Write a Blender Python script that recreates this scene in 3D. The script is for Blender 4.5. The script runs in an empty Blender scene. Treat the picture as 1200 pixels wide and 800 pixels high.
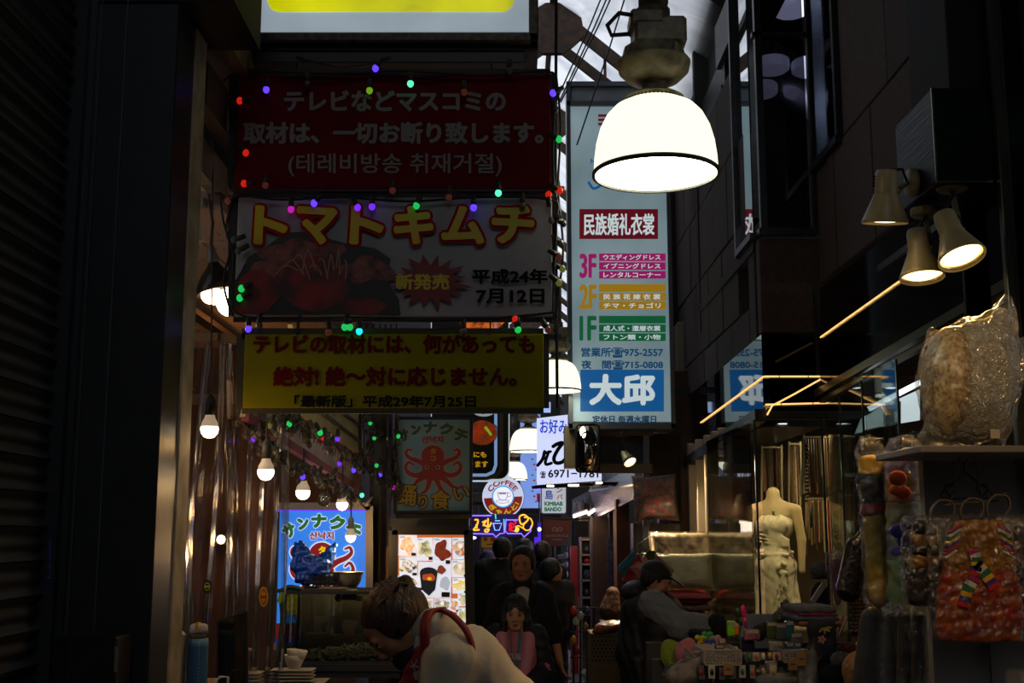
import bpy, bmesh, math, random
import numpy as np
from mathutils import Vector, Matrix, Euler
from mathutils.geometry import tessellate_polygon

SC = bpy.context.scene
COL = SC.collection
# ------------------------------------------------------------------ camera
F = 1400.0                       # focal length in pixels of the 1200 px wide frame
TILT = math.atan(0.16)
CAMZ = 1.6
cd = bpy.data.cameras.new('camera')
cd.sensor_width = 36.0
cd.lens = F / 1200.0 * 36.0
cd.clip_start = 0.05
cam = bpy.data.objects.new('camera', cd)
COL.objects.link(cam)
cam.location = (0, 0, CAMZ)
cam.rotation_euler = (math.pi / 2 + TILT, 0, 0)
SC.camera = cam
# ------------------------------------------------------------------ sky, exposure
world = bpy.data.worlds.new('overcast_sky')
SC.world = world
world.use_nodes = True
bg = world.node_tree.nodes['Background']
bg.inputs[0].default_value = (0.88, 0.93, 1.0, 1)
bg.inputs[1].default_value = 1.25
vs = SC.view_settings
vs.view_transform = 'Standard'
vs.look = 'None'
vs.gamma = 1.0
vs.use_curve_mapping = False
vs.exposure = 0.0
cy = SC.cycles
cy.use_denoising = True
cy.max_bounces = 7
cy.diffuse_bounces = 3
cy.glossy_bounces = 4
cy.transparent_max_bounces = 16
cy.sample_clamp_indirect = 2.0
cy.caustics_reflective = False
cy.caustics_refractive = False
RND = random.Random(7)

# ------------------------------------------------------------------ pixel -> place
_c, _s = math.cos(TILT), math.sin(TILT)
def ray(px, py):
    dx = (px - 600) / F
    dy = (400 - py) / F
    return Vector((dx, _c - dy * _s, _s + dy * _c))
def at(px, py, Y):
    d = ray(px, py)
    k = Y / d.y
    return Vector((d.x * k, Y, CAMZ + d.z * k))
def atx(px, py, X):
    d = ray(px, py)
    k = X / d.x
    return Vector((X, d.y * k, CAMZ + d.z * k))

# ------------------------------------------------------------------ materials
def lin(c):
    return tuple((v / 12.92 if v <= 0.04045 else ((v + 0.055) / 1.055) ** 2.4) for v in c)
def hexc(h):
    return lin(tuple(int(h[i:i + 2], 16) / 255 for i in (0, 2, 4)))
MATS = {}
def M(key, col='808080', rough=.6, metal=0., em=0., ecol=None, noise=None, bump=None, col2=None, spec=.5, sheen=0, wave=None, trans=0):
    """col/col2 sRGB hex; noise=(scale, contrast 0..1, detail); bump=(scale, strength); em = emission strength"""
    if key in MATS:
        return MATS[key]
    m = bpy.data.materials.new(key)
    m.use_nodes = True
    nt = m.node_tree
    b = nt.nodes['Principled BSDF']
    rgb = hexc(col)
    b.inputs['Base Color'].default_value = (*rgb, 1)
    b.inputs['Roughness'].default_value = rough
    b.inputs['Metallic'].default_value = metal
    b.inputs['Specular IOR Level'].default_value = spec
    if sheen: b.inputs['Sheen Weight'].default_value = sheen
    if trans: b.inputs['Transmission Weight'].default_value = trans
    tc = nt.nodes.new('ShaderNodeTexCoord')
    if noise or wave:
        if wave:
            n = nt.nodes.new('ShaderNodeTexWave')
            n.inputs['Scale'].default_value = wave[0]
            n.inputs['Distortion'].default_value = wave[1]
            n.bands_direction = wave[2]
            amt = wave[3]
        else:
            n = nt.nodes.new('ShaderNodeTexNoise')
            n.inputs['Scale'].default_value = noise[0]
            n.inputs['Detail'].default_value = noise[2] if len(noise) > 2 else 4
            amt = noise[1]
        nt.links.new(tc.outputs['Object'], n.inputs['Vector'])
        r = nt.nodes.new('ShaderNodeMapRange')
        r.inputs['From Min'].default_value = .35 if not wave else .2
        r.inputs['From Max'].default_value = .68 if not wave else .8
        nt.links.new(n.outputs['Fac'], r.inputs['Value'])
        mx = nt.nodes.new('ShaderNodeMix')
        mx.data_type = 'RGBA'
        c2 = hexc(col2) if col2 else tuple(v * (1 - amt) for v in rgb)
        mx.inputs['A'].default_value = (*rgb, 1)
        mx.inputs['B'].default_value = (*c2, 1)
        nt.links.new(r.outputs['Result'], mx.inputs['Factor'])
        nt.links.new(mx.outputs['Result'], b.inputs['Base Color'])
        if em:
            nt.links.new(mx.outputs['Result'], b.inputs['Emission Color'])
    if em:
        if not (noise or wave):
            b.inputs['Emission Color'].default_value = (*(hexc(ecol) if ecol else rgb), 1)
        b.inputs['Emission Strength'].default_value = em
        if not noise and ecol is None:
            b.inputs['Base Color'].default_value = (*(v * .3 for v in rgb), 1)
    if bump:
        n2 = nt.nodes.new('ShaderNodeTexNoise')
        n2.inputs['Scale'].default_value = bump[0]
        n2.inputs['Detail'].default_value = 3
        if len(bump) > 2:
            mp = nt.nodes.new('ShaderNodeMapping')
            mp.inputs['Scale'].default_value = bump[2]
            nt.links.new(tc.outputs['Object'], mp.inputs['Vector'])
            nt.links.new(mp.outputs['Vector'], n2.inputs['Vector'])
        else:
            nt.links.new(tc.outputs['Object'], n2.inputs['Vector'])
        bp = nt.nodes.new('ShaderNodeBump')
        bp.inputs['Strength'].default_value = bump[1]
        bp.inputs['Distance'].default_value = .02
        nt.links.new(n2.outputs['Fac'], bp.inputs['Height'])
        nt.links.new(bp.outputs['Normal'], b.inputs['Normal'])
    MATS[key] = m
    return m
def glassy(key, tint='ffffff', refl=.12, rough=.03, bump=None, milk=0., milkcol='d8d0c8', grz=.7):
    """thin clear sheet: see-through, with reflections that grow at grazing angles; milk adds a diffuse film"""
    if key in MATS:
        return MATS[key]
    m = bpy.data.materials.new(key)
    m.use_nodes = True
    nt = m.node_tree
    nt.nodes.remove(nt.nodes['Principled BSDF'])
    out = nt.nodes['Material Output']
    tr = nt.nodes.new('ShaderNodeBsdfTransparent')
    tr.inputs[0].default_value = (*hexc(tint), 1)
    gl = nt.nodes.new('ShaderNodeBsdfGlossy')
    gl.inputs['Roughness'].default_value = rough
    lw = nt.nodes.new('ShaderNodeLayerWeight')
    lw.inputs['Blend'].default_value = .35
    ma = nt.nodes.new('ShaderNodeMath')
    ma.operation = 'MULTIPLY_ADD'
    ma.inputs[1].default_value = grz
    ma.inputs[2].default_value = refl
    nt.links.new(lw.outputs['Fresnel'], ma.inputs[0])
    ms = nt.nodes.new('ShaderNodeMixShader')
    nt.links.new(ma.outputs[0], ms.inputs[0])
    last = tr
    if milk:
        di = nt.nodes.new('ShaderNodeBsdfDiffuse')
        di.inputs[0].default_value = (*hexc(milkcol), 1)
        m2 = nt.nodes.new('ShaderNodeMixShader')
        m2.inputs[0].default_value = milk
        nt.links.new(tr.outputs[0], m2.inputs[1])
        nt.links.new(di.outputs[0], m2.inputs[2])
        last = m2
    nt.links.new(last.outputs[0], ms.inputs[1])
    nt.links.new(gl.outputs[0], ms.inputs[2])
    nt.links.new(ms.outputs[0], out.inputs['Surface'])
    if bump:
        tc = nt.nodes.new('ShaderNodeTexCoord')
        n2 = nt.nodes.new('ShaderNodeTexNoise')
        n2.inputs['Scale'].default_value = bump[0]
        n2.inputs['Detail'].default_value = 4
        mp = nt.nodes.new('ShaderNodeMapping')
        mp.inputs['Scale'].default_value = bump[2] if len(bump) > 2 else (1, 1, 1)
        nt.links.new(tc.outputs['Object'], mp.inputs['Vector'])
        nt.links.new(mp.outputs['Vector'], n2.inputs['Vector'])
        bp = nt.nodes.new('ShaderNodeBump')
        bp.inputs['Strength'].default_value = bump[1]
        bp.inputs['Distance'].default_value = .03
        nt.links.new(n2.outputs['Fac'], bp.inputs['Height'])
        nt.links.new(bp.outputs['Normal'], gl.inputs['Normal'])
        nt.links.new(bp.outputs['Normal'], lw.inputs['Normal'])
    MATS[key] = m
    return m

# ------------------------------------------------------------------ objects
MW = {}
def setp(o, label=None, cat=None, group=None, kind=None):
    if label: o['label'] = label
    if cat: o['category'] = cat
    if group: o['group'] = group
    if kind: o['kind'] = kind
    return o
def thing(name, label, cat, loc, rz=0., group=None, rot=None):
    o = bpy.data.objects.new(name, None)
    o.empty_display_size = .05
    COL.objects.link(o)
    o.location = loc
    o.rotation_euler = rot or (0, 0, rz)
    MW[o] = Matrix.Translation(Vector(loc)) @ Euler(o.rotation_euler).to_matrix().to_4x4()
    return setp(o, label, cat, group)
def mesh_obj(name, verts, faces, mats, parent=None, smooth=False, local=False, midx=None, kind=None):
    me = bpy.data.meshes.new(name)
    me.from_pydata([tuple(v) for v in verts], [], faces)
    for m in (mats if isinstance(mats, (list, tuple)) else [mats]):
        me.materials.append(m)
    if midx is not None:
        me.polygons.foreach_set('material_index', midx)
    if smooth:
        me.polygons.foreach_set('use_smooth', [True] * len(me.polygons))
    o = bpy.data.objects.new(name, me)
    COL.objects.link(o)
    if parent is not None:
        o.parent = parent
        mw = MW[parent]
        MW[o] = mw
        if not local:
            me.transform(mw.inverted())
    elif not local:
        co = np.array([tuple(v) for v in verts]) if len(verts) else np.zeros((1, 3))
        lo, hi = co.min(0), co.max(0)
        base = Vector(((lo[0] + hi[0]) / 2, (lo[1] + hi[1]) / 2, lo[2]))
        me.transform(Matrix.Translation(-base))
        o.location = base
        MW[o] = Matrix.Translation(base)
    else:
        MW[o] = Matrix.Identity(4)
    me.update()
    if kind: o['kind'] = kind
    return o
def copy_tree(o, loc=None, rot=None, parent=None):
    c = o.copy()
    COL.objects.link(c)
    if parent is not None: c.parent = parent
    if loc is not None: c.location = loc
    if rot is not None: c.rotation_euler = rot
    MW[c] = Matrix.Translation(c.location) @ Euler(c.rotation_euler).to_matrix().to_4x4() if parent is None else MW[parent]
    for ch in list(o.children):
        copy_tree(ch, parent=c)
    return c

class MB:
    def __init__(s):
        s.v, s.f, s.mi, s.cur = [], [], [], 0
    def add(s, vs_, fs_):
        n = len(s.v)
        s.v += [Vector(v) for v in vs_]
        for f in fs_:
            s.f.append([i + n for i in f]); s.mi.append(s.cur)
        return s
    def mat(s, i): s.cur = i; return s
    def box(s, c, d, rz=0, R=None, bev=0):
        """centre c, full size d, optional rotation; bev chamfers the edges"""
        hx, hy, hz = d[0] / 2, d[1] / 2, d[2] / 2
        R = R or Matrix.Rotation(rz, 3, 'Z')
        c = Vector(c)
        if bev <= 0 or bev * 2 >= min(d):
            V = [(x, y, z) for x in (-hx, hx) for y in (-hy, hy) for z in (-hz, hz)]
            Fc = [(0, 1, 3, 2), (4, 6, 7, 5), (0, 4, 5, 1), (2, 3, 7, 6), (0, 2, 6, 4), (1, 5, 7, 3)]
            return s.add([c + R @ Vector(v) for v in V], Fc)
        b = bev
        V = []
        for x in (-1, 1):
            for y in (-1, 1):
                for z in (-1, 1):
                    V += [(x * hx, y * (hy - b), z * (hz - b)), (x * (hx - b), y * hy, z * (hz - b)), (x * (hx - b), y * (hy - b), z * hz)]
        def i(x, y, z, k): return (((x > 0) * 4 + (y > 0) * 2 + (z > 0)) * 3) + k
        Fc = []
        for g in (-1, 1):
            Fc.append([i(g, -1, -1, 0), i(g, 1, -1, 0), i(g, 1, 1, 0), i(g, -1, 1, 0)])
            Fc.append([i(-1, g, -1, 1), i(1, g, -1, 1), i(1, g, 1, 1), i(-1, g, 1, 1)])
            Fc.append([i(-1, -1, g, 2), i(1, -1, g, 2), i(1, 1, g, 2), i(-1, 1, g, 2)])
            for h in (-1, 1):
                Fc.append([i(g, h, -1, 0), i(g, h, 1, 0), i(g, h, 1, 1), i(g, h, -1, 1)])
                Fc.append([i(g, -1, h, 0), i(g, 1, h, 0), i(g, 1, h, 2), i(g, -1, h, 2)])
                Fc.append([i(-1, g, h, 1), i(1, g, h, 1), i(1, g, h, 2), i(-1, g, h, 2)])
                for k in (-1, 1):
                    Fc.append([i(g, h, k, 0), i(g, h, k, 1), i(g, h, k, 2)])
        return s.add([c + R @ Vector(v) for v in V], Fc)
    def bar(s, a, b, w, h=None, up=(0, 0, 1)):
        """box from a to b with section w x h"""
        a, b = Vector(a), Vector(b)
        h = h or w
        y = (b - a).normalized()
        up = Vector(up)
        if abs(y.dot(up)) > .98: up = Vector((1, 0, 0))
        x = y.cross(up).normalized()
        z = x.cross(y)
        R = Matrix((x, y, z)).transposed()
        return s.box((a + b) / 2, (w, (b - a).length, h), R=R)
    def quadslab(s, p, n):
        """prism with outline p (3-D points, any number) extruded by vector n"""
        p = [Vector(q) for q in p]
        n = Vector(n)
        k = len(p)
        tri = tessellate_polygon([p]) if k > 4 else [list(range(k))]
        fs_ = [list(t) for t in tri] + [[i + k for i in t] for t in tri]
        fs_ += [[i, (i + 1) % k, (i + 1) % k + k, i + k] for i in range(k)]
        return s.add(p + [q + n for q in p], fs_)
    def tube(s, pts, r, n=8, caps=True):
        """tube through points; r a number or one per point"""
        pts = [Vector(p) for p in pts]
        k = len(pts)
        rs = r if isinstance(r, (list, tuple)) else [r] * k
        rings = []
        t0 = (pts[1] - pts[0]).normalized()
        nrm = t0.orthogonal().normalized()
        for i in range(k):
            t = (pts[min(i + 1, k - 1)] - pts[max(i - 1, 0)])
            t = t.normalized() if t.length > 1e-9 else t0
            nrm = (nrm - t * nrm.dot(t))
            nrm = nrm.normalized() if nrm.length > 1e-6 else t.orthogonal().normalized()
            bn = t.cross(nrm)
            rings += [pts[i] + (nrm * math.cos(a) + bn * math.sin(a)) * rs[i] for a in [2 * math.pi * j / n for j in range(n)]]
        fs_ = [[i * n + j, i * n + (j + 1) % n, (i + 1) * n + (j + 1) % n, (i + 1) * n + j] for i in range(k - 1) for j in range(n)]
        if caps:
            fs_ += [list(range(n))[::-1], [(k - 1) * n + j for j in range(n)]]
        return s.add(rings, fs_)
    def lathe(s, prof, c=(0, 0, 0), n=24, R=None, sx=1., sy=1., caps=True):
        """prof = [(radius, height)] turned about z at c"""
        c = Vector(c)
        R = R or Matrix.Identity(3)
        V = [c + R @ Vector((r * math.cos(2 * math.pi * j / n) * sx, r * math.sin(2 * math.pi * j / n) * sy, z)) for r, z in prof for j in range(n)]
        fs_ = [[i * n + j, i * n + (j + 1) % n, (i + 1) * n + (j + 1) % n, (i + 1) * n + j] for i in range(len(prof) - 1) for j in range(n)]
        if caps and prof[0][0] > 1e-5: fs_.append(list(range(n))[::-1])
        if caps and prof[-1][0] > 1e-5: fs_.append([(len(prof) - 1) * n + j for j in range(n)])
        return s.add(V, fs_)
    def ball(s, c, r, n=12, R=None):
        r = r if isinstance(r, (list, tuple)) else (r, r, r)
        prof = [(max(1e-6, math.sin(math.pi * i / (n // 2 + 1))), -math.cos(math.pi * i / (n // 2 + 1))) for i in range(n // 2 + 2)]
        S = Matrix.Diagonal(r)
        return s.lathe(prof, c, n, (R or Matrix.Identity(3)) @ S)
    def build(s, name, mats, parent=None, smooth=False, local=False, kind=None):
        mi = s.mi if any(s.mi) else None
        return mesh_obj(name, s.v, s.f, mats, parent, smooth, local, mi, kind)

def smooth_by_angle(o, deg=40):
    """smooth shading that keeps the sharp edges"""
    me = o.data
    bm = bmesh.new(); bm.from_mesh(me)
    for f in bm.faces: f.smooth = True
    for e in bm.edges:
        if len(e.link_faces) == 2:
            e.smooth = e.calc_face_angle(0) < math.radians(deg)
    bm.normal_update()
    bm.to_mesh(me); bm.free()
    return o
def fixn(o):
    bm = bmesh.new(); bm.from_mesh(o.data)
    bmesh.ops.recalc_face_normals(bm, faces=bm.faces)
    bm.to_mesh(o.data); bm.free()
    return o

# ------------------------------------------------------------------ flat print on sign faces
def face_y(Y):
    """map sign-plane pixel coordinates + lift towards the viewer to the vertical plane y = Y"""
    return lambda u, v, d=0.: at(u, v, Y) - Vector((0, d, 0))
def face_p(A, B):
    """vertical plane through two world points"""
    n = Vector((B.y - A.y, A.x - B.x, 0)).normalized()
    if n.y > 0: n = -n
    def f(u, v, d=0.):
        r = ray(u, v)
        k = (A - Vector((0, 0, CAMZ))).dot(n) / r.dot(n)
        return Vector((r.x * k, r.y * k, CAMZ + r.z * k)) + n * d
    return f
def face_x(X):
    return lambda u, v, d=0.: atx(u, v, X) - Vector((d, 0, 0))
_tc = {}
def text_mesh(s):
    if s in _tc: return _tc[s]
    cu = bpy.data.curves.new('t', 'FONT')
    cu.body = s; cu.size = 1; cu.resolution_u = 3
    o = bpy.data.objects.new('t', cu)
    COL.objects.link(o)
    dg = bpy.context.evaluated_depsgraph_get()
    dg.update()
    me = bpy.data.meshes.new_from_object(o.evaluated_get(dg))
    v = np.array([q.co[:2] for q in me.vertices])
    f = [list(p.vertices) for p in me.polygons]
    bpy.data.objects.remove(o); bpy.data.curves.remove(cu); bpy.data.meshes.remove(me)
    _tc[s] = (v, f)
    return v, f
def lettering(s, rect, fm, mat, parent, bold=0., lift=.004, name='lettering', warp=None, ring=None, rot=0):
    """text fitted into rect (x0, y0, x1, y1 in sign-plane pixels); bold = stroke growth in pixels;
    warp(u, v) bends the sign-plane coordinates"""
    v, f = text_mesh(s)
    lo, hi = v.min(0), v.max(0)
    x0, y0, x1, y1 = rect
    b = bold
    P = (v - lo) / np.maximum(hi - lo, 1e-6)
    U = x0 + b + P[:, 0] * (x1 - x0 - 2 * b)
    V = y1 - b - P[:, 1] * (y1 - y0 - 2 * b)
    if rot:
        cx, cyy = (x0 + x1) / 2, (y0 + y1) / 2
        U, V = cx + (U - cx) * math.cos(rot) - (V - cyy) * math.sin(rot), cyy + (U - cx) * math.sin(rot) + (V - cyy) * math.cos(rot)
    k = ring or (6 if b else 0)
    offs = [(0, 0)] + [(b * math.cos(2 * math.pi * i / k), b * math.sin(2 * math.pi * i / k)) for i in range(k)] if b else [(0, 0)]
    vv, ff = [], []
    for i, (ox, oy) in enumerate(offs):
        n = len(vv)
        for a, c in zip(U, V):
            a, c = a + ox, c + oy
            if warp: a, c = warp(a, c)
            vv.append(fm(a, c, lift + i * 1e-5))
        ff += [[q + n for q in t] for t in f]
    return mesh_obj(name, vv, ff, mat, parent)
def patch(polys, fm, mat, parent, lift=.002, name='print', th=.0):
    """flat polygons (lists of sign-plane points) printed on a face"""
    vv, ff = [], []
    for k_, p in enumerate(polys):
        n = len(vv)
        P3 = [Vector((a, b, 0)) for a, b in p]
        tri = tessellate_polygon([P3]) if len(p) > 4 else [list(range(len(p)))]
        vv += [fm(a, b, lift + k_ * 5e-6) for a, b in p]
        ff += [[q + n for q in t] for t in tri]
    return mesh_obj(name, vv, ff, mat, parent)
def rct(x0, y0, x1, y1): return [(x0, y0), (x1, y0), (x1, y1), (x0, y1)]
def rrct(x0, y0, x1, y1, r, n=5):
    p = []
    for cx, cy_, a0 in ((x1 - r, y0 + r, -90), (x1 - r, y1 - r, 0), (x0 + r, y1 - r, 90), (x0 + r, y0 + r, 180)):
        for i in range(n + 1):
            a = math.radians(a0 + 90 * i / n)
            p.append((cx + r * math.cos(a), cy_ + r * math.sin(a)))
    return p
def ell(cx, cy_, rx, ry=None, n=24, a0=0, a1=360, rot=0):
    ry = ry or rx
    cr, sr = math.cos(rot), math.sin(rot)
    full = abs(a1 - a0) >= 360
    k = n if full else n + 1
    o = []
    for i in range(k):
        a = math.radians(a0 + (a1 - a0) * i / n)
        x, y = rx * math.cos(a), ry * math.sin(a)
        o.append((cx + x * cr - y * sr, cy_ + x * sr + y * cr))
    return o
def stroke(pts, w):
    """list of quads + round joints along a sign-plane polyline; w number or per-point"""
    ws = w if isinstance(w, (list, tuple)) else [w] * len(pts)
    out = []
    for (a, b), (wa, wb) in zip(zip(pts, pts[1:]), zip(ws, ws[1:])):
        dx, dy = b[0] - a[0], b[1] - a[1]
        l = math.hypot(dx, dy) or 1
        nx, ny = -dy / l / 2, dx / l / 2
        out.append([(a[0] + nx * wa, a[1] + ny * wa), (b[0] + nx * wb, b[1] + ny * wb), (b[0] - nx * wb, b[1] - ny * wb), (a[0] - nx * wa, a[1] - ny * wa)])
    out += [ell(p[0], p[1], q / 2, n=8) for p, q in zip(pts, ws)]
    return out
def spline(P, n=6):
    """Catmull-Rom through points"""
    P = [P[0]] + list(P) + [P[-1]]
    o = []
    for i in range(1, len(P) - 2):
        p0, p1, p2, p3 = [np.array(P[i + j], float) for j in (-1, 0, 1, 2)]
        for k in range(n):
            t = k / n
            o.append(tuple(.5 * ((2 * p1) + (-p0 + p2) * t + (2 * p0 - 5 * p1 + 4 * p2 - p3) * t * t + (-p0 + 3 * p1 - 3 * p2 + p3) * t ** 3)))
    o.append(tuple(np.array(P[-2], float)))
    return o

# ------------------------------------------------------------------ soft shapes from distance fields
def _rotm(r):
    return np.array(Euler(r).to_matrix()) if r is not None and not isinstance(r, (np.ndarray,)) else r
class Soft:
    """smooth union / difference of ellipsoids and tapered capsules, skinned with surface nets"""
    def __init__(s): s.ops = []; s.T = None
    def frame(s, T): s.T = T; return s
    def _p(s, p):
        return np.array(s.T @ Vector(p)) if s.T is not None else np.array(p, float)
    def _r(s, r):
        R = np.array(Euler(r).to_matrix()) if r is not None else np.eye(3)
        if s.T is not None: R = np.array(s.T.to_3x3().normalized()) @ R
        return R
    def _k(s): return s.T.to_scale()[0] if s.T is not None else 1.
    def ell(s, c, r, rot=None, k=.01, sub=False):
        sc = s._k()
        r = np.array(r if isinstance(r, (list, tuple)) else (r, r, r), float) * sc
        s.ops.append(('e', s._p(c), r, s._r(rot), k * sc, sub)); return s
    def cap(s, a, b, ra, rb=None, k=.01, sub=False, flat=None):
        sc = s._k()
        s.ops.append(('c', s._p(a), s._p(b), ra * sc, (rb if rb is not None else ra) * sc, k * sc, sub)); return s
    def chain(s, pts, rs, k=.01, sub=False):
        for i in range(len(pts) - 1): s.cap(pts[i], pts[i + 1], rs[i], rs[i + 1], k, sub)
        return s
    def box(s, c, h, rot=None, rd=.01, k=.01, sub=False):
        sc = s._k()
        s.ops.append(('b', s._p(c), np.array(h, float) * sc, s._r(rot), rd * sc, k * sc, sub)); return s
    def bounds(s):
        lo, hi = np.full(3, 9e9), np.full(3, -9e9)
        for o in s.ops:
            if o[-1]: continue
            if o[0] == 'e': e = np.sqrt(((o[3] * o[2][None, :]) ** 2).sum(1)); a, b = o[1] - e, o[1] + e
            elif o[0] == 'b': e = np.abs(o[3] * o[2][None, :]).sum(1); a, b = o[1] - e, o[1] + e
            else:
                r = max(o[3], o[4]); a, b = np.minimum(o[1], o[2]) - r, np.maximum(o[1], o[2]) + r
            lo, hi = np.minimum(lo, a), np.maximum(hi, b)
        return lo, hi
    def mesh(s, h=.01, fine=None):
        """h coarse spacing; fine = list of (lo, hi, spacing) boxes along whose axes the grid is denser"""
        lo, hi = s.bounds()
        lo, hi = lo - 3 * h, hi + 3 * h
        ax = []
        for d in range(3):
            xs, x = [], lo[d]
            while x < hi[d]:
                xs.append(x)
                st = h
                for q in (fine or []):
                    if q[0][d] - h < x < q[1][d]: st = min(st, q[2])
                x += st
            xs.append(x)
            ax.append(np.array(xs, np.float32))
        X, Y, Z = ax
        D = np.full((len(X), len(Y), len(Z)), .2, np.float32)
        for o in s.ops:
            k = max(o[-2], 1e-5); sub = o[-1]
            if o[0] == 'e': e = np.sqrt(((o[3] * o[2][None, :]) ** 2).sum(1)); a, b = o[1] - e, o[1] + e
            elif o[0] == 'b': e = np.abs(o[3] * o[2][None, :]).sum(1); a, b = o[1] - e, o[1] + e
            else:
                r = max(o[3], o[4]); a, b = np.minimum(o[1], o[2]) - r, np.maximum(o[1], o[2]) + r
            m = k * 2 + 3 * h
            sl = []
            for d in range(3):
                i0 = max(0, int(np.searchsorted(ax[d], a[d] - m)) - 1); i1 = int(np.searchsorted(ax[d], b[d] + m)) + 1
                sl.append(slice(i0, i1))
            gx, gy, gz = X[sl[0]][:, None, None], Y[sl[1]][None, :, None], Z[sl[2]][None, None, :]
            if min(gx.size, gy.size, gz.size) == 0: continue
            if o[0] == 'e':
                c, r, R = o[1], o[2], o[3]
                px, py, pz = gx - c[0], gy - c[1], gz - c[2]
                q = [(px * R[0, i] + py * R[1, i] + pz * R[2, i]) / r[i] for i in range(3)]
                n0 = np.sqrt(q[0] ** 2 + q[1] ** 2 + q[2] ** 2)
                n1 = np.sqrt((q[0] / r[0]) ** 2 + (q[1] / r[1]) ** 2 + (q[2] / r[2]) ** 2) + 1e-6
                d_ = n0 * (n0 - 1) / n1
            elif o[0] == 'b':
                c, hh, R, rd = o[1], o[2], o[3], o[4]
                px, py, pz = gx - c[0], gy - c[1], gz - c[2]
                q = [np.abs(px * R[0, i] + py * R[1, i] + pz * R[2, i]) - hh[i] + rd for i in range(3)]
                d_ = np.sqrt(np.maximum(q[0], 0) ** 2 + np.maximum(q[1], 0) ** 2 + np.maximum(q[2], 0) ** 2) + np.minimum(np.maximum(np.maximum(q[0], q[1]), q[2]), 0) - rd
            else:
                A, B, ra, rb = o[1], o[2], o[3], o[4]
                ba = B - A; L2 = float(ba @ ba) + 1e-9
                px, py, pz = gx - A[0], gy - A[1], gz - A[2]
                t = np.clip((px * ba[0] + py * ba[1] + pz * ba[2]) / L2, 0, 1)
                d_ = np.sqrt((px - t * ba[0]) ** 2 + (py - t * ba[1]) ** 2 + (pz - t * ba[2]) ** 2) - (ra + (rb - ra) * t)
            S = D[sl[0], sl[1], sl[2]]
            if sub:
                hh_ = np.clip(.5 - .5 * (S + d_) / k, 0, 1)
                D[sl[0], sl[1], sl[2]] = S * (1 - hh_) - d_ * hh_ + k * hh_ * (1 - hh_)
            else:
                hh_ = np.clip(.5 + .5 * (S - d_) / k, 0, 1)
                D[sl[0], sl[1], sl[2]] = S * (1 - hh_) + d_ * hh_ - k * hh_ * (1 - hh_)
        return nets(D, X, Y, Z)
    def build(s, name, mat, parent=None, h=.01, fine=None, wr=None, post=None, extra=None, **kw):
        v, f = s.mesh(h, fine)
        if wr: v = wrinkle(v, f, *wr)
        if post is not None: v = post(v)
        if extra:
            for ev, ef in extra:
                f = list(f) + [[i + len(v) for i in q] for q in ef] if not isinstance(f, np.ndarray) else np.vstack([f, ef + len(v)])
                v = np.vstack([v, ev])
        return mesh_obj(name, v, f.tolist() if isinstance(f, np.ndarray) else f, mat, parent, smooth=True, **kw)
def wrinkle(v, f, amp, freq, seed=0):
    rs = np.random.RandomState(seed)
    n = np.zeros_like(v)
    a, b, c = v[f[:, 0]], v[f[:, 1]], v[f[:, 2]]
    fn = np.cross(b - a, c - a)
    for i in range(4): np.add.at(n, f[:, i], fn)
    n /= np.linalg.norm(n, axis=1)[:, None] + 1e-9
    w = 0
    for o in range(5):
        d = rs.randn(3) * freq * (1 + .5 * o)
        w = w + np.sin(v @ d + rs.rand() * 6.28 + 1.5 * np.sin(v @ (rs.randn(3) * freq * .5))) / (1 + .5 * o)
    return v + n * (w * amp / 2)[:, None]
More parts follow.
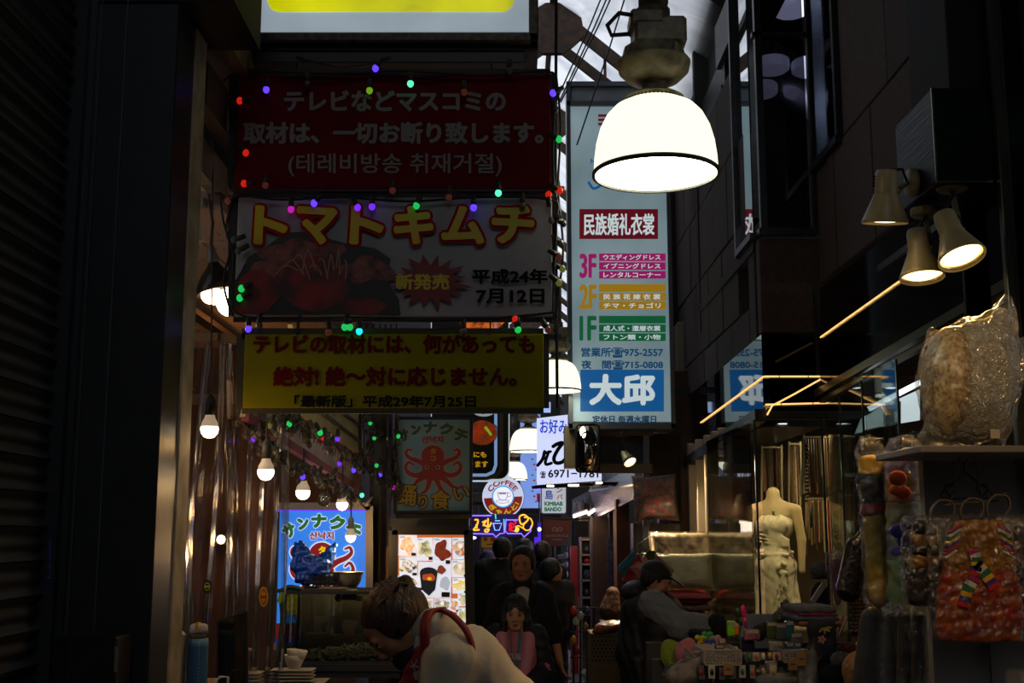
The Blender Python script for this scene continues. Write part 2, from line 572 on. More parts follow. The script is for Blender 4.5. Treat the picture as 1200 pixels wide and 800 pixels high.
def nets(D, X, Y, Z):
    ins = D < 0
    nx, ny, nz = D.shape
    cnt = np.zeros((nx - 1, ny - 1, nz - 1), np.int8)
    for a in (0, 1):
        for b in (0, 1):
            for c in (0, 1):
                cnt += ins[a:nx - 1 + a, b:ny - 1 + b, c:nz - 1 + c]
    act = (cnt > 0) & (cnt < 8)
    idx = np.full(act.shape, -1, np.int64)
    I, J, K = np.nonzero(act)
    idx[I, J, K] = np.arange(len(I))
    acc = np.zeros((len(I), 3)); w = np.zeros(len(I))
    for ax_, (E) in enumerate(((1, 0, 0), (0, 1, 0), (0, 0, 1))):
        oth = [q for q in range(3) if q != ax_]
        for a in (0, 1):
            for b in (0, 1):
                o = [0, 0, 0]; o[oth[0]] = a; o[oth[1]] = b
                i0, j0, k0 = I + o[0], J + o[1], K + o[2]
                i1, j1, k1 = i0 + E[0], j0 + E[1], k0 + E[2]
                d0, d1 = D[i0, j0, k0], D[i1, j1, k1]
                cr = (d0 < 0) != (d1 < 0)
                t = np.where(cr, d0 / np.where(cr, d0 - d1, 1), 0)
                p = np.stack([X[i0] + t * (X[i1] - X[i0]), Y[j0] + t * (Y[j1] - Y[j0]), Z[k0] + t * (Z[k1] - Z[k0])], 1)
                acc += p * cr[:, None]; w += cr
    V = acc / w[:, None]
    Fs = []
    def quads(cr, flip, a, b, c, d):
        q = np.stack([a, b, c, d], 1)
        q[flip] = q[flip][:, ::-1]
        Fs.append(q)
    # x edges
    s0 = ins[:-1, 1:-1, 1:-1]; s1 = ins[1:, 1:-1, 1:-1]
    i, j, k = np.nonzero(s0 != s1); fl = ~s0[i, j, k]; j += 1; k += 1
    quads(None, fl, idx[i, j - 1, k - 1], idx[i, j, k - 1], idx[i, j, k], idx[i, j - 1, k])
    s0 = ins[1:-1, :-1, 1:-1]; s1 = ins[1:-1, 1:, 1:-1]
    i, j, k = np.nonzero(s0 != s1); fl = s0[i, j, k]; i += 1; k += 1
    quads(None, fl, idx[i - 1, j, k - 1], idx[i, j, k - 1], idx[i, j, k], idx[i - 1, j, k])
    s0 = ins[1:-1, 1:-1, :-1]; s1 = ins[1:-1, 1:-1, 1:]
    i, j, k = np.nonzero(s0 != s1); fl = ~s0[i, j, k]; i += 1; j += 1
    quads(None, fl, idx[i - 1, j - 1, k], idx[i, j - 1, k], idx[i, j, k], idx[i - 1, j, k])
    Q = np.vstack(Fs)
    return V, Q
def lamp(kind, name, loc, energy, col, size=.1, target=None, spot=None, parent=None):
    l = bpy.data.lights.new(name, kind)
    l.energy = energy
    l.color = lin(col) if max(col) <= 1 else col
    if kind == 'AREA': l.size = size
    else: l.shadow_soft_size = size
    if spot: l.spot_size = math.radians(spot); l.spot_blend = .5
    o = bpy.data.objects.new(name, l)
    COL.objects.link(o)
    o.location = loc
    if target is not None:
        o.rotation_euler = (Vector(target) - Vector(loc)).to_track_quat('-Z', 'Y').to_euler()
    if parent is not None:
        o.parent = parent
        o.matrix_parent_inverse = MW[parent].inverted()
    return o

# ================================================================== THE SETTING
XN, XF = 2.24, 1.808             # right facade: near stretch and the stretch that steps into the street
YS = 8.55                        # where it steps
stone = M('brown_stone_panel', '4a3b33', .85, noise=(30, .35), bump=(60, .35))
stone2 = M('brown_stone_panel_dark', '40342e', .85, noise=(30, .35), bump=(60, .35))
darkwall = M('dark_render', '2a2826', .9, noise=(6, .4))
blacksteel = M('black_glossy_panel', '070708', .08, spec=.4)
mirrorm = M('mirror_glass', 'b8bcc0', .02, metal=1.)
mirrord = M('dark_mirror_glass', '6a6e74', .03, metal=1.)
steel = M('stainless_steel', 'a89c84', .34, metal=.6, bump=(4, .12, (1, 1, 30)))
steeld = M('dark_steel', '3c3c3c', .4, metal=.8, noise=(8, .4))
alum = M('aluminium_frame', '4a4a4c', .35, metal=.9, noise=(20, .3))
darkmetal = M('dark_painted_metal', '15161a', .45, noise=(9, .4))
rust = M('rusty_steel', '2b221b', .8, noise=(14, .6), col2='4a3222')
wood_b = M('weathered_brown_board', '6b4f38', .8, wave=(3, 6, 'X', .5), bump=(20, .2))
cream = M('cream_paint', 'b9a78c', .7, noise=(9, .35), col2='8c7a60')

def struct(name, mb, mat, parent=None):
    o = mb.build(name, mat, parent)
    if parent is None: o['kind'] = 'structure'
    return o
def structE(name, loc=(0, 0, 0)):
    o = bpy.data.objects.new(name, None); COL.objects.link(o); o.location = loc
    MW[o] = Matrix.Translation(Vector(loc)); o['kind'] = 'structure'
    return o

floor = struct('floor', MB().box((.6, 15, -.06), (9, 56, .12)), M('floor_paving', '3a3733', .5, noise=(5, .4), bump=(12, .2)))
# --- left side: wall behind the shutter, then stall, then far facades
struct('wall_left', MB().box((-1.72, -1.0, 3.1), (.6, 9.4, 6.2)), darkwall)
struct('wall_left_back', MB().box((-3.3, 6.2, 3.1), (.3, 5.2, 6.2)), M('stall_brown_wall', '54402e', .8, noise=(3, .5), col2='38281c'))
struct('wall_left_far', MB().box((-2.3, 24, 3.1), (2.0, 30, 6.2)), darkwall)
struct('wall_rear', MB().box((.6, -12.6, 4), (9, .3, 8)), darkwall)
struct('wall_left_rear', MB().box((-1.72, -9, 3.1), (.6, 7, 6.2)), darkwall)
struct('wall_right_rear', MB().box((2.64, -9, 3.1), (.5, 9, 6.2)), darkwall)
struct('wall_far', MB().box((.6, 42.6, 4), (9, .3, 8)), darkwall)
# --- roof: opaque front bays, then translucent sheeting over the street
tarp = bpy.data.materials.new('roof_membrane'); tarp.use_nodes = True
nt = tarp.node_tree; nt.nodes.remove(nt.nodes['Principled BSDF'])
tl = nt.nodes.new('ShaderNodeBsdfTranslucent'); n1 = nt.nodes.new('ShaderNodeTexNoise'); n1.inputs['Scale'].default_value = 1.1; n1.inputs['Detail'].default_value = 6; n1.inputs['Distortion'].default_value = 1.5
cr = nt.nodes.new('ShaderNodeValToRGB'); cr.color_ramp.elements[0].color = (.42, .44, .5, 1); cr.color_ramp.elements[1].color = (.86, .86, .88, 1); cr.color_ramp.elements[0].position = .3; cr.color_ramp.elements[1].position = .6
tc = nt.nodes.new('ShaderNodeTexCoord')
nt.links.new(tc.outputs['Object'], n1.inputs['Vector']); nt.links.new(n1.outputs['Fac'], cr.inputs[0]); nt.links.new(cr.outputs[0], tl.inputs[0])
nt.links.new(tl.outputs[0], nt.nodes['Material Output'].inputs[0])
XR, ZR, ZE = .44, 7.3, 5.9
def roofsheet(name, x0, z0, x1, z1, y0, y1, mat, n=18):
    V, Fc = [], []
    nx = 6
    for i in range(n + 1):
        for j in range(nx + 1):
            t = j / nx; y = y0 + (y1 - y0) * i / n
            sag = -.05 * math.sin(math.pi * ((y - 1) % 3) / 3) * math.sin(math.pi * t)
            V.append((x0 + (x1 - x0) * t, y, z0 + (z1 - z0) * t + sag))
    for i in range(n):
        for j in range(nx):
            a = i * (nx + 1) + j
            Fc.append([a, a + 1, a + nx + 2, a + nx + 1])
    o = mesh_obj(name, V, Fc, mat, smooth=True); o['kind'] = 'structure'
    return o
roofsheet('ceiling_right', XR, ZR, 3.0, ZE - .35, 10.2, 42.6, tarp, 60)
roofsheet('ceiling_left', -2.4, ZE - .35, XR, ZR, 10.2, 42.6, tarp, 60)
struct('ceiling_front_block', MB().box((.6, 4.2, 7.4), (9, 12.2, .3)), darkwall)  # opaque slab out of view, put in to keep the near street dark
roofsheet('ceiling_right_rear', XR, ZR, 3.0, ZE - .35, -12.6, -1.9, tarp, 20)
roofsheet('ceiling_left_rear', -2.4, ZE - .35, XR, ZR, -12.6, -1.9, tarp, 20)
struct('ceiling_edge_right', MB().box((4.0, 26, 5.9), (2.4, 33, .2)), darkwall)
struct('ceiling_edge_left', MB().box((-3.5, 26, 5.9), (2.4, 33, .2)), darkwall)
struct('wall_gable', MB().box((.6, 10.32, 7.9), (9, .1, .9)), darkwall)
# --- trusses: gusset on the ridge and raking members, one bay every 3 m
tr = structE('trim_1', (XR, 12, ZR))
def truss(Y, par):
    mb = MB()
    mb.bar((XR, Y, ZR - .12), (2.3, Y, ZE - .30), .05, .13)
    mb.bar((XR, Y, ZR - .12), (-1.6, Y, ZE - .30), .05, .13)
    mb.bar((XR, Y, ZR - .48), (2.3, Y, ZE - .62), .05, .10)
    mb.bar((XR, Y, ZR - .48), (-1.6, Y, ZE - .62), .05, .10)
    for t in (.3, .6, .85):
        for e in (2.3, -1.6):
            x = XR + (e - XR) * t
            mb.bar((x, Y, ZR - .12 - (ZR - ZE + .18) * t), (x, Y, ZR - .48 - (ZR - ZE + .14) * t), .03)
    mb.quadslab([(XR - .28, Y - .04, ZR - .05), (XR + .28, Y - .04, ZR - .05), (XR + .34, Y - .04, ZR - .42), (XR + .12, Y - .04, ZR - .62), (XR - .12, Y - .04, ZR - .62), (XR - .34, Y - .04, ZR - .42)], (0, .08, 0))
    return mb.build('truss', rust, par)
for Y in (12.2, 15.2, 18.2, 21.2, 24.2, 27.2, 30.2, 33.2, 36.2, 39.2): truss(Y, tr)
mb = MB()
for x, z in ((XR, ZR - .02), (1.4, 6.42), (-.5, 6.42)): mb.bar((x, 10.3, z), (x, 42, z), .06, .08)
mb.build('purlin', rust, tr, kind='stuff')
struct('trim_2', MB().box((1.98, 21.5, 5.62), (.22, 23, .32)).box((1.86, 21.5, 5.45), (.05, 23, .06)), darkmetal)
struct('trim_3', MB().box((1.98, 7.0, 5.9), (.30, 6.4, .4)), darkmetal)

# --- right facade, built of separate stone panels over a backing
wr = structE('wall_right', (XN, 7, 0))
bk = MB()
bk.box((XN + .40, 6.4, 5.1), (.5, 4.6, 3.4))            # near stretch above the shop
bk.box((XN + .40, -.4, 3.1), (.5, 9.0, 6.2))            # beside the camera
bk.box((XF + .16, 11.1, 4.7), (.05, 3.6, 3.5))
bk.box((XF + .45, 12.3, 1.6), (.5, 1.2, 3.2))
bk.box((1.95, 17.5, 4.6), (.5, 9.2, 4.4))
bk.box((2.3, 32, 3.1), (1.2, 20.5, 6.2))
bk.build('backing', darkwall, wr)
def panels(x, ys, zs, face):
    """stone panels on a street-parallel face; face -1 looks towards the street"""
    for zi in range(len(zs) - 1):
        yy = ys[zi % len(ys)]
        for yi in range(len(yy) - 1):
            y0, y1, z0, z1 = yy[yi], yy[yi + 1], zs[zi], zs[zi + 1]
            g = .006
            p = .012 * RND.random()
            mb = MB().box((x + .07 - p / 2, (y0 + y1) / 2, (z0 + z1) / 2), (.12 + p, y1 - y0 - 2 * g, z1 - z0 - 2 * g), bev=.006)
            mb.build('panel', RND.choice([stone, stone2]), wr)
zs = [3.39, 4.33, 5.27, 6.3]
panels(XN, [[4.2, 5.3, 6.27, 7.18, 8.04, 8.2], [4.2, 5.0, 5.9, 6.82, 7.76, 8.2], [4.2, 5.3, 6.27, 7.18, 8.04, 8.2]], [3.39, 4.26], -1)
panels(XN, [[4.2, 5.0, 5.9, 6.82, 7.8]], [4.26, 5.27], -1)
panels(XN, [[4.2, 5.3, 6.27, 7.18, 8.04, 8.2]], [5.27, 6.3], -1)
for y0, y1, z0, z1 in ((8.2, YS, 3.39, 4.26),):
    MB().box((XN + .07, (y0 + y1) / 2, (z0 + z1) / 2), (.12, y1 - y0 - .012, z1 - z0 - .012), bev=.006).build('panel', stone, wr)
def fpan(x0, x1, z0, z1, y=YS):
    MB().box(((x0 + x1) / 2, y + .06, (z0 + z1) / 2), (x1 - x0 - .01, .12, z1 - z0 - .01), bev=.006).build('panel', stone, wr)
fpan(XF, XN + .05, 3.03, 3.74)
# far stretch
ys1, ys2 = [9.4, 10.1, 10.8, 11.5, 12.2, 12.9], [9.0, 9.75, 10.45, 11.15, 11.85, 12.9]
panels(XF, [ys1], [4.7, 5.4], -1); panels(XF, [ys2], [4.0, 4.7], -1); panels(XF, [ys1], [3.3, 4.0], -1); panels(XF, [ys2], [2.98, 3.3], -1)
for z0, z1 in ((2.98, 3.74),):
    MB().box((XF + .07, 8.88, (z0 + z1) / 2), (.12, .22, z1 - z0 - .01), bev=.006).build('panel', stone2, wr)

# --- corner window above (frontal pane, narrow side panes) with lit room behind
w1 = structE('window_1', (2.05, YS, 3.78))
z0w, z1w = 3.80, 6.2
MB().box((XF + .045, YS, (z0w + z1w) / 2), (.05, .06, z1w - z0w)).box((XN, YS, (z0w + z1w) / 2), (.04, .06, z1w - z0w)) \
    .box(((XF + XN) / 2, YS, z0w - .02), (XN - XF, .10, .05)).box(((XF + XN) / 2, YS, 5.31), (XN - XF, .06, .035)) \
    .box((XN + .0, 8.18, 4.25), (.08, .74, .05)).box((XN, 7.83, 5.2), (.06, .05, 1.9)).box((XF, 8.95, z0w - .02), (.08, .6, .05)).box((XF, 9.26, 4.9), (.07, .05, 2.3)) \
    .box((XF + .03, 9.1, 4.9), (.04, .04, 2.3)).build('window_frame', alum, w1)
gdark = glassy('tinted_window_glass', '8a8890', .04, .02, grz=.3)
MB().box(((XF + XN) / 2, YS + .01, 4.55), (XN - XF - .08, .006, 1.48)).build('pane', gdark, w1)
MB().box(((XF + XN) / 2, YS + .01, 5.75), (XN - XF - .08, .006, .86)).build('pane', gdark, w1)
MB().box((XN, 8.18, 5.2), (.008, .68, 1.86)).build('pane', gdark, w1)
MB().box((2.52, 8.98, 5.2), (.30, .03, 2.1)).build('added_pale_panel', M('added_panel_pale', 'c4ccd4', .7, noise=(2, .3)), w1)  # pale panel added behind the side pane in place of a roof reflection
lamp('POINT', 'added_panel_light', (2.40, 8.7, 6.0), 40, (.85, .93, 1), .08)  # lamps added only to brighten the pale panel, no fixture there
lamp('POINT', 'added_panel_light', (2.46, 8.72, 4.9), 10, (.85, .93, 1), .08)
MB().box((XF + .01, 9.0, 4.9), (.008, .5, 2.2)).build('pane', mirrorm, w1)
# upper room seen through it
struct('wall_upper_room', MB().box((3.2, 11.3, 5.0), (2.8, .1, 3.0)).box((4.5, 10, 5.0), (.1, 2.6, 3.0)).box((3.2, 10, 3.72), (2.8, 2.6, .08)), M('upper_room_wall', '30282c', .8, noise=(2, .5), col2='1c2616'))
struct('ceiling_upper_room', MB().box((3.2, 10, 6.42), (2.8, 2.6, .08)), M('upper_ceiling', '3a3430', .8))
# round lamps in the upper room
def drum(px, py, Y, r, e, lb):
    t = thing('drum_ceiling_lamp', lb, 'lamp', at(px, py, Y), group='round lamps of the upper room')
    c = at(px, py, Y)
    smooth_by_angle(MB().lathe([(.0, 0), (r * .8, .0), (r * .97, .02), (r, .05), (r, .10), (r * .9, .115), (.0, .115)], c, 32).build('diffuser', M('drum_glow_%g' % e, 'c8d0e4', .4, em=e, ecol='ccd4f0'), t))
    MB().lathe([(r * .35, .115), (r * .35, .15), (.01, .16), (.01, 6.38 - c.z)], c, 16).build('canopy', darkmetal, t)
drum(927, 16, 9.6, .165, 2.2, 'brightest round lamp at the top of the corner window')
drum(905, 84, 10.2, .155, .75, 'left of the upper pair of dim round lamps')
drum(948, 86, 10.2, .155, .6, 'right of the upper pair of dim round lamps')
drum(893, 112, 10.9, .15, .55, 'left of the lower pair of dim round lamps')
drum(938, 112, 10.9, .16, .65, 'right of the lower pair of dim round lamps')
# --- mirror fascias and shop front frames
fas = structE('trim_4', (XF, 10, 2.7))
MB().quadslab([atx(820, 530, XF), atx(895, 487, XF), (XF, YS, 3.02), (XF, 12.0, 2.98), (XF, 12.0, 2.5)], (.05, 0, 0)).build('mirror_panel', mirrord, fas)
MB().box(((XF + XN) / 2 + .06, YS + .03, 2.74), (XN - XF + .1, .04, .57)).build('mirror_panel', M('black_mirror', '1c1c1f', .03, metal=1.), fas)
MB().bar((XF - .03, YS - .03, 2.43), (XF - .03, 12.2, 2.30), .08, .09).bar((XF - .06, YS - .01, 2.43), (XN + 1.4, YS - .01, 2.43), .06, .06).build('frame', steeld, fas)
fas2 = structE('trim_5', (XN, 7, 2.9))
FA = face_p(Vector((XN - .03, YS, 0)), Vector((XN + .14, 4.9, 0)))
P = [FA(961, 458), FA(961, 338), FA(1192, 160), FA(1192, 325)]
MB().quadslab(P, (.08, 0, 0)).build('gloss_panel', blacksteel, fas2)
MB().bar(P[0] - Vector((.02, 0, .02)), P[3] - Vector((.02, 0, .02)), .05, .05).bar(P[0] - Vector((.0, 0, .08)), P[3] - Vector((.0, 0, .08)), .04, .03).build('frame', M('brass_tint_steel', '6d6a50', .3, metal=.9), fas2)
MB().bar((XN - .03, YS, 2.6), (XN - .03, YS, 3.38), .025).build('frame', alum, fas2)

# --- shop interior behind the glass
struct('wall_shop_rear', MB().box((3.7, 12.3, 1.6), (4.2, .1, 3.3)).box((5.4, 8.5, 1.6), (.1, 7.8, 3.3)).box((3.8, 4.75, 1.6), (3.2, .1, 3.3)), M('shop_wall', '6e5a48', .8, noise=(4, .3)))
struct('ceiling_shop', MB().box((3.87, 8.4, 3.22), (3.2, 7.8, .04)).box((2.1, 10.6, 2.40), (.46, 3.4, .04)), M('shop_ceiling', '3e3830', .4))
gclear = glassy('shop_glass', 'e8f0ec', .03, .01)
w2 = structE('window_2', (XF, 9.5, 0))
MB().box((XF - .075, 9.68, 1.2), (.008, 1.93, 2.4)).build('pane', glassy('shop_glass_grazing', 'e0e8e4', .10, .01), w2)
MB().box((2.0, YS - .0, 1.2), (.45, .008, 2.4)).build('pane', gclear, w2)
MB().box((XF - .07, YS, 1.2), (.014, .014, 2.4)).box((XN - .02, YS, 1.2), (.016, .016, 2.4)).build('glass_edge', M('glass_edge_green', '1e3a34', .2), w2)
w3 = structE('window_3', (XN, 7.5, 0))
for y0, y1 in ((8.14, 8.53), (7.6, 8.12), (6.9, 7.58)):
    MB().box((XN, (y0 + y1) / 2, 1.3), (.008, y1 - y0 - .02, 2.6)).build('pane', gclear, w3)
    MB().box((XN, y0, 1.3), (.012, .016, 2.6)).build('glass_edge', MATS['glass_edge_green'], w3)
struct('column_far_corner', MB().box((XF + .5, 12.05, 1.25), (.3, .5, 2.5)), stone)
# steel pillars in a row on the far shop front (px 795-850)
for i, y in enumerate((10.15, 10.5, 10.9, 11.4, 11.95, 12.55)):
    w = (.05, .05, .05, .06, .07, .20)[i]
    o = struct('column_%d' % (i + 1), MB().box((XF - .01, y, 1.24 if i < 5 else 1.9), (.10, w, 2.48 if i < 5 else 3.8), bev=.008), steel)
o = struct('column_7', MB().box((1.70, 12.75, 1.9), (.32, .06, 3.8), bev=.01), steel)
struct('wall_pilaster', MB().box((1.72, 12.9, 4.5), (.36, .1, 2.6)), darkwall)
struct('trim_6', MB().box((XF - .01, 11.2, .30), (.06, 3.6, .60)), M('shop_plinth', '4a4038', .6))
struct('trim_7', MB().box((XN - .01, 6.6, .25), (.06, 4.0, .50)), MATS['shop_plinth'])

# --- left pillar, steel faces and beige post
pl = structE('column_left', (-1.2, 3.75, 0))
MB().box((-1.225, 3.76, 3.1), (.29, .20, 6.2), bev=.004).build('steel_cladding', M('blue_grey_steel_paint', '25272a', .38, noise=(7, .3), bump=(30, .05)), pl)
MB().box((-1.245, 3.655, 3.1), (.004, .012, 6.2)).box((-1.325, 3.652, 3.1), (.003, .014, 6.2)).build('seam', M('seam_light', '4a4f55', .5), pl)
MB().box((-1.12, 3.93, 3.1), (.09, .14, 6.2), bev=.006).build('beige_post', cream, pl)
MB().box((-1.086, 3.92, 3.1), (.006, .13, 6.2)).build('post_face', M('beige_post_face', 'a58f72', .6, noise=(6, .4)), pl)
struct('wall_left_header', MB().box((-1.35, 3.85, 4.75), (.9, .4, 2.9)), darkwall)

# overhead boards and beams of the stall eaves
eav = structE('trim_8', (-1.0, 5, 3.2))
def eb(a, b, w, h, m, name='board'):
    MB().bar(a, b, w, h).build(name, m, eav)
eb((-1.20, 3.85, 3.54), (-1.20, 8.0, 3.54), .34, .10, wood_b)
eb((-1.02, 4.0, 3.40), (-1.02, 8.0, 3.40), .05, .20, wood_b)
eb((-1.10, 4.0, 3.16), (-1.10, 8.0, 3.16), .06, .16, M('board_dark', '4a3528', .8, wave=(3, 6, 'X', .5)))
eb((-1.16, 4.0, 2.97), (-1.16, 8.0, 2.97), .05, .13, M('board_pale', '8d7a68', .8, noise=(10, .4)))
eb((-1.9, 5.0, 2.86), (-1.9, 8.6, 2.86), .05, .05, MATS['board_dark'])
struct('trim_9', MB().box((-1.33, 3.72, 4.2), (.5, .6, .5)).box((-1.02, 4.05, 3.95), (.2, .4, .3)).box((-.98, 4.4, 3.72), (.12, 1.2, .10)), M('overhead_beam', '2a211b', .85, noise=(6, .5)))

# stall ceiling of perforated boards, each board a piece
perf = bpy.data.materials.new('perforated_board'); perf.use_nodes = True
nt = perf.node_tree; b = nt.nodes['Principled BSDF']; b.inputs['Roughness'].default_value = .8
tc = nt.nodes.new('ShaderNodeTexCoord'); vo = nt.nodes.new('ShaderNodeTexVoronoi'); vo.inputs['Scale'].default_value = 22
mr = nt.nodes.new('ShaderNodeMapRange'); mr.inputs['From Min'].default_value = .12; mr.inputs['From Max'].default_value = .22
mx = nt.nodes.new('ShaderNodeMix'); mx.data_type = 'RGBA'; mx.inputs['A'].default_value = (*hexc('50382c'), 1); mx.inputs['B'].default_value = (*hexc('b89c88'), 1)
nt.links.new(tc.outputs['Object'], vo.inputs['Vector']); nt.links.new(vo.outputs['Distance'], mr.inputs['Value']); nt.links.new(mr.outputs['Result'], mx.inputs['Factor']); nt.links.new(mx.outputs['Result'], b.inputs['Base Color'])
MATS['perforated_board'] = perf
sc_ = structE('ceiling_stall', (-1.8, 6, 2.95))
for i in range(5):
    for j in range(5):
        y0 = 4.6 + j * .83; x0 = -3.25 + i * .45
        MB().box((x0 + .225, y0 + .415, 2.95 + .002 * ((i * 7 + j * 3) % 3)), (.44, .82, .02)).build('board', perf, sc_)
struct('ceiling_stall_backing', MB().box((-2.1, 6.7, 3.02), (2.3, 4.2, .03)), darkwall)
struct('wall_stall_end', MB().box((-2.2, 8.75, 1.5), (2.2, .1, 3.0)), M('stall_wood', '64462c', .7, noise=(2.2, .6), col2='33231a'))
struct('trim_10', MB().box((-1.95, 7.4, 2.42), (1.6, .06, .06)), M('wood_rail', '8a6a44', .7, noise=(5, .3)))

# ================================================================== SIGNS
red_p = M('sign_red_paint', '6e0c14', .8, spec=.15, noise=(5, .25))
white_p = M('sign_white_paint', 'b0aaa8', .8, spec=.15, noise=(4, .2))
ltext = M('sign_pale_lettering', '928c84', .8, spec=.1)
yel_p = M('sign_yellow_paint', '948806', .8, spec=.15, noise=(5, .2))
dred = M('sign_dark_red_lettering', '64100c', .8, spec=.1)
blk = M('black_print', '0a0a0c', .7, spec=.2)
yprint = M('yellow_print', 'd2b400', .5)
rprint = M('red_print', '9a1016', .5)

def slab(rect, Y, d, mat, parent, name='board', bev=.004):
    a, b = at(rect[0], rect[3], Y), at(rect[2], rect[1], Y)
    c = (a + b) / 2
    return MB().box((c.x, Y + d / 2, c.z), (abs(b.x - a.x), d, abs(b.z - a.z)), bev=bev).build(name, mat, parent)
def hanger(pts, parent, r=.003, mat=None, name='hanging_wire'):
    return MB().tube(pts, r, 6).build(name, mat or darkmetal, parent)

YG = 4.3
fm = face_y(YG)
# rail that carries the boards
rail = thing('hanging_pipe', 'thin dark vertical pipe at the right edge of the hanging boards', 'pipe', at(652, 480, YG + .06))
MB().tube([at(652, -30, YG + .06), at(651, 200, YG + .06), at(653, 478, YG + .06)], .006, 8).build('pipe_run', darkmetal, rail)
MB().box(at(640, 250, YG + .08), (.10, .02, .02)).box(at(640, 225, YG + .08), (.10, .02, .02)).box(at(645, 395, YG + .08), (.08, .02, .02)).build('bracket', darkmetal, rail)

# 1 the light box at the very top
t = thing('light_box_sign', 'lit light box at the top with yellow rounded band on white', 'light box', at(456, 60, YG))
a, b = at(281, 36, YG), at(630, -140, YG)
fr = MB()
z0 = at(456, 48, YG).z; x0, x1 = at(280, 48, YG).x, at(631, 48, YG).x; z1 = at(456, -140, YG).z
fr.box(((x0 + x1) / 2, YG + .02, z0 + .018), (x1 - x0, .04, .036), bev=.005).box(((x0 + x1) / 2, YG + .02, z1), (x1 - x0, .04, .036), bev=.005)
fr.box((x0 + .018, YG + .02, (z0 + z1) / 2), (.036, .04, z1 - z0), bev=.005).box((x1 - .018, YG + .02, (z0 + z1) / 2), (.036, .04, z1 - z0), bev=.005)
fr.build('frame', M('worn_aluminium', '55524c', .5, metal=.5, noise=(40, .7), col2='3a2414'), t)
MB().box(((x0 + x1) / 2, YG + .16, (z0 + z1) / 2 - .01), (x1 - x0, .24, z1 - z0 + .03), bev=.006).build('housing', M('dark_brown_sheet', '241f1c', .6, noise=(12, .5)), t)
slab((293, -130, 621, 37), YG + .025, .01, M('lit_white_acrylic', 'aebdc8', .3, em=.62, noise=(1.8, .3)), t, 'lit_face')
patch([rrct(314, -110, 602, 14, 14)], face_y(YG + .024), M('lit_yellow_film', 'e6e400', .3, em=.8, noise=(3.5, .35), col2='a8a800'), t, name='yellow_band')
MB().box(at(459, 74, YG + .1), (1.03, .12, .045), bev=.004).build('mounting_rail', M('grey_channel', '2c2b2c', .5), t)
for i, px in enumerate((345, 460, 573)):
    MB().ball(at(px, 63, YG + .06), (.009, .009, .005), 8).build('bolt', M('bright_bolt', 'c8d4e0', .2, metal=1.), t)
MB().tube([at(347, 66, YG + .03), at(365, 72, YG + .03), at(400, 80, YG + .03), at(430, 76, YG + .03), at(458, 66, YG + .03)], .003, 6).build('cable', darkmetal, t)

# 2 dark red board
def board(rect, mat, name, label, edge='2a1512'):
    t = thing(name, label, 'sign', at((rect[0] + rect[2]) / 2, rect[3], YG))
    slab(rect, YG, .03, mat, t)
    e = MB()
    for p, q in (((rect[0], rect[1]), (rect[2], rect[1])), ((rect[2], rect[1]), (rect[2], rect[3])), ((rect[2], rect[3]), (rect[0], rect[3])), ((rect[0], rect[3]), (rect[0], rect[1]))):
        e.bar(at(*p, YG + .01), at(*q, YG + .01), .012, .04)
    e.build('rim', M('rim_' + edge, edge, .6), t)
    return t
t = board((275, 87, 645, 221), red_p, 'red_notice_board', 'dark red hanging board with pale Japanese and Korean lettering')
lettering('テレビなどマスコミの', (333, 106, 593, 131), fm, ltext, t, 1.1)
lettering('取材は、一切お断り致します。', (285, 143, 637, 169), fm, ltext, t, 1.2)
lettering('(테레비방송 취재거절)', (338, 180, 588, 207), fm, ltext, t, .3)
for px in (348, 648 - 72): hanger([at(px, 88, YG), at(px, 72, YG + .06)], t)
# 3 tomato kimchi board
t = board((274, 231, 647, 371), white_p, 'tomato_kimchi_banner', 'white hanging board with big yellow katakana and kimchi picture', '24090a')
tomato_m = M('print_tomato', '8e1a10', .5, noise=(14, .6), col2='3a1410')
def blob(cx, cy_, rx, ry, n=28, j=.12, seed=0):
    r = random.Random(seed); ph = [r.random() * 6.28 for _ in range(4)]
    return [(cx + rx * math.cos(a) * (1 + j * sum(math.sin((k + 2) * a + ph[k]) for k in range(4)) / 2), cy_ + ry * math.sin(a) * (1 + j * sum(math.sin((k + 2) * a + ph[k]) for k in range(4)) / 2)) for a in [2 * math.pi * i / n for i in range(n)]]
patch([[(276, 331), (276, 369), (470, 369), (468, 352), (455, 330), (458, 304), (440, 292), (405, 286), (390, 282), (365, 272), (335, 274), (310, 292), (292, 302), (284, 318)]], fm, M('print_dark_bowl', '2b2524', .5, noise=(3, .4)), t, .0165, 'dish_print')
patch([blob(355, 300, 42, 20, seed=3, j=.2), blob(322, 326, 34, 22, seed=5, j=.2), blob(430, 318, 30, 16, seed=8, j=.25)], fm, M('print_kimchi', '8c4a3c', .5, noise=(26, .7), col2='40160e'), t, .018, 'kimchi_print')
patch([blob(368, 334, 40, 32, seed=2, j=.05), blob(304, 342, 26, 24, seed=4, j=.05), blob(424, 360, 30, 10, seed=6, j=.05), blob(296, 362, 20, 8, seed=7)], fm, tomato_m, t, .0195, 'tomato_print')
patch([s_ for k in range(9) for s_ in stroke(spline([(325 + k * 10, 322 - (k % 3) * 8), (335 + k * 9, 312 - (k % 4) * 6), (350 + k * 7, 318 + (k % 3) * 5)], 4), 1.6)], fm, M('print_cabbage_vein', '9a6a4a', .5), t, .021, 'leaf_print')
rn = random.Random(1)
star = []
for i in range(32):
    a = 2 * math.pi * i / 32
    r_ = (1.0 if i % 2 else .62) * (1 + .12 * rn.uniform(-1, 1))
    star.append((505 + 47 * r_ * math.cos(a), 331 + 33 * r_ * math.sin(a)))
patch([star], fm, M('print_burst_red', '7c0a10', .5), t, .020, 'burst_print')
lettering('新発売', (464, 322, 527, 341), fm, yprint, t, .8, lift=.022)
x = 293
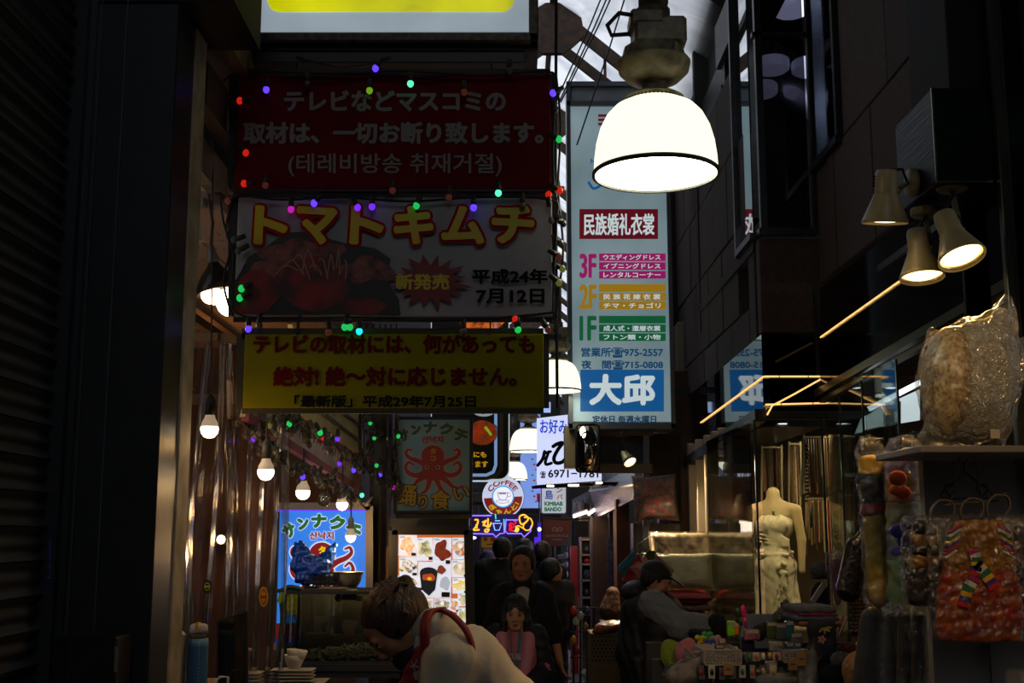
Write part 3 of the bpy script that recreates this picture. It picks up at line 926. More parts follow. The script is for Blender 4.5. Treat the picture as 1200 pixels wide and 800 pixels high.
for i, (ch, r) in enumerate(zip('トマトキムチ', ((296, 240, 342, 292), (345, 241, 399, 291), (408, 239, 454, 292), (459, 240, 512, 291), (515, 240, 572, 290), (573, 239, 629, 291)))):
    lettering(ch, r, fm, M('title_red_outline', 'a81410', .8, spec=.1), t, 5.8, lift=.018 , ring=12, rot=.06)
    lettering(ch, (r[0] + 3, r[1] + 3, r[2] - 3, r[3] - 3), fm, yprint, t, 2.4, lift=.023, ring=10, rot=.06)
lettering('平成24年', (553, 316, 642, 334), fm, blk, t, .9, lift=.02)
lettering('7月12日', (558, 339, 638, 357), fm, blk, t, .9, lift=.02)
for px in (330, 460, 585): hanger([at(px, 232, YG), at(px, 221, YG)], t, .004)
# 4 yellow board
t = board((284, 391, 637, 478), yel_p, 'yellow_notice_board', 'yellow hanging board with dark red Japanese lettering', '3a3408')
lettering('テレビの取材には、何があっても', (297, 391.5, 627, 415), fm, dred, t, 1.1, lift=.004)
lettering('絶対! 絶～対に応じません。', (320, 429, 606, 453), fm, dred, t, 1.2, lift=.004)
lettering('「最新版」平成29年7月25日', (345, 463, 558, 477.5), fm, blk, t, .6, lift=.004)
for px in (348, 350, 574): hanger([at(px, 392, YG), at(px + 1, 371, YG)], t, .003)

# ---- tall blue and white light box on the far wall
YB = 11.6
fb = face_y(YB)
t = thing('tall_light_box_sign', 'tall narrow light box listing clothing shop floors, white and blue', 'light box', at(726, 500, YB))
framem = M('sign_frame_grey', '5a5d60', .4, metal=.6)
x0, x1 = at(665, 300, YB).x, at(787, 300, YB).x
z0, z1 = at(726, 503, YB).z, at(726, 97, YB).z
MB().box(((x0 + x1) / 2, YB + .16, (z0 + z1) / 2), (x1 - x0 - .01, .28, z1 - z0)).build('housing', M('sign_side_metal', '77797a', .4, metal=.5), t)
fr = MB()
for xx in (x0 + .02, x1 - .02): fr.box((xx, YB, (z0 + z1) / 2), (.04, .06, z1 - z0))
for zz in (z0 + .03, z1 - .02, at(726, 122, YB).z): fr.box(((x0 + x1) / 2, YB, zz), (x1 - x0, .06, .05))
fr.build('frame', framem, t)
slab((669, 123, 783, 494), YB, .02, M('lit_pale_acrylic', 'a3bcc2', .35, em=.42, noise=(.9, .3), col2='7c979f'), t, 'lit_face')
slab((669, 101, 783, 119), YB + .01, .02, M('clear_top_panel', '8a9094', .3, noise=(4, .4)), t, 'top_panel')
fb = lambda u, v, d=0.: at(u, v, YB) - Vector((0, d, 0))
E_ = .55
def lit(h, e=E_): return M('lit_' + h + '_%g' % e, h, .4, em=e)
wht = lit('d6e6e8', .7)
patch([rct(679, 245, 771, 280)], fb, lit('6e0a1c'), t, .003, 'red_band')
lettering('民族婚礼衣裳', (684, 250, 767, 276), fb, wht, t, .5, lift=.006)
for k, (y0, col, fl, rows) in enumerate(((297, 'b01a72', '3F', ('ウエディングドレス', 'イブニングドレス', 'レンタルコーナー')), (333, 'b88a10', '2F', ('', '民 族 花 嫁 衣 裳', 'チマ・チョゴリ')), (370, '0c6a3c', '1F', ('', '成人式・還暦衣裳', 'フトン類・小物')))):
    for j in range(3):
        yy = y0 + j * 10.3
        patch([rct(702, yy, 780, yy + 8.8)], fb, lit(col), t, .003, 'floor_band')
        if rows[j]: lettering(rows[j], (707, yy + 1.2, 774, yy + 7.6), fb, wht, t, .15, lift=.006)
    lettering(fl, (679, y0, 699, y0 + 29), fb, lit(col), t, 1.0, lift=.004)
lettering('営業所☎975-2557', (681, 407, 777, 419), fb, lit('0a4a78'), t, .35, lift=.005)
lettering('夜　間☎715-0808', (681, 422, 777, 433), fb, lit('0a4a78'), t, .35, lift=.005)
patch([rct(680, 433, 778, 482)], fb, lit('1464a8'), t, .003, 'blue_panel')
lettering('大邱', (690, 438, 768, 475), fb, wht, t, 1.8, lift=.006)
lettering('定休日 毎週水曜日', (694, 486.5, 769, 496), fb, lit('0a3a60'), t, .3, lift=.005)
# script logo near the top (partly behind the lamp)
patch(stroke(spline([(690, 214), (696, 221), (706, 214), (698, 202), (704, 192), (716, 196), (722, 205)], 5), 3.0), fb, lit('1464a8'), t, .004, 'logo')
lettering('NATIONAL', (692, 186, 730, 192), fb, lit('1464a8'), t, .3, lift=.004)
patch([rct(701, 134, 715, 137), rct(701, 139, 715, 142), rct(701, 144, 715, 147)], fb, lit('6e0a1c'), t, .004, 'logo')
MB().box((x1 + .05, YB + .15, z0 + .4), (.25, .05, .06)).box((x1 + .05, YB + .15, z1 - .5), (.25, .05, .06)).build('wall_bracket', darkmetal, t)

# ================================================================== ARCADE LAMPS
shade_o = M('lamp_glass_outer', 'fff8d0', .3, em=1.25, ecol='fffbdc')
shade_i = M('lamp_glass_inner', 'ffffe6', .3, em=5.5, ecol='fffbe8')
housing_m = M('lamp_housing_cream', 'a89c74', .45, noise=(16, .4), col2='5c543a')
pole_m = M('lamp_stem_paint', '6a624e', .5, noise=(14, .5), col2='2e2a20')
def arcade_lamp(px, py, Y, label, parts=True, out=None, drop=True):
    c = at(px, py, Y)
    t = thing('arcade_lamp', label, 'lamp', c, group='arcade lamps along the ridge')
    n = 48 if parts else 24
    prof = [(.237, 0), (.234, .06), (.226, .12), (.210, .18), (.186, .228), (.155, .262), (.105, .288)]
    mb = MB().lathe(prof, c, n, caps=False)
    s_ = mb.build('glass_shade', out or shade_o, t, True)
    MB().lathe([(.229, .002), (.225, .05), (.215, .11), (.198, .17), (.17, .215), (.13, .25), (.02, .262)], c, n, caps=False).build('glass_lining', shade_i, t, True)
    MB().lathe([(.232, -.006), (.243, -.006), (.243, .006), (.236, .012), (.232, .006), (.232, -.006)], c, n, caps=False).build('rim', M('lamp_rim', '2a2818', .5), t, True)
    smooth_by_angle(MB().lathe([(.11, .275), (.115, .30), (.095, .312), (.06, .318), (.045, .35), (.05, .36), (.10, .375), (.135, .41), (.142, .445), (.135, .455), (.125, .46), (.115, .50), (.10, .505), (.0, .505)], c, n).build('ballast_dish', housing_m, t))
    if parts:
        mb = MB()
        for i in range(48):
            a = 2 * math.pi * i / 48
            mb.bar(c + Vector((.110 * math.cos(a), .110 * math.sin(a), .292)), c + Vector((.122 * math.cos(a), .122 * math.sin(a), .276)), .005)
        mb.build('cage_ring', M('ring_metal', '3a382c', .5), t)
        for k in range(4):
            a = .6 + k * math.pi / 2
            MB().box(c + Vector((.128 * math.cos(a), .128 * math.sin(a), .465)), (.02, .02, .04), rz=a, bev=.003).build('clip', housing_m, t)
    MB().box(c + Vector((.02, 0, .55)), (.20, .18, .11), bev=.012).box(c + Vector((-.03, -.02, .60)), (.13, .15, .06), bev=.01).build('ballast_box', housing_m, t)
    L = (7.25 - c.z - .6) if drop else .42
    if not drop: MB().bar(c + Vector((0, 0, 1.0)), Vector((-1.34, c.y, c.z + 1.0)), .03, .05).build('wall_arm', darkmetal, t)
    MB().lathe([(.055, .60), (.055, .60 + L)], c, 20).lathe([(.068, .60), (.068, .66), (.055, .67)], c, 20).build('stem', pole_m, t, True)
    if parts:
        MB().tube([c + Vector(v) for v in ((-.05, -.08, .60), (-.14, -.09, .61), (-.185, -.09, .56), (-.17, -.09, .52), (-.10, -.08, .53))], .009, 8).build('cable', M('black_cable', '0a0a0a', .5), t, True)
    MB().lathe([(.012, .06), (.05, .08), (.055, .14), (.04, .2), (.03, .25), (.0, .25)], c, 16).build('bulb', M('lamp_bulb', 'ffffff', .3, em=9), t, True)
    return t
arcade_lamp(768.5, 204, 4.4, 'large glowing glass dome lamp nearest, on a thick stem')
arcade_lamp(652, 458, 11.3, 'second glowing dome lamp, beside the yellow hanging board', parts=False, drop=False)
arcade_lamp(619, 529, 15.2, 'third glowing dome lamp, left of the white telephone sign', parts=False, drop=False)
arcade_lamp(601, 562, 19.5, 'fourth dome lamp, half hidden behind the round coffee sign', parts=False, drop=False)
lamp_fill = arcade_lamp(768, 204, 4.4, 'added dome lamp behind the viewer, lighting the board fronts', parts=False)
lamp_fill.location = (.4, -2.4, 3.05)  # unseen lamp added to light the signs from the front

# wires crossing below the roof
t = thing('overhead_wires', 'four thin black wires slanting across the bright roof', 'wires', at(655, 130, 8))
for a_, b_ in (((728, -60), (652, 118)), ((736, -60), (654, 122)), ((742, -60), (657, 120)), ((750, -60), (676, 170))):
    MB().tube([at(*a_, 8.0), at((a_[0] + b_[0]) / 2 + 1, (a_[1] + b_[1]) / 2 + 2, 8.2), at(*b_, 8.4)], .006, 6).build('wire', M('black_cable', '0a0a0a', .5), t)

# ================================================================== FAIRY LIGHTS ROUND THE HANGING BOARDS
sock_m = M('fairy_socket', '2c2a22', .6)
cord_m = M('fairy_cord', '120c0a', .6)
LED = dict(blue=('5a38ff', 1.6), red=('ff2a18', .5), green=('20d060', .8), cyan=('60ffc0', 1.2), lime=('80c020', .6), magenta=('d020c0', .8), violet=('8030ff', .9), off=('5a5048', 0), grey=('6a6862', 0), dimred=('a04a3a', .12), dimyel=('8a9040', .3), teal=('20e0e8', 1.2))
def ledm(k):
    h, e = LED[k]
    return M('led_' + k, h, .35, em=e) if e else M('led_' + k, h, .35)
def fairy(name, label, cords, bulbs, Y, r=.0125, cat='string lights'):
    """cords: polylines in sign pixels; bulbs: (px, py, colour, hang angle in degrees)"""
    t = thing(name, label, cat, at(*bulbs[0][:2], Y))
    for c in cords:
        rr = random.Random(len(c))
        pts = spline([at(p[0], p[1], Y + rr.uniform(-.004, .004)) for p in c], 3) if False else [at(p[0], p[1], Y + rr.uniform(-.004, .004)) for p in spline(c, 4)]
        MB().tube(pts, .0045, 6).build('cord', cord_m, t)
    for px, py, col, ang in bulbs:
        c = at(px, py, Y - .012)
        a = math.radians(ang)
        up = Vector((math.sin(a), 0, math.cos(a)))
        b = MB().ball((0, 0, 0), (r, r, r * 1.15), 10).build('bulb', ledm(col), t, True, local=True)
        b.location = c - t.location
        s = MB().tube([up * r * .7, up * r * 1.6, up * r * 3.6], [r * .72, r * .85, r * .7], 8).build('socket', sock_m, b, True, local=True)
    return t
fairy('fairy_lights', 'coloured fairy lights draped round the dark red board', [
    [(262, 95), (278, 86), (320, 84), (400, 86), (470, 83), (560, 88), (640, 84), (650, 100), (648, 180), (650, 226)],
    [(276, 90), (273, 130), (276, 180), (268, 215), (285, 226), (340, 225), (420, 228), (500, 224), (580, 229), (648, 224)],
    [(330, 84), (335, 90), (400, 90), (430, 86), (500, 90), (545, 86)]],
    [(312, 105, 'blue', 0), (433, 106, 'lime', 0), (481, 98, 'cyan', 0), (440, 80, 'blue', 30), (360, 98, 'off', 0), (544, 108, 'dimred', 0), (597, 83, 'off', 0), (281, 118, 'red', 90), (288, 179, 'red', -40),
     (286, 215, 'red', 90), (311, 217, 'dimred', 0), (460, 223, 'dimred', 0), (526, 231, 'dimred', 0), (584, 226, 'cyan', 0), (643, 228, 'red', 180), (648, 109, 'blue', 60), (655, 163, 'green', -60), (656, 223, 'red', -60), (651, 128, 'off', -20)], YG - .03)
fairy('fairy_lights', 'coloured fairy lights draped round the tomato kimchi board', [
    [(258, 235), (280, 229), (330, 234), (400, 231), (480, 236), (560, 231), (646, 234), (652, 260), (649, 330), (648, 366)],
    [(272, 235), (265, 270), (274, 300), (270, 350), (285, 370), (340, 373), (420, 372), (500, 376), (580, 373), (648, 366)],
    [(258, 230), (262, 260), (270, 290), (262, 330), (272, 370)]],
    [(341, 245, 'magenta', 0), (368, 238, 'blue', 40), (419, 243, 'violet', -30), (436, 242, 'violet', 0), (488, 241, 'green', 20), (555, 243, 'blue', 0), (612, 240, 'off', 0), (267, 235, 'dimred', 60), (274, 281, 'grey', 70), (279, 294, 'grey', 60), (646, 258, 'grey', 60),
     (283, 338, 'green', 60), (281, 349, 'green', 60), (291, 385, 'blue', 0), (304, 381, 'off', 0), (404, 383, 'green', 10), (410, 383, 'green', -10), (421, 388, 'teal', 0), (543, 388, 'grey', 0), (604, 374, 'red', 170), (607, 386, 'green', 0), (642, 386, 'dimred', -30), (655, 300, 'dimred', -60), (655, 331, 'dimyel', -50), (385, 389, 'dimred', 0)], YG - .03)

# vertical cable of bulbs beside the boards (px 655)
fairy('fairy_lights', 'fairy light strand hanging on the pipe beside the boards', [[(652, 90), (657, 150), (654, 220), (660, 290), (655, 340), (650, 390)]], [(659, 222, 'dimred', -60), (660, 262, 'off', -60), (657, 285, 'grey', -50), (659, 315, 'dimyel', -60)], YG + .02)

# ================================================================== LEFT SIDE
# roller shutter: every slat a part
t = thing('roller_shutter', 'dark closed corrugated roller shutter at the left edge', 'shutter', (-1.40, 2.6, 0))
slat_m = M('shutter_slat_paint', '3c3f42', .45, metal=.2, noise=(5, .3))
prof = []
for k in range(13):
    u = k / 12
    prof.append((.007 * math.cos(2 * math.pi * u * 2) + .003 * math.cos(2 * math.pi * u), u * .096))
V = []; Fc = []
for y in (-1.05, 1.05):
    for d, z in prof: V.append((d, y, z))
n = len(prof)
for i in range(n - 1): Fc.append([i, i + 1, n + i + 1, n + i])
V += [(-.012, -1.05, 0), (-.012, -1.05, .096), (-.012, 1.05, 0), (-.012, 1.05, .096)]
q = 2 * n
Fc += [[0, n, q + 2, q], [n - 1, q + 1, q + 3, 2 * n - 1], list(range(n)) + [q + 1, q], (list(range(n, 2 * n)) + [q + 3, q + 2])[::-1]]
first = mesh_obj('slat', V, Fc, slat_m, t, smooth=False, local=True)
smooth_by_angle(first, 50)
first.location = (0, 0, .02)
for i in range(1, 46):
    c = first.copy(); COL.objects.link(c); c.parent = t; c.location = (.002 * math.sin(i * 5.1), 0, .02 + i * .10)
MB().bar((-1.385, 3.64, 0), (-1.385, 3.64, 4.7), .05, .05).bar((-1.35, 3.655, 0), (-1.35, 3.655, 4.7), .012, .02).build('guide_rail', M('guide_rail_grey', '34373a', .4, metal=.4), t)
# small blue vertical plate with maker's lettering on the rail
t = thing('maker_plate', 'small vertical blue plate on the shutter guide rail', 'plate', at(58, 687, 3.61))
MB().box(at(58.5, 655, 3.615), (.014, .004, .15)).build('plate_body', M('plate_blue', '101c50', .4), t)
lettering('Fukuwan', (54, 655, 84, 659), lambda u, v, d=0.: at(58.5 + (v - 657), 655 - (u - 69) * 1.5, 3.612) - Vector((0, d, 0)), M('plate_letter', '6a7aa0', .5), t)
# control box
t = thing('shutter_control_box', 'dark metal switch box at the bottom left on the pillar', 'box', at(108, 860, 3.5))
MB().box(at(108, 802, 3.56), (.175, .14, .28), bev=.006).build('case', M('box_dark_bronze', '2b2622', .4, metal=.4, noise=(14, .5)), t)
MB().box(at(104, 802, 3.487), (.14, .006, .24), bev=.002).build('door', M('box_door', '332d28', .4, metal=.4, noise=(14, .5)), t)
MB().lathe([(.014, 0), (.014, .012), (.0, .012)], at(94, 800, 3.485), 12, R=Matrix.Rotation(math.pi / 2, 3, 'X')).build('lock', steeld, t)
MB().box(at(135, 772, 3.487), (.012, .004, .07)).build('label_strip', M('grey_label', '6a6a66', .6), t)
# clear pouch taped to the post
film = glassy('crinkled_clear_film', 'f6f6f2', .06, .13, bump=(24, 1.0), milk=.012, grz=.42)
film2 = glassy('crinkled_bag_film', 'f6f6f2', .06, .13, bump=(30, 1.0, (1, 1, .6)), milk=.01, grz=.38)
t = thing('clear_pouch', 'crinkled clear plastic pouch with receipts taped to the beige post', 'pouch', at(186, 685, 3.84))
MB().box(at(187, 645, 3.845), (.026, .012, .17), bev=.003).build('papers', M('paper_slips', 'b0a898', .7, noise=(40, .4)), t)
s = Soft(); a, b = at(178, 690, 3.825), at(197, 600, 3.825)
s.box((a + b) / 2, (abs(b.x - a.x) / 2, .009, abs(b.z - a.z) / 2), rd=.008)
s.build('film', film, t, h=.004, wr=(.002, 90, 3))

# stall ceiling fittings
def rball(name, label, px, py, Y, r, ledcol, cat='light bulb', cordto=None, socket='white', en=2.5):
    en *= .3
    t = thing(name, label, cat, at(px, py, Y))
    c = at(px, py, Y)
    MB().lathe([(.0, -r), (r * .55, -r * .86), (r * .9, -r * .45), (r, 0), (r * .96, r * .3)], c, 20).build('globe', M('led_globe', 'fff2dc', .3, em=6, ecol='ffe8c8'), t, True)
    MB().lathe([(r * .97, r * .3), (r * .9, r * .75), (r * .6, r * 1.3), (r * .5, r * 1.7)], c, 16).build('bulb_collar', M('led_collar', 'd8d0c4', .4, em=.25, ecol='ffd8a8'), t, True)
    MB().lathe([(r * .55, r * 1.6), (r * .58, r * 3.2), (r * .4, r * 3.6), (r * .15, r * 4.0)], c, 14).build('socket', M('socket_' + socket, {'black': '101012', 'white': 'a89c8c', 'grey': '5a5852'}[socket], .5), t, True)
    if cordto is not None: MB().tube([c + Vector((0, 0, r * 3.8)), cordto], .0035, 6).build('cord', M('cord_brown', '3a2a20', .6), t)
    if en: lamp('POINT', 'bulb_glow', c - Vector((0, 0, r * 1.6)), en, (1, .80, .52), r, parent=t)
    return t
rball('hanging_bulb', 'bare bulb in black socket hanging before the clear curtain', 245.5, 503, 4.15, .031, 0, cordto=at(250, 120, 4.45), socket='black', en=3)
rball('hanging_bulb', 'largest bare bulb of the row under the stall awning', 311.5, 553, 4.3, .030, 0, cordto=at(313, 490, 4.3), en=2.5, socket='grey')
rball('hanging_bulb', 'bare bulb in the awning row between the large one and the unlit one', 355, 577, 5.0, .030, 0, cordto=at(356, 525, 5.0), en=2.5, socket='grey')
rball('hanging_bulb', 'lit bulb just right of the clear unlit bulb', 401, 591, 5.9, .029, 0, cordto=at(402, 545, 5.9), en=2.5, socket='grey')
rball('hanging_bulb', 'bulb on a long cord in front of the blue octopus light box', 411, 629, 5.6, .024, 0, cordto=at(411, 572, 5.6), en=14)
t = thing('unlit_bulb', 'clear unlit round bulb over the blue octopus light box', 'light bulb', at(380, 587, 5.4))
c = at(380, 585, 5.4)
MB().ball(c, (.031, .031, .034), 20).build('glass_envelope', glassy('bulb_glass', 'c8c0b0', .2, .05, milk=.25, milkcol='b0a898'), t, True)
MB().lathe([(.014, .03), (.016, .055), (.012, .085), (.0, .09)], c, 12).build('screw_base', M('brass_base', '6a5c3c', .4, metal=.8), t, True)
# reflector lamp
t = thing('reflector_lamp', 'dark conical reflector lamp with two glowing bulbs under the stall ceiling', 'lamp', at(252, 352, 4.55))
c = at(254, 330, 4.55)
R = Euler((0, math.radians(-12), 0)).to_matrix()
MB().lathe([(.022, .075), (.03, .06), (.055, .03), (.082, -.02), (.086, -.045), (.08, -.045), (.05, .022), (.02, .055)], c, 28, R=R, caps=False).build('reflector', M('reflector_dark', '2c2620', .35, metal=.4), t, True)
MB().lathe([(.022, .07), (.022, .10), (.015, .14), (.010, .15)], c, 14, R=R).build('socket', M('lamp_socket_grey', '6a6058', .5), t, True)
g = M('hot_bulb', 'fff0d8', .3, em=8, ecol='ffe4bc')
MB().ball(c + R @ Vector((-.025, 0, -.052)), (.045, .05, .034), 18).build('bulb', g, t, True)
MB().ball(c + R @ Vector((.035, .0, -.088)), (.052, .05, .058), 18).build('bulb', g, t, True)
MB().tube([c + R @ Vector((0, 0, .14)), c + Vector((-.03, .02, .24)), at(243, 215, 4.5)], .006, 8).tube([at(231, 215, 4.5), at(243, 215, 4.5), at(268, 238, 4.5)], .011, 8).build('bracket_arm', rust, t)
lamp('POINT', 'reflector_glow', c + Vector((0, -.03, -.20)), 2.0, (1, .80, .52), .05, parent=t)
t = thing('spotlight', 'small white cylinder spotlight, unlit, on the stall ceiling', 'spotlight', at(236, 285, 4.7))
c = at(228, 272, 4.7); R = Euler((0, math.radians(-14), 0)).to_matrix()
MB().lathe([(.027, -.045), (.030, -.04), (.030, .045), (.022, .05), (.0, .05)], c, 20, R=R).build('barrel', M('spot_white', 'd8d0c4', .5, noise=(20, .3)), t, True)
MB().tube([c + R @ Vector((0, 0, .05)), at(235, 240, 4.7), at(235, 222, 4.7)], .007, 8).build('arm', M('spot_white'), t)
MB().box(at(235, 234, 4.72), (.05, .06, .06), bev=.006).build('track_adapter', M('spot_grey', '8a8a80', .5), t)
t = thing('ceiling_downlight', 'small round glowing downlight deep in the stall beyond the curtain', 'downlight', at(219, 461, 7.6))
MB().lathe([(.0, 0), (.022, .0), (.028, .01), (.03, .02)], at(219, 461, 7.6), 16).build('lens', g, t, True)
MB().box(at(219, 459, 7.6) + Vector((0, 0, .03)), (.1, .1, .02), bev=.004).build('plate', steeld, t)
lamp('POINT', 'downlight_glow', at(219, 470, 7.5), 3, (1, .7, .4), .04, parent=t)
t = thing('wall_lamp', 'small warm star of light on the brown stall wall', 'lamp', at(259, 632, 8.3))
MB().ball(at(259, 632, 8.3), .03, 12).build('bulb', g, t, True)
MB().box(at(259, 632, 8.36), (.08, .04, .08), bev=.01).build('back_plate', steeld, t)
lamp('POINT', 'wall_lamp_glow', at(259, 632, 8.2), 3, (1, .68, .38), .04, parent=t)

# clear vinyl curtain in folds
def curtain(name, label, pts, z0, z1, seed, mat):
    t = thing(name, label, 'curtain', (pts[0][0], pts[0][1], z0))
    V, Fc = [], []
    N, Hn = 110, 14
    rs = random.Random(seed); ph = rs.random() * 6
    P = spline([(p[0], p[1]) for p in pts], N // (len(pts) - 1) + 1)[:N]
    for i, (x, y) in enumerate(P):
        for j in range(Hn + 1):
            u = j / Hn
            a = .014 * math.sin(i * .55 + ph + .5 * u) + .008 * math.sin(i * 1.35 + 2 * ph - .8 * u) + .01 * math.sin(i * .17 + u * 3)
            V.append((x + a * .7 + .02 * math.sin(i * .13 + 3 * u), y + a * 1.6, z0 + (z1 - z0) * u))
    for i in range(len(P) - 1):
        for j in range(Hn):
            q = i * (Hn + 1) + j; Fc.append([q, q + Hn + 1, q + Hn + 2, q + 1])
    mesh_obj('vinyl_sheet', V, Fc, mat, t, smooth=True)
    return t
vinyl = glassy('clear_vinyl', 'efeae6', .03, .14, bump=(3, .5, (6, 6, .25)), milk=.04, milkcol='8a7a80')
a, b, c_, d_ = at(196, 800, 4.4), at(240, 800, 4.4), at(290, 800, 4.55), at(328, 800, 4.7)
t = curtain('clear_curtain', 'hanging clear plastic curtain in long folds at the stall front', [(p.x, p.y) for p in (a, b, c_, d_)], 1.0, 2.30, 4, vinyl)
MB().bar((a.x, a.y, 2.32), (b.x, b.y, 2.32), .03).bar((b.x, b.y, 2.32), (d_.x, d_.y, 2.32), .03).build('curtain_rail', M('wood_rail'), t)
# two round stickers on it
for nm, lb, px, py, bgc, fgc in (('round_sticker', 'small black and yellow round sticker on the curtain', 243, 687, '14140c', 'c8b820'), ('round_sticker', 'oval orange sticker low on the curtain', 309, 699, 'd8a010', 'b02010')):
    Yk = 4.33 if px < 300 else 4.55
    t = thing(nm, lb, 'sticker', at(px, py, Yk))
    f_ = face_y(Yk)
    patch([ell(px, py, 5.4, 8 if px < 300 else 12)], f_, M('sticker_' + bgc, bgc, .5), t, .001, 'disc')
    patch([ell(px, py, 3.6, 5 if px < 300 else 9)], f_, M('sticker_' + fgc, fgc, .5), t, .003, 'ring_print')
    patch([ell(px, py, 2.8, 3.6 if px < 300 else 7)], f_, M('sticker_' + bgc), t, .005, 'disc_print')
    patch([rct(px - 3, py - 1.5, px + 3, py + 1.5)], f_, M('sticker_' + fgc), t, .006, 'bar_print')

# awning boards over the stall front, painted with a menu nobody can read
t = thing('awning_board', 'long slanting white menu board with pink edge over the stall front', 'sign board', at(288, 492, 3.95))
A0, A1, A2, A3 = at(287, 488, 4.42), at(417, 572, 6.4), at(420, 530, 6.4), at(300, 440, 4.42)
MB().quadslab([A0, A1, A2, A3], (-.02, 0, 0)).build('board', M('menu_board_white', 'd8ccc8', .6, noise=(5, .25)), t)
MB().bar(A0, A1, .03, .035).bar(A3, A2, .03, .03).bar(A1, A2, .03, .03).build('pink_edge', M('pink_edge', '8a4a52', .6), t)
def fA(u, v, d=0.):
    p = A0.lerp(A1, u); q = A3.lerp(A2, u)
    return p.lerp(q, v) + Vector((d, -.0, 0))
rn = random.Random(5)
for nm, m_, us in (('green_strokes', M('menu_green', '1c6a44', .6), [.16 + .022 * k for k in range(7)]), ('red_strokes', M('menu_red', '8a1c22', .6), [.36 + .031 * k for k in range(19)])):
    pol = []
    for u in us:
        top = .86 - .05 * rn.random(); bot = .28 + .25 * rn.random()
        v = top
        while v > bot:
            l = .05 + .05 * rn.random(); w = .003 + .004 * rn.random()
            pol.append([(u - w, v), (u + w, v), (u + w, v - l), (u - w, v - l)]); v -= l + .015
    o = patch(pol, fA, m_, t, .012, nm); o['kind'] = 'stuff'
t = thing('awning_board', 'yellowish upper menu board behind the slanting white one', 'sign board', at(345, 480, 4.6))
B0, B1, B2, B3 = at(343, 478, 4.7), at(421, 531, 6.3), at(421, 440, 6.3), at(343, 380, 4.7)
MB().quadslab([B0, B1, B2, B3], (-.02, 0, 0)).build('board', M('menu_board_yellow', 'b8a870', .6, noise=(5, .3)), t)
mb = MB()
for k in range(4): mb.bar(B0.lerp(B3, .2 + k * .2) + Vector((.01, 0, 0)), B1.lerp(B2, .15 + k * .2) + Vector((.01, 0, 0)), .006, .012)
mb.build('ruled_lines', M('menu_rule', '3a3428', .6), t)
t = thing('awning_post', 'thin red brown post at the far end of the awning boards', 'post', at(419, 580, 6.3))
MB().bar(at(421, 380, 6.3), at(419, 580, 6.3), .035).build('bar', M('redbrown_paint', '3c1c18', .6), t)
t = thing('slatted_screen', 'grey slatted screen hanging left of the octopus board', 'screen', at(445, 590, 7.4))
for k in range(7):
    px = 426 + k * 6.5
    MB().bar(at(px, 380, 7.2), at(px + 1, 540 + k * 6, 7.2), .026, .012).build('slat', M('screen_slat', '4a4446', .6, noise=(9, .3)), t)
MB().bar(at(424, 500, 7.22), at(470, 548, 7.22), .02).bar(at(424, 530, 7.22), at(466, 582, 7.22), .03).build('rail', M('pink_edge'), t)

# tangle of fairy bulbs along the awning
def tangle(label, line, n, seed, lit_, r=.0115, cordw=2, jitter=11):
    rn = random.Random(seed)
    t = thing('fairy_lights', label, 'string lights', at(*line[0]))
    P = [at(*p) for p in line]
    def along(s_):
        s_ *= len(P) - 1; i = min(int(s_), len(P) - 2); return P[i].lerp(P[i + 1], s_ - i)
    for c in range(cordw):
        pts = []
        for i in range(n + 1):
            p = along(i / n); k = p.y / F
            pts.append(p + Vector((rn.uniform(-1, 1) * k * jitter * .5, rn.uniform(-.03, .03), rn.uniform(-1, 1) * k * jitter * .7)))
        MB().tube(pts, .004, 6).build('cord', M('grey_cord', '4a443c', .6), t)
    for i in range(n):
        p = along((i + .5) / n); k = p.y / F
        p = p + Vector((rn.uniform(-1, 1) * k * jitter, rn.uniform(-.05, .05), rn.uniform(-1.3, .7) * k * jitter))
        col = lit_.get(i, rn.choice(['off', 'grey', 'off', 'grey', 'off', 'off']))
        up = Vector((rn.uniform(-.7, .7), rn.uniform(-.3, .3), 1)).normalized()
        b = MB().ball((0, 0, 0), (r, r, r * 1.1), 8).build('bulb', ledm(col), t, True, local=True); b.location = p - t.location
        MB().tube([up * r * .6, up * r * 1.8, up * r * 3.8], [r * .72, r * .9, r * .7], 7).build('socket', M('grey_socket', '4a4844', .6), b, True, local=True)
    return t
tangle('dense strand of bulbs along the lower edge of the slanting white board', [(284, 492, 4.45), (312, 528, 4.5), (345, 545, 4.8), (380, 562, 5.4), (425, 590, 6.0)], 46, 11, {4: 'violet', 6: 'grey', 14: 'blue', 20: 'dimred', 25: 'blue', 33: 'lime', 44: 'cyan'})
tangle('strand of bulbs crossing the middle of the slanting white board', [(318, 478, 4.4), (340, 500, 4.5), (365, 505, 4.6), (390, 520, 5.2), (422, 545, 5.8)], 42, 12, {3: 'dimyel', 5: 'dimred', 12: 'green', 20: 'green', 27: 'red', 30: 'violet', 36: 'violet', 39: 'blue'})
tangle('strand of bulbs on the grey slatted screen', [(422, 478, 6.6), (440, 505, 6.8), (455, 530, 7.0), (474, 566, 7.1)], 30, 13, {4: 'green', 9: 'green', 12: 'lime', 15: 'lime', 20: 'green'}, jitter=9)
tangle('short strand of bulbs beside the octopus board', [(420, 520, 6.3), (432, 548, 6.5), (450, 562, 6.7), (470, 578, 6.8)], 22, 14, {2: 'cyan', 8: 'green', 12: 'blue', 17: 'magenta'}, jitter=7)
tangle('single run of bulbs dangling left of the octopus board', [(466, 470, 6.5), (464, 520, 6.5), (467, 560, 6.6), (468, 580, 6.6)], 10, 15, {2: 'green'}, cordw=1, jitter=4)

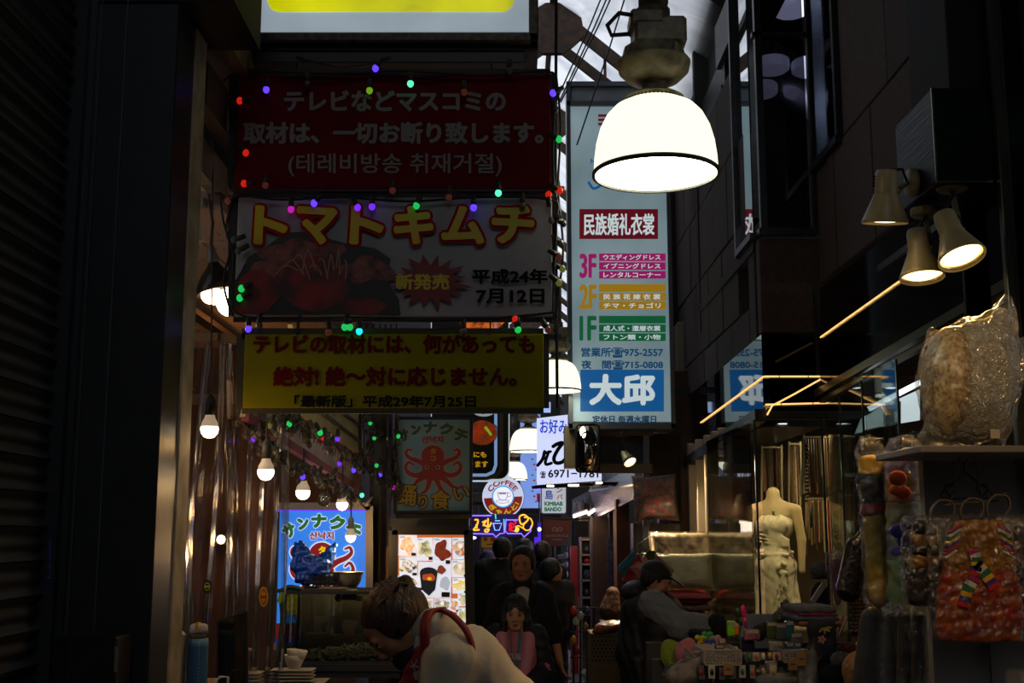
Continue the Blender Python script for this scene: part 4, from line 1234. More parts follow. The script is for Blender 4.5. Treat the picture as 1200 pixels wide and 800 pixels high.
# ---- octopus artwork, in its own coordinates
def octopus(fm, par, T, cl, lift=.004):
    """T maps artwork coordinates to sign pixels; cl = dict of materials"""
    g = lambda u, v, d=0.: fm(*T(u, v), d)
    arms = [[(240, 345), (205, 322), (165, 308), (144, 288), (150, 268), (170, 270)], [(235, 372), (195, 388), (156, 376), (142, 348), (156, 326), (177, 338)],
            [(240, 392), (205, 408), (180, 432), (158, 436)], [(256, 400), (247, 440), (232, 464), (214, 470)],
            [(298, 345), (333, 322), (372, 306), (393, 286), (386, 266), (366, 272)], [(303, 372), (346, 388), (386, 376), (400, 350), (386, 326), (366, 340)],
            [(298, 392), (335, 414), (362, 440), (392, 446), (410, 436)], [(284, 400), (300, 440), (322, 466), (342, 474)]]
    polys, out = [], []
    for a in arms:
        s_ = spline(a, 5); n = len(s_)
        w = [26 - 19 * i / (n - 1) for i in range(n)]
        polys += stroke(s_, w); out += stroke(s_, [q + 11 for q in w])
    body = [ell(269, 298, 54, 52), ell(270, 366, 52, 46)]
    outl = [ell(269, 298, 60, 58), ell(270, 366, 58, 52)]
    patch(out + outl, g, cl['pale'], par, lift, 'octopus_outline')
    patch(polys + body, g, cl['red'], par, lift + .002, 'octopus_print')
    patch([ell(241, 350, 10), ell(293, 350, 10)], g, cl['pale'], par, lift + .004, 'eye_print')
    patch([ell(242, 350, 6), ell(292, 350, 6)], g, cl['dark'], par, lift + .005, 'pupil_print')
    lettering('タ', (255, 260, 286, 290), g, cl['yel'], par, 2, lift=lift + .004)
    lettering('コ', (257, 297, 284, 320), g, cl['yel'], par, 2, lift=lift + .004)
    for ch, r, ro in zip('サンナクチ', ((103, 172, 160, 230), (166, 148, 216, 196), (224, 134, 290, 190), (300, 140, 366, 200), (366, 168, 434, 234)), (-.38, -.2, -.02, .22, .42)):
        lettering(ch, (r[0] - 3, r[1] - 3, r[2] + 3, r[3] + 3), g, cl['pale'], par, 8, lift=lift, rot=ro, ring=8)
        lettering(ch, r, g, cl['green'], par, 4.5, lift=lift + .002, rot=ro)
    lettering('산낙지', (214, 200, 322, 239), g, cl['pale'], par, 4, lift=lift)
    lettering('산낙지', (217, 203, 319, 236), g, cl['red'], par, 1.5, lift=lift + .002)
    for ch, r, ro in zip('踊り食い', ((106, 432, 192, 528), (198, 478, 246, 545), (258, 455, 352, 550), (366, 440, 440, 502)), (.1, 0, .05, -.15)):
        lettering(ch, (r[0] - 4, r[1] - 4, r[2] + 4, r[3] + 4), g, cl['dark'], par, 8, lift=lift + .005, rot=ro, ring=8)
        lettering(ch, r, g, cl['yel'], par, 2.5, lift=lift + .007, rot=ro)

# unlit octopus board hanging over the street
YO = 7.0
t = thing('octopus_board', 'pale blue hanging board with red octopus and arched green lettering', 'sign', at(507, 602, YO))
slab((461, 488, 554, 602), YO, .05, M('board_navy_edge', '101830', .5), t, 'frame')
slab((464.5, 491.5, 550.5, 598.5), YO - .004, .01, M('board_pale_blue', '7fa6b4', .5, noise=(3, .15)), t, 'panel')
cl = dict(pale=M('art_pale', 'b09890', .5), red=M('art_red', 'a02020', .5), dark=M('art_black', '08080c', .5), yel=M('art_yellow', 'b89010', .5), green=M('art_green', '1a5c3c', .5))
octopus(lambda u, v, d=0.: at(u, v, YO - .006) - Vector((0, d, 0)), t, lambda u, v: (440 + u / 4, 460 + v / 4), cl, .002)
hanger([at(490, 490, YO), at(488, 470, YO)], t); hanger([at(535, 490, YO), at(537, 470, YO)], t)
# lit octopus light box
YL = 6.6
t = thing('octopus_light_box', 'bright blue lit box with octopus behind the fish tank', 'light box', at(380, 757, YL))
slab((320, 590, 435, 760), YL + .02, .14, darkmetal, t, 'housing')
fr = MB()
for p, q in (((321, 593), (434, 593)), ((433, 593), (433, 758)), ((433, 757), (321, 757))): fr.bar(at(*p, YL), at(*q, YL), .02, .04)
fr.build('frame', M('silver_trim', '8a8078', .35, metal=.7), t)
slab((323, 596, 431, 755), YL, .01, M('lit_blue_acrylic', '2f86ee', .4, em=.85, noise=(1.5, .25), col2='2a6cd8'), t, 'lit_face')
patch([rct(428.5, 597, 430.8, 754), rct(323, 596, 431, 599)], face_y(YL), M('violet_led', '5a38ff', .4, em=1.4), t, .003, 'led_strip')
patch([rct(323, 748, 431, 755)], face_y(YL), lit('1020a0', .7), t, .003, 'blue_band')
patch([rct(323, 730, 431, 748)], face_y(YL), lit('7a0c14', .5), t, .003, 'red_band')
cl = dict(pale=lit('d8e4f8', .8), red=lit('8c0c18', .7), dark=lit('101018', .3), yel=lit('f0c000', .9), green=lit('0c6a28', .7))
octopus(face_y(YL), t, lambda u, v: (330 + (u - 100) * .28, 602 + (v - 135) * .30), cl)

# fish tank on a dark stand
YT = 5.5
t = thing('fish_tank', 'glass fish tank with chopped octopus along its bottom', 'tank', at(400, 800, YT))
xa, xb = at(333, 740, YT).x, at(474, 740, YT).x
zt, zb = at(400, 694, YT).z, at(400, 776, YT).z
fr = MB()
for x in (xa, xb):
    for y in (YT, YT + .36): fr.bar((x, y, zb), (x, y, zt), .012)
for z in (zb, zt):
    fr.bar((xa, YT, z), (xb, YT, z), .014).bar((xa, YT + .36, z), (xb, YT + .36, z), .014).bar((xa, YT, z), (xa, YT + .36, z), .014).bar((xb, YT, z), (xb, YT + .36, z), .014)
fr.build('frame', M('tank_frame', '1c1814', .5), t)
tg = glassy('tank_glass', 'd8e0dc', .04, .02)
MB().box(((xa + xb) / 2, YT, (zt + zb) / 2), (xb - xa, .006, zt - zb)).build('front_glass', tg, t)
MB().box(((xa + xb) / 2, YT + .36, (zt + zb) / 2), (xb - xa, .01, zt - zb)).build('back_panel', M('tank_back_dark', '5a5648', .5, noise=(5, .5)), t)
for x in (xa, xb): MB().box((x, YT + .18, (zt + zb) / 2), (.006, .35, zt - zb)).build('side_glass', tg, t)
MB().box(((xa + xb) / 2, YT + .18, zb - .02), (xb - xa + .04, .42, .03)).build('base_tray', M('tank_frame'), t)
mb = MB(); rn = random.Random(3)
for i in range(420):
    x = xa + .02 + (xb - xa - .04) * rn.random(); y = YT + .02 + .3 * rn.random(); u = (x - xa) / (xb - xa)
    z = zb + .004 + (.012 + .035 * u) * rn.random() * 1.6
    d = Vector((rn.uniform(-1, 1), rn.uniform(-1, 1), rn.uniform(-.4, .6))).normalized() * .02
    e = Vector((rn.uniform(-1, 1), rn.uniform(-1, 1), rn.uniform(-.2, .8))).normalized() * .014
    p = Vector((x, y, z)); mb.tube([p, p + d, p + d + e], [.004, .0055, .003], 5)
mb.build('chopped_octopus', M('seafood_cream', 'f0d8b0', .45, noise=(60, .4)), t, True, kind='stuff')
t = thing('tank_stand', 'dark metal stand under the fish tank', 'stand', ((xa + xb) / 2, YT + .2, 0))
st = MB()
for x in (xa, xb):
    for y in (YT, YT + .36): st.bar((x, y, 0), (x, y, zb - .035), .03)
st.bar((xa, YT, zb - .05), (xb, YT, zb - .05), .03).bar((xa, YT + .36, zb - .05), (xb, YT + .36, zb - .05), .03).bar((xa, YT, .3), (xb, YT, .3), .03)
st.build('legs_frame', M('tank_frame'), t)
MB().box(((xa + xb) / 2, YT + .18, .4), (xb - xa, .36, .02)).build('shelf', darkmetal, t)
# small blue lit display under the tank
t = thing('lid_board', 'thin dark board laid across the top of the fish tank', 'board', at(376, 692, YT))
MB().box(at(376, 691, YT + .12), (.37, .22, .016), bev=.003).build('plank', M('dark_wood_board', '2a1e16', .6, noise=(20, .4)), t)
MB().box(at(391, 688.5, YT + .03), (.13, .03, .006)).build('pale_stick', M('pale_wood', '9a8462', .6), t)
t = thing('steel_bowl', 'stainless mixing bowl resting on the tank board', 'bowl', at(408, 688, YT + .1))
MB().lathe([(.0, 0), (.038, .0), (.055, .02), (.066, .055), (.068, .068), (.072, .069), (.070, .072), (.064, .068), (.052, .022), (.0, .006)], at(408, 688, YT + .12), 28, caps=False).build('bowl_body', steel, t, True)
t = thing('dark_basket', 'dark square basket beside the steel bowl', 'basket', at(378, 688, YT + .1))
c = at(379, 679, YT + .12)
fr = MB()
for i in range(9):
    x = c.x - .075 + i * .0188
    fr.bar((x, c.y - .06, c.z - .034), (x, c.y - .065, c.z + .03), .005).bar((x, c.y + .06, c.z - .034), (x, c.y + .065, c.z + .03), .005)
for z in (-.034, -.01, .012, .032): fr.box((c.x, c.y - .062, c.z + z), (.16, .006, .006)).box((c.x, c.y + .062, c.z + z), (.16, .006, .006)).box((c.x - .078, c.y, c.z + z), (.006, .12, .006)).box((c.x + .078, c.y, c.z + z), (.006, .12, .006))
fr.build('basket_wire', darkmetal, t); MB().box((c.x + .01, c.y, c.z), (.11, .1, .05), bev=.006).build('boxes_inside', M('grey_box', '3a3c44', .5), t)
bag = M('blue_plastic_bag', '0c48b0', .25, bump=(30, .8), spec=.7)
t = thing('blue_plastic_bag', 'crumpled blue plastic bag heaped on the tank board', 'plastic bag', at(368, 688, YT + .1))
s = Soft()
def q_(px, py, dy=.1): return at(px, py, YT + dy)
s.ell(q_(366, 668), (.075, .05, .055), k=.02).cap(q_(352, 660), q_(346, 638), .045, .012, k=.02).cap(q_(362, 655), q_(352, 634), .03, .008, k=.015).cap(q_(378, 664), q_(392, 640), .045, .014, k=.02).cap(q_(372, 660), q_(387, 645), .03, .01, k=.02).ell(q_(358, 676), (.05, .045, .04), k=.02)
s.build('bag_body', bag, t, h=.006, wr=(.009, 55, 2))
t = thing('green_hose', 'dark green hose looping down the left side of the fish tank', 'hose', at(320, 790, 5.2))
MB().tube(spline([at(p[0], p[1], 5.3) for p in ((352, 690), (338, 688), (330, 696), (331, 725), (327, 760), (319, 800), (316, 850))], 6), .011, 8).build('hose_run', M('hose_green', '0c3018', .4), t, True)
MB().tube([at(332, 694, 5.3), at(328, 706, 5.3)], .014, 10).build('yellow_fitting', M('fitting_yellow', '8ab010', .4), t)
t = thing('air_pump_parts', 'small green and dark tank fittings behind the front glass', 'fittings', at(408, 702, YT + .2))
MB().lathe([(.018, -.02), (.018, .02), (.0, .02)], at(397, 700, YT + .2), 14, R=Matrix.Rotation(math.pi / 2, 3, 'X')).build('knob', blk, t, True)
MB().box(at(410, 699, YT + .2), (.07, .04, .03), bev=.008).build('green_block', M('pump_green', '2c5c20', .5), t)
MB().box(at(421, 701, YT + .2), (.03, .04, .024), bev=.006).build('yellow_block', M('pump_yellow', '8a8a18', .5), t)

# counter with crockery and bottle
ct = thing('stall_counter', 'dark counter at the bottom left behind the curtain', 'counter', (-1.3, 4.9, 0))
MB().box((-1.42, 4.85, .955), (.98, .9, .05), bev=.006).build('worktop', M('counter_dark', '1a1714', .4, noise=(9, .4)), ct)
MB().box((-1.42, 4.88, .46), (.94, .82, .92)).build('cupboard', darkmetal, ct)
t = thing('counter_riser', 'dark shelf on the counter carrying the plates', 'shelf', at(300, 812, 4.7))
zr = at(300, 801, 4.7).z
MB().box((-1.05, 4.72, zr - .012), (.66, .34, .024)).box((-1.36, 4.72, (zr + .98) / 2 - .012), (.03, .32, zr - 1.0)).box((-.74, 4.72, (zr + .98) / 2 - .012), (.03, .32, zr - 1.0)).build('riser', darkmetal, t)
china = M('white_china', 'c8b8a0', .25)
def plate_stack(px, Y, n, wpx, label0):
    c = at(px, 790, Y); c.z = zr + .002
    w = wpx * Y / F
    for i in range(n):
        t = thing('serving_plate', label0 % (('lowest', 'second', 'third', 'fourth', 'fifth', 'top')[i if i < n - 1 else 5]), 'plate', (c.x + .003 * math.sin(i * 3), c.y, c.z + i * .0125), group='stacked white plates')
        mb = MB()
        hx, hy = w / 2, w * .3
        ring = lambda k, z: [(-hx * k, -hy * k, z), (hx * k, -hy * k, z), (hx * k, hy * k, z), (-hx * k, hy * k, z)]
        mb.add(ring(.72, 0) + ring(1, .011) + ring(.98, .0135) + ring(.74, .004), [[3, 2, 1, 0]] + [[a * 4 + j, a * 4 + (j + 1) % 4, (a + 1) * 4 + (j + 1) % 4, (a + 1) * 4 + j] for a in range(3) for j in range(4)] + [[12, 13, 14, 15]])
        mb.build('dish', china, t, local=True)
    return c, c.z + n * .0125
c1, z1_ = plate_stack(343, 4.72, 4, 48, '%s white rectangular plate in the stack under the two cups')
c2, z2_ = plate_stack(285, 4.62, 4, 44, '%s white rectangular plate in the stack nearer the bottle')
def cup(c, r, h, name, label, tilt=0, grp=None):
    t = thing(name, label, 'cup', c, rot=(0, tilt, 0), group=grp)
    MB().lathe([(.0, .002), (r * .5, .0), (r * .62, .006), (r * .85, h * .5), (r, h), (r * .94, h), (r * .8, h * .5), (r * .5, .01), (.0, .01)], (0, 0, 0), 24, caps=False).build('cup_body', china, t, True, local=True)
    return t
cup((c1.x + .005, c1.y, z1_ + .002), .040, .052, 'china_cup', 'white cup, the lower of the two nested ones')
cup((c1.x + .009, c1.y, z1_ + .022), .041, .05, 'china_cup', 'white cup, the upper tilted one of the two', .12)
cup((c2.x - .0, c2.y, z2_ + .002), .034, .085, 'paper_cup', 'white tall cup leaning on the left plate stack', .12)
t = thing('glass_panel_stand', 'dark translucent splash panel in a thin black frame', 'screen', at(285, 800, 4.4))
fr = MB()
P4 = [at(255, 728, 4.4), at(288, 717, 4.4), at(288, 815, 4.4), at(255, 815, 4.4)]
for i in range(4): fr.bar(P4[i], P4[(i + 1) % 4], .006)
fr.bar(at(289, 716, 4.4), at(289, 830, 4.4), .009); fr.build('frame', darkmetal, t)
MB().quadslab(P4, (0, .004, 0)).build('pane', glassy('smoke_panel', '6a5c50', .08, .05, milk=.1, milkcol='3a2e26'), t)
t = thing('water_bottle', 'pale blue dotted drinking bottle with white and yellow cap', 'bottle', at(230, 830, 4.2))
c = at(230, 812, 4.2); c.z = .985
zt_ = at(230, 748, 4.2).z - c.z
dots = M('bottle_blue', '5a86a8', .4)
nt = dots.node_tree; b = nt.nodes['Principled BSDF']; tc = nt.nodes.new('ShaderNodeTexCoord'); vo = nt.nodes.new('ShaderNodeTexVoronoi'); vo.inputs['Scale'].default_value = 95; vo.inputs['Randomness'].default_value = .0
mr = nt.nodes.new('ShaderNodeMath'); mr.operation = 'LESS_THAN'; mr.inputs[1].default_value = .2
mx = nt.nodes.new('ShaderNodeMix'); mx.data_type = 'RGBA'; mx.inputs['A'].default_value = (*hexc('4a7698'), 1); mx.inputs['B'].default_value = (*hexc('a8c4d4'), 1)
nt.links.new(tc.outputs['Object'], vo.inputs['Vector']); nt.links.new(vo.outputs['Distance'], mr.inputs[0]); nt.links.new(mr.outputs[0], mx.inputs['Factor']); nt.links.new(mx.outputs['Result'], b.inputs['Base Color'])
MB().lathe([(.0, 0), (.032, .0), (.035, .01), (.035, zt_ * .9), (.033, zt_)], c, 28).build('body', dots, t, True)
MB().lathe([(.026, zt_), (.026, zt_ + .02)], c, 24).build('neck', M('bottle_neck', '7a6a58', .2), t, True)
MB().lathe([(.029, zt_ + .018), (.031, zt_ + .025), (.029, zt_ + .045), (.02, zt_ + .05), (.0, zt_ + .05)], c, 24).build('cap', M('cap_white', 'b4aca4', .4), t, True)
MB().box(c + Vector((0, -.028, zt_ + .036)), (.011, .008, .026), bev=.002).box(c + Vector((0, -.01, zt_ + .052)), (.012, .035, .006), bev=.002).build('clasp', M('clasp_yellow', 'd09a10', .4), t)
t = thing('switch_box', 'white plastic switch box with orange and black plugs', 'switch box', at(200, 830, 4.12))
MB().box(at(200, 775, 4.17), (.09, .06, .20), bev=.012).build('case', M('switch_white', 'a89c90', .45), t)
for py in (757, 779):
    MB().box(at(198, py + 3, 4.125), (.028, .03, .010), bev=.002).build('orange_switch', M('switch_orange', 'b04a10', .4), t)
    MB().box(at(203, py - 2, 4.12), (.022, .035, .022), bev=.003).build('plug', blk, t)
t = thing('white_clip_stand', 'small white plastic stand on the counter left of the plates', 'stand', at(262, 815, 4.3))
MB().tube([at(253, 815, 4.3), at(254, 797, 4.3), at(258, 793, 4.3), at(267, 793, 4.3), at(268, 815, 4.3)], .005, 8).build('loop', china, t)

# menu light box with photo cards
YM = 6.0
fM = face_y(YM)
t = thing('menu_light_box', 'upright black framed lit menu board crowded with food photo cards', 'light box', at(505, 850, YM))
slab((457, 618, 551, 850), YM + .02, .14, darkmetal, t, 'housing', bev=.01)
fr = MB()
for p, q in (((460, 621), (549, 621)), ((549, 621), (552, 760)), ((461, 621), (461, 760)), ((460, 741), (552, 741))): fr.bar(at(*p, YM), at(*q, YM), .03, .045)
fr.build('frame', M('menu_frame_black', '0c0c0e', .4), t)
slab((464, 625, 548, 738), YM, .008, M('lit_orange_backing', 'c06a34', .4, em=.75, noise=(2, .2)), t, 'lit_backing')
cardm = M('lit_card_white', 'd4dcee', .4, em=.85, noise=(6, .12))
CARDS = [(45, 45, 180, 210, 'e08020', 0), (180, 65, 300, 245, '6a7a50', 1), (300, 65, 435, 275, '7a2c18', 2), (445, 65, 565, 235, 'a85430', 3), (50, 215, 185, 365, '141420', 4), (440, 240, 565, 375, 'b8a890', 3), (190, 255, 435, 535, '20242c', 5), (35, 360, 190, 470, '5a5a3c', 1), (445, 380, 565, 500, 'd8c010', 0), (485, 495, 575, 600, '90a070', 1), (425, 540, 490, 645, 'c07040', 0), (310, 540, 430, 650, '707060', 3), (480, 610, 580, 725, '98a050', 1), (200, 540, 305, 640, '9a9a90', 1), (45, 480, 180, 640, 'b06040', 2)]
zz = lambda u, v: (460 + u * .158, 620 + v * .15)
for ci, (a, b_, c_, d_, fc, kind) in enumerate(CARDS):
    ro = random.Random(ci).uniform(-.03, .03)
    def fC(u, v, d=0., ro=ro, cx=(a + c_) / 2, cy2=(b_ + d_) / 2):
        return fM(*zz(cx + (u - cx) * math.cos(ro) - (v - cy2) * math.sin(ro), cy2 + (u - cx) * math.sin(ro) + (v - cy2) * math.cos(ro)), d)
    cp = patch([rct(a, b_, c_, d_)], fC, cardm, t, .003 + ci * .0003, 'menu_card')
    w, h = c_ - a, d_ - b_
    cx, cy2 = (a + c_) / 2, (b_ + d_) / 2
    L = .008 + ci * .0003
    if kind == 5:
        patch([ell(cx - 45, b_ + 85, 66, 44), [(cx - 111, b_ + 85), (cx + 21, b_ + 85), (cx + 6, b_ + 215), (cx - 40, b_ + 265), (cx - 95, b_ + 215)]], fC, lit('1c2028', .5), cp, L, 'pot_print')
        patch([blob(cx - 42, b_ + 120, 48, 30, seed=1)], fC, lit('b04820', .8), cp, L + .001, 'stew_print')
        patch([ell(cx - 38, b_ + 130, 17, 13)], fC, lit('f0b010', .9), cp, L + .002, 'yolk_print')
        patch([blob(cx + 48, b_ + 60, 30, 36, seed=4)], fC, lit('8a3c28', .7), cp, L, 'side_print')
        patch([blob(cx + 78, b_ + 165, 40, 50, seed=6)], fC, lit('b8bcc8', .8), cp, L, 'rice_print')
    else:
        if kind in (3,): patch([ell(cx, cy2, w * .42, h * .36)], fC, lit('a8acb4', .8), cp, L, 'bowl_print')
        patch([blob(cx, cy2 - 2, w * .41, h * .36, seed=ci, j=.24)], fC, M('food_' + fc, fc, .5, em=.75, noise=(45, .6), col2='f0e0c0' if kind != 2 else '5a1a10'), cp, L + .001, 'food_print')
        if kind == 4: patch([blob(cx - 20 + 20 * k, cy2 - 18 + 16 * k, 13, 11, seed=k) for k in range(3)] + [blob(cx - 10 + 22 * k, cy2 - 42 + 18 * k, 10, 9, seed=k + 4) for k in range(3)], fC, cardm, cp, L + .002, 'rice_print')
        if kind == 3: patch([ell(cx, cy2 - 18, 14, 18)], fC, lit('f4f0e8', .9), cp, L + .002, 'egg_print')
        patch([s2 for k in range(3) for s2 in [rct(a + 8, b_ + 8 + k * 9, a + w * .35, b_ + 12 + k * 9)]][:2], fC, lit('6a6e80', .6), cp, L, 'caption_print')
    patch([rct(c_ - w * .28, d_ - h * .17, c_ - w * .03, d_ - h * .03)], fC, M('price_tag', '1c1408', .4), cp, L + .003, 'price_tag')

# siding and posts between the stall and the menu box
t = thing('cream_siding', 'ribbed cream siding behind the menu light box', 'siding', at(510, 800, 7.6))
for k in range(62):
    MB().box(at(507, 597 + k * 5.2, 7.6), (.47, .02, at(507, 0, 7.6).z - at(507, 4.6, 7.6).z), bev=.004).build('board', M('cream_siding_paint', '8a7860', .7, noise=(9, .2)), t)
t = thing('timber_posts', 'dark rusty posts and pipes between the two octopus signs', 'posts', at(446, 800, 7.0))
for px, w, m_ in ((437, .03, rust), (443, .04, darkmetal), (450, .035, rust), (457, .02, darkmetal)):
    MB().bar(at(px, 480, 6.9), at(px - 2, 860, 6.9), w).build('post', m_, t)
MB().bar(at(456.5, 640, 6.2), at(455.5, 800, 6.2), .032).build('light_wood_post', M('light_wood', '8a5c34', .6, wave=(4, 4, 'X', .4)), t)
MB().box(at(505, 612, 6.6), (.42, .3, .04)).build('dark_ledge', darkmetal, t)

# ================================================================== FAR STREET
def boxlight(name, label, rect, Y, facemat, frame, rr=0, d=.2, cat='sign'):
    t = thing(name, label, cat, at((rect[0] + rect[2]) / 2, rect[3], Y))
    if rr:
        pf = rrct(*rect, rr)
        MB().quadslab([at(u, v, Y + .01) for u, v in pf], (0, d, 0)).build('housing', frame, t)
        i = [(rect[0] + (u - rect[0]) * (1 - 2 / (rect[2] - rect[0])) + 1, v) for u, v in pf]
        patch([rrct(rect[0] + 1, rect[1] + 1, rect[2] - 1, rect[3] - 1, max(1, rr - 1))], face_y(Y), facemat, t, .002, 'lit_face')
    else:
        slab(rect, Y + .02, d, frame, t, 'housing')
        slab((rect[0] + .8, rect[1] + .8, rect[2] - .8, rect[3] - .8), Y, .03, facemat, t, 'lit_face')
    return t
# black noodle sign with lit white side
YN = 8.4
t = boxlight('noodle_sign', 'black rounded sign with bowl photos and glowing white side edge', (505, 366, 597, 562), YN, M('noodle_black', '0a0a0c', .4), M('lit_side_white', 'c0d0cc', .4, em=.8), rr=12, d=.35)
fN = face_y(YN)
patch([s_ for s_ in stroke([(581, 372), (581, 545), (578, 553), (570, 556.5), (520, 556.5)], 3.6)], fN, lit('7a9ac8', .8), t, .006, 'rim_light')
patch([s_ for s_ in stroke([(587, 372), (587, 550), (582, 557), (570, 560), (520, 560)], 5)], fN, M('sign_rim_metal', '6a5c4c', .4, metal=.5), t, .004, 'rim_band')
patch([blob(566, 378, 24, 12, seed=3)], fN, M('noodle_orange', 'e07020', .5, em=.7, noise=(30, .7), col2='5a1808'), t, .006, 'noodle_print')
patch([rct(537, 366, 582, 370), rct(537, 388, 582, 392)], fN, lit('90c0e8', .7), t, .005, 'frame_print')
patch([ell(567, 476, 17, 12)], fN, lit('a8b8b8', .6), t, .006, 'bowl_print'); patch([blob(569, 477, 10, 6, seed=9, j=.3)], fN, lit('5a6a30', .5), t, .008, 'garnish_print')
patch([ell(565, 506, 19, 16.5)], fN, M('pot_black', '26262c', .4), t, .006, 'pot_print')
patch([ell(565, 507, 17, 14.5)], fN, M('stew_red', 'a83010', .5, em=.55, noise=(22, .6), col2='5a3010'), t, .008, 'stew_print')
patch([[(567, 501), (570, 499), (577, 509), (575, 511)]], fN, lit('9ab820', .6), t, .010, 'leek_print')
lettering('にも', (555, 529, 570, 536), fN, lit('b88a10', .8), t, .3, lift=.008)
lettering('ります', (549, 540, 572, 547.5), fN, lit('b88a10', .8), t, .3, lift=.008)
# coffee disc
YC = 16.0
fc_ = face_y(YC)
t = thing('coffee_sign', 'round red and white lit coffee sign with a cup in its centre', 'sign', at(590, 607, YC))
MB().quadslab([at(u, v, YC + .01) for u, v in ell(589.5, 582, 25, 25, n=40)], (0, .2, 0)).build('housing', darkmetal, t)
patch([ell(589.5, 582, 24.4, n=40)], fc_, lit('c8d0ec', .85), t, .002, 'lit_face')
patch([ell(589.5, 582.5, 22.5, n=24, a0=-3, a1=177)], fc_, lit('8a1418', .6), t, .006, 'red_half')
patch([ell(589.5, 581.8, 13, n=32)], fc_, lit('3098e0', .8), t, .010, 'blue_ring')
patch([ell(589.5, 581.8, 11.6, n=32)], fc_, lit('e8ecf8', .95), t, .014, 'white_disc')
patch(stroke([(583, 577), (583.5, 580), (585, 584), (587, 586), (592, 586), (594, 583), (595, 577), (583, 577)], .7) + stroke(ell(596.5, 579.5, 2.2, 2.4, n=10), .6) + stroke(ell(589, 587.5, 8, 1.8, n=16), .6), fc_, lit('a87890', .7), t, .018, 'cup_drawing')
patch([rct(585, 577.3, 593, 579)], fc_, lit('8a90a8', .6), t, .018, 'coffee_print')
def arc(cx, cy_, r, a0, a1, rect):
    def w(u, v):
        k = (u - rect[0]) / (rect[2] - rect[0]); a = math.radians(a0 + (a1 - a0) * k); rr = r + (((rect[1] + rect[3]) / 2 - v) if a1 > a0 else (v - (rect[1] + rect[3]) / 2))
        return cx + rr * math.cos(a), cy_ + rr * math.sin(a)
    return w
R_ = (0, 0, 44, 6.4); lettering('COFFEE', R_, fc_, lit('8a1424', .7), t, .35, lift=.018, warp=arc(589.5, 582.3, 17.4, 203, 332, R_))
R_ = (0, 0, 38, 7.0); lettering('ぎゃんと!', R_, fc_, lit('c8a810', .8), t, .35, lift=.018, warp=arc(589.5, 582, 17.6, 148, 22, R_))
MB().bar(at(572, 575, YC + .1), at(550, 575, YC + .1), .05).build('wall_arm', darkmetal, t)
# neon sign: two speech bubbles
YE = 14.0
fn = face_y(YE)
t = thing('neon_sign', 'neon sign with two violet speech bubbles, yellow letters and a cup', 'neon sign', at(588, 632, YE))
slab((549, 602, 630, 629), YE + .05, .03, M('neon_backing', '08081c', .3), t, 'backing')
def neon(P, w, h, e, name, sm=True):
    pts = [at(u, v, YE) for u, v in (spline(P, 3) if sm else P)]
    return MB().tube(pts, w * YE / F / 2, 6).build(name, M('neon_' + h, h, .3, em=e), t, True)
for P in ([(551, 609), (553, 604), (576, 604)], [(550, 625), (578, 625.5), (581, 629), (586, 625), (591, 624.5), (591, 612)], [(593, 608), (594, 609), (607, 609)], [(593, 608), (592, 622), (595, 625), (611, 625), (614, 629), (618, 625.5), (622, 622), (622, 616)]):
    neon(P, 1.5, '7a60ff', 2.0, 'violet_tube', False)
neon([(551, 608), (547, 603)], 1.2, 'ff2060', 1.2, 'pink_tube', False)
for P in ([(556, 609), (560, 609), (559, 615), (556, 619)], [(556, 619), (555, 621), (562, 620.5)], [(559, 619), (558, 614)], [(565, 612), (570, 610), (567, 614), (571, 617)], [(572, 607), (572, 618), (576, 612)], [(569, 620), (573, 620), (571, 623), (568, 622), (569, 620)], [(566, 616), (570, 609)]):
    neon(P, 1.9, 'f8a820', 1.8, 'yellow_tube')
for P in ([(578, 613), (580, 621), (585, 621), (588, 613), (578, 613)], [(580, 610), (586, 610)]): neon(P, 1.3, '80a8ff', 1.6, 'blue_tube', False)
neon([(581, 608), (580.5, 602)], 1.6, '40e0b0', 1.2, 'green_tube', False); neon([(591, 622), (590.5, 608)], 1.4, '40e0b0', 1.0, 'green_tube', False)
for P in ([(596, 615), (600, 613), (602, 617), (597, 621), (602, 622)], [(597, 622), (598, 612), (600, 622)], [(602, 611), (605, 611), (603, 614)]): neon(P, 1.5, 'ff1010', 1.2, 'red_tube')
neon([(609, 610), (609, 605), (614, 603), (619, 607), (616, 612), (611, 614), (609, 610)], 1.8, 'f8a820', 1.8, 'yellow_tube'); neon([(614, 606), (621, 607), (624, 613), (621, 620), (616, 621), (613, 617), (616, 611)], 1.5, 'f8a820', 1.7, 'yellow_tube')
neon([(613, 619), (608, 616), (604, 617)], 1.3, 'f8a820', 1.6, 'yellow_tube'); neon([(604, 619), (607, 619), (606, 622), (603, 621)], 3, 'f8b830', 1.6, 'yellow_tube')
lamp('POINT', 'neon_glow', at(588, 615, YE - .2), 6, (.45, .35, 1), .3, parent=t)
# pale blue vertical sign
t = boxlight('vertical_sign', 'narrow pale blue lit sign behind the third dome lamp', (609, 474, 634, 596), 21.5, M('lit_pale_blue', '7fa0ec', .4, em=.75, noise=(.5, .15)), darkmetal)
f21 = face_y(21.5)
for k in range(9):
    y = 538 + k * 6.2
    patch([ell(624 + (k % 3) * 2, y, 1.6, 1.1, n=8)], f21, lit(('208a60', 'b02020', 'a86a20')[k % 3], .6), t, .03, 'mark_print')
patch([rct(629, 522, 633, 523.5), rct(629, 526, 633, 527.5)] + stroke([(629, 550), (633, 546), (631, 556)], 1.5) + stroke([(629, 566), (633, 563)], 2) + [rct(629, 578, 633, 588)], f21, lit('a0182c', .6), t, .03, 'stroke_print')
boxlight('lit_sign_panel', 'small blue white lit panel above the telephone sign', (611, 470, 646, 484), 20.5, lit('a8c0f4', .9), darkmetal)
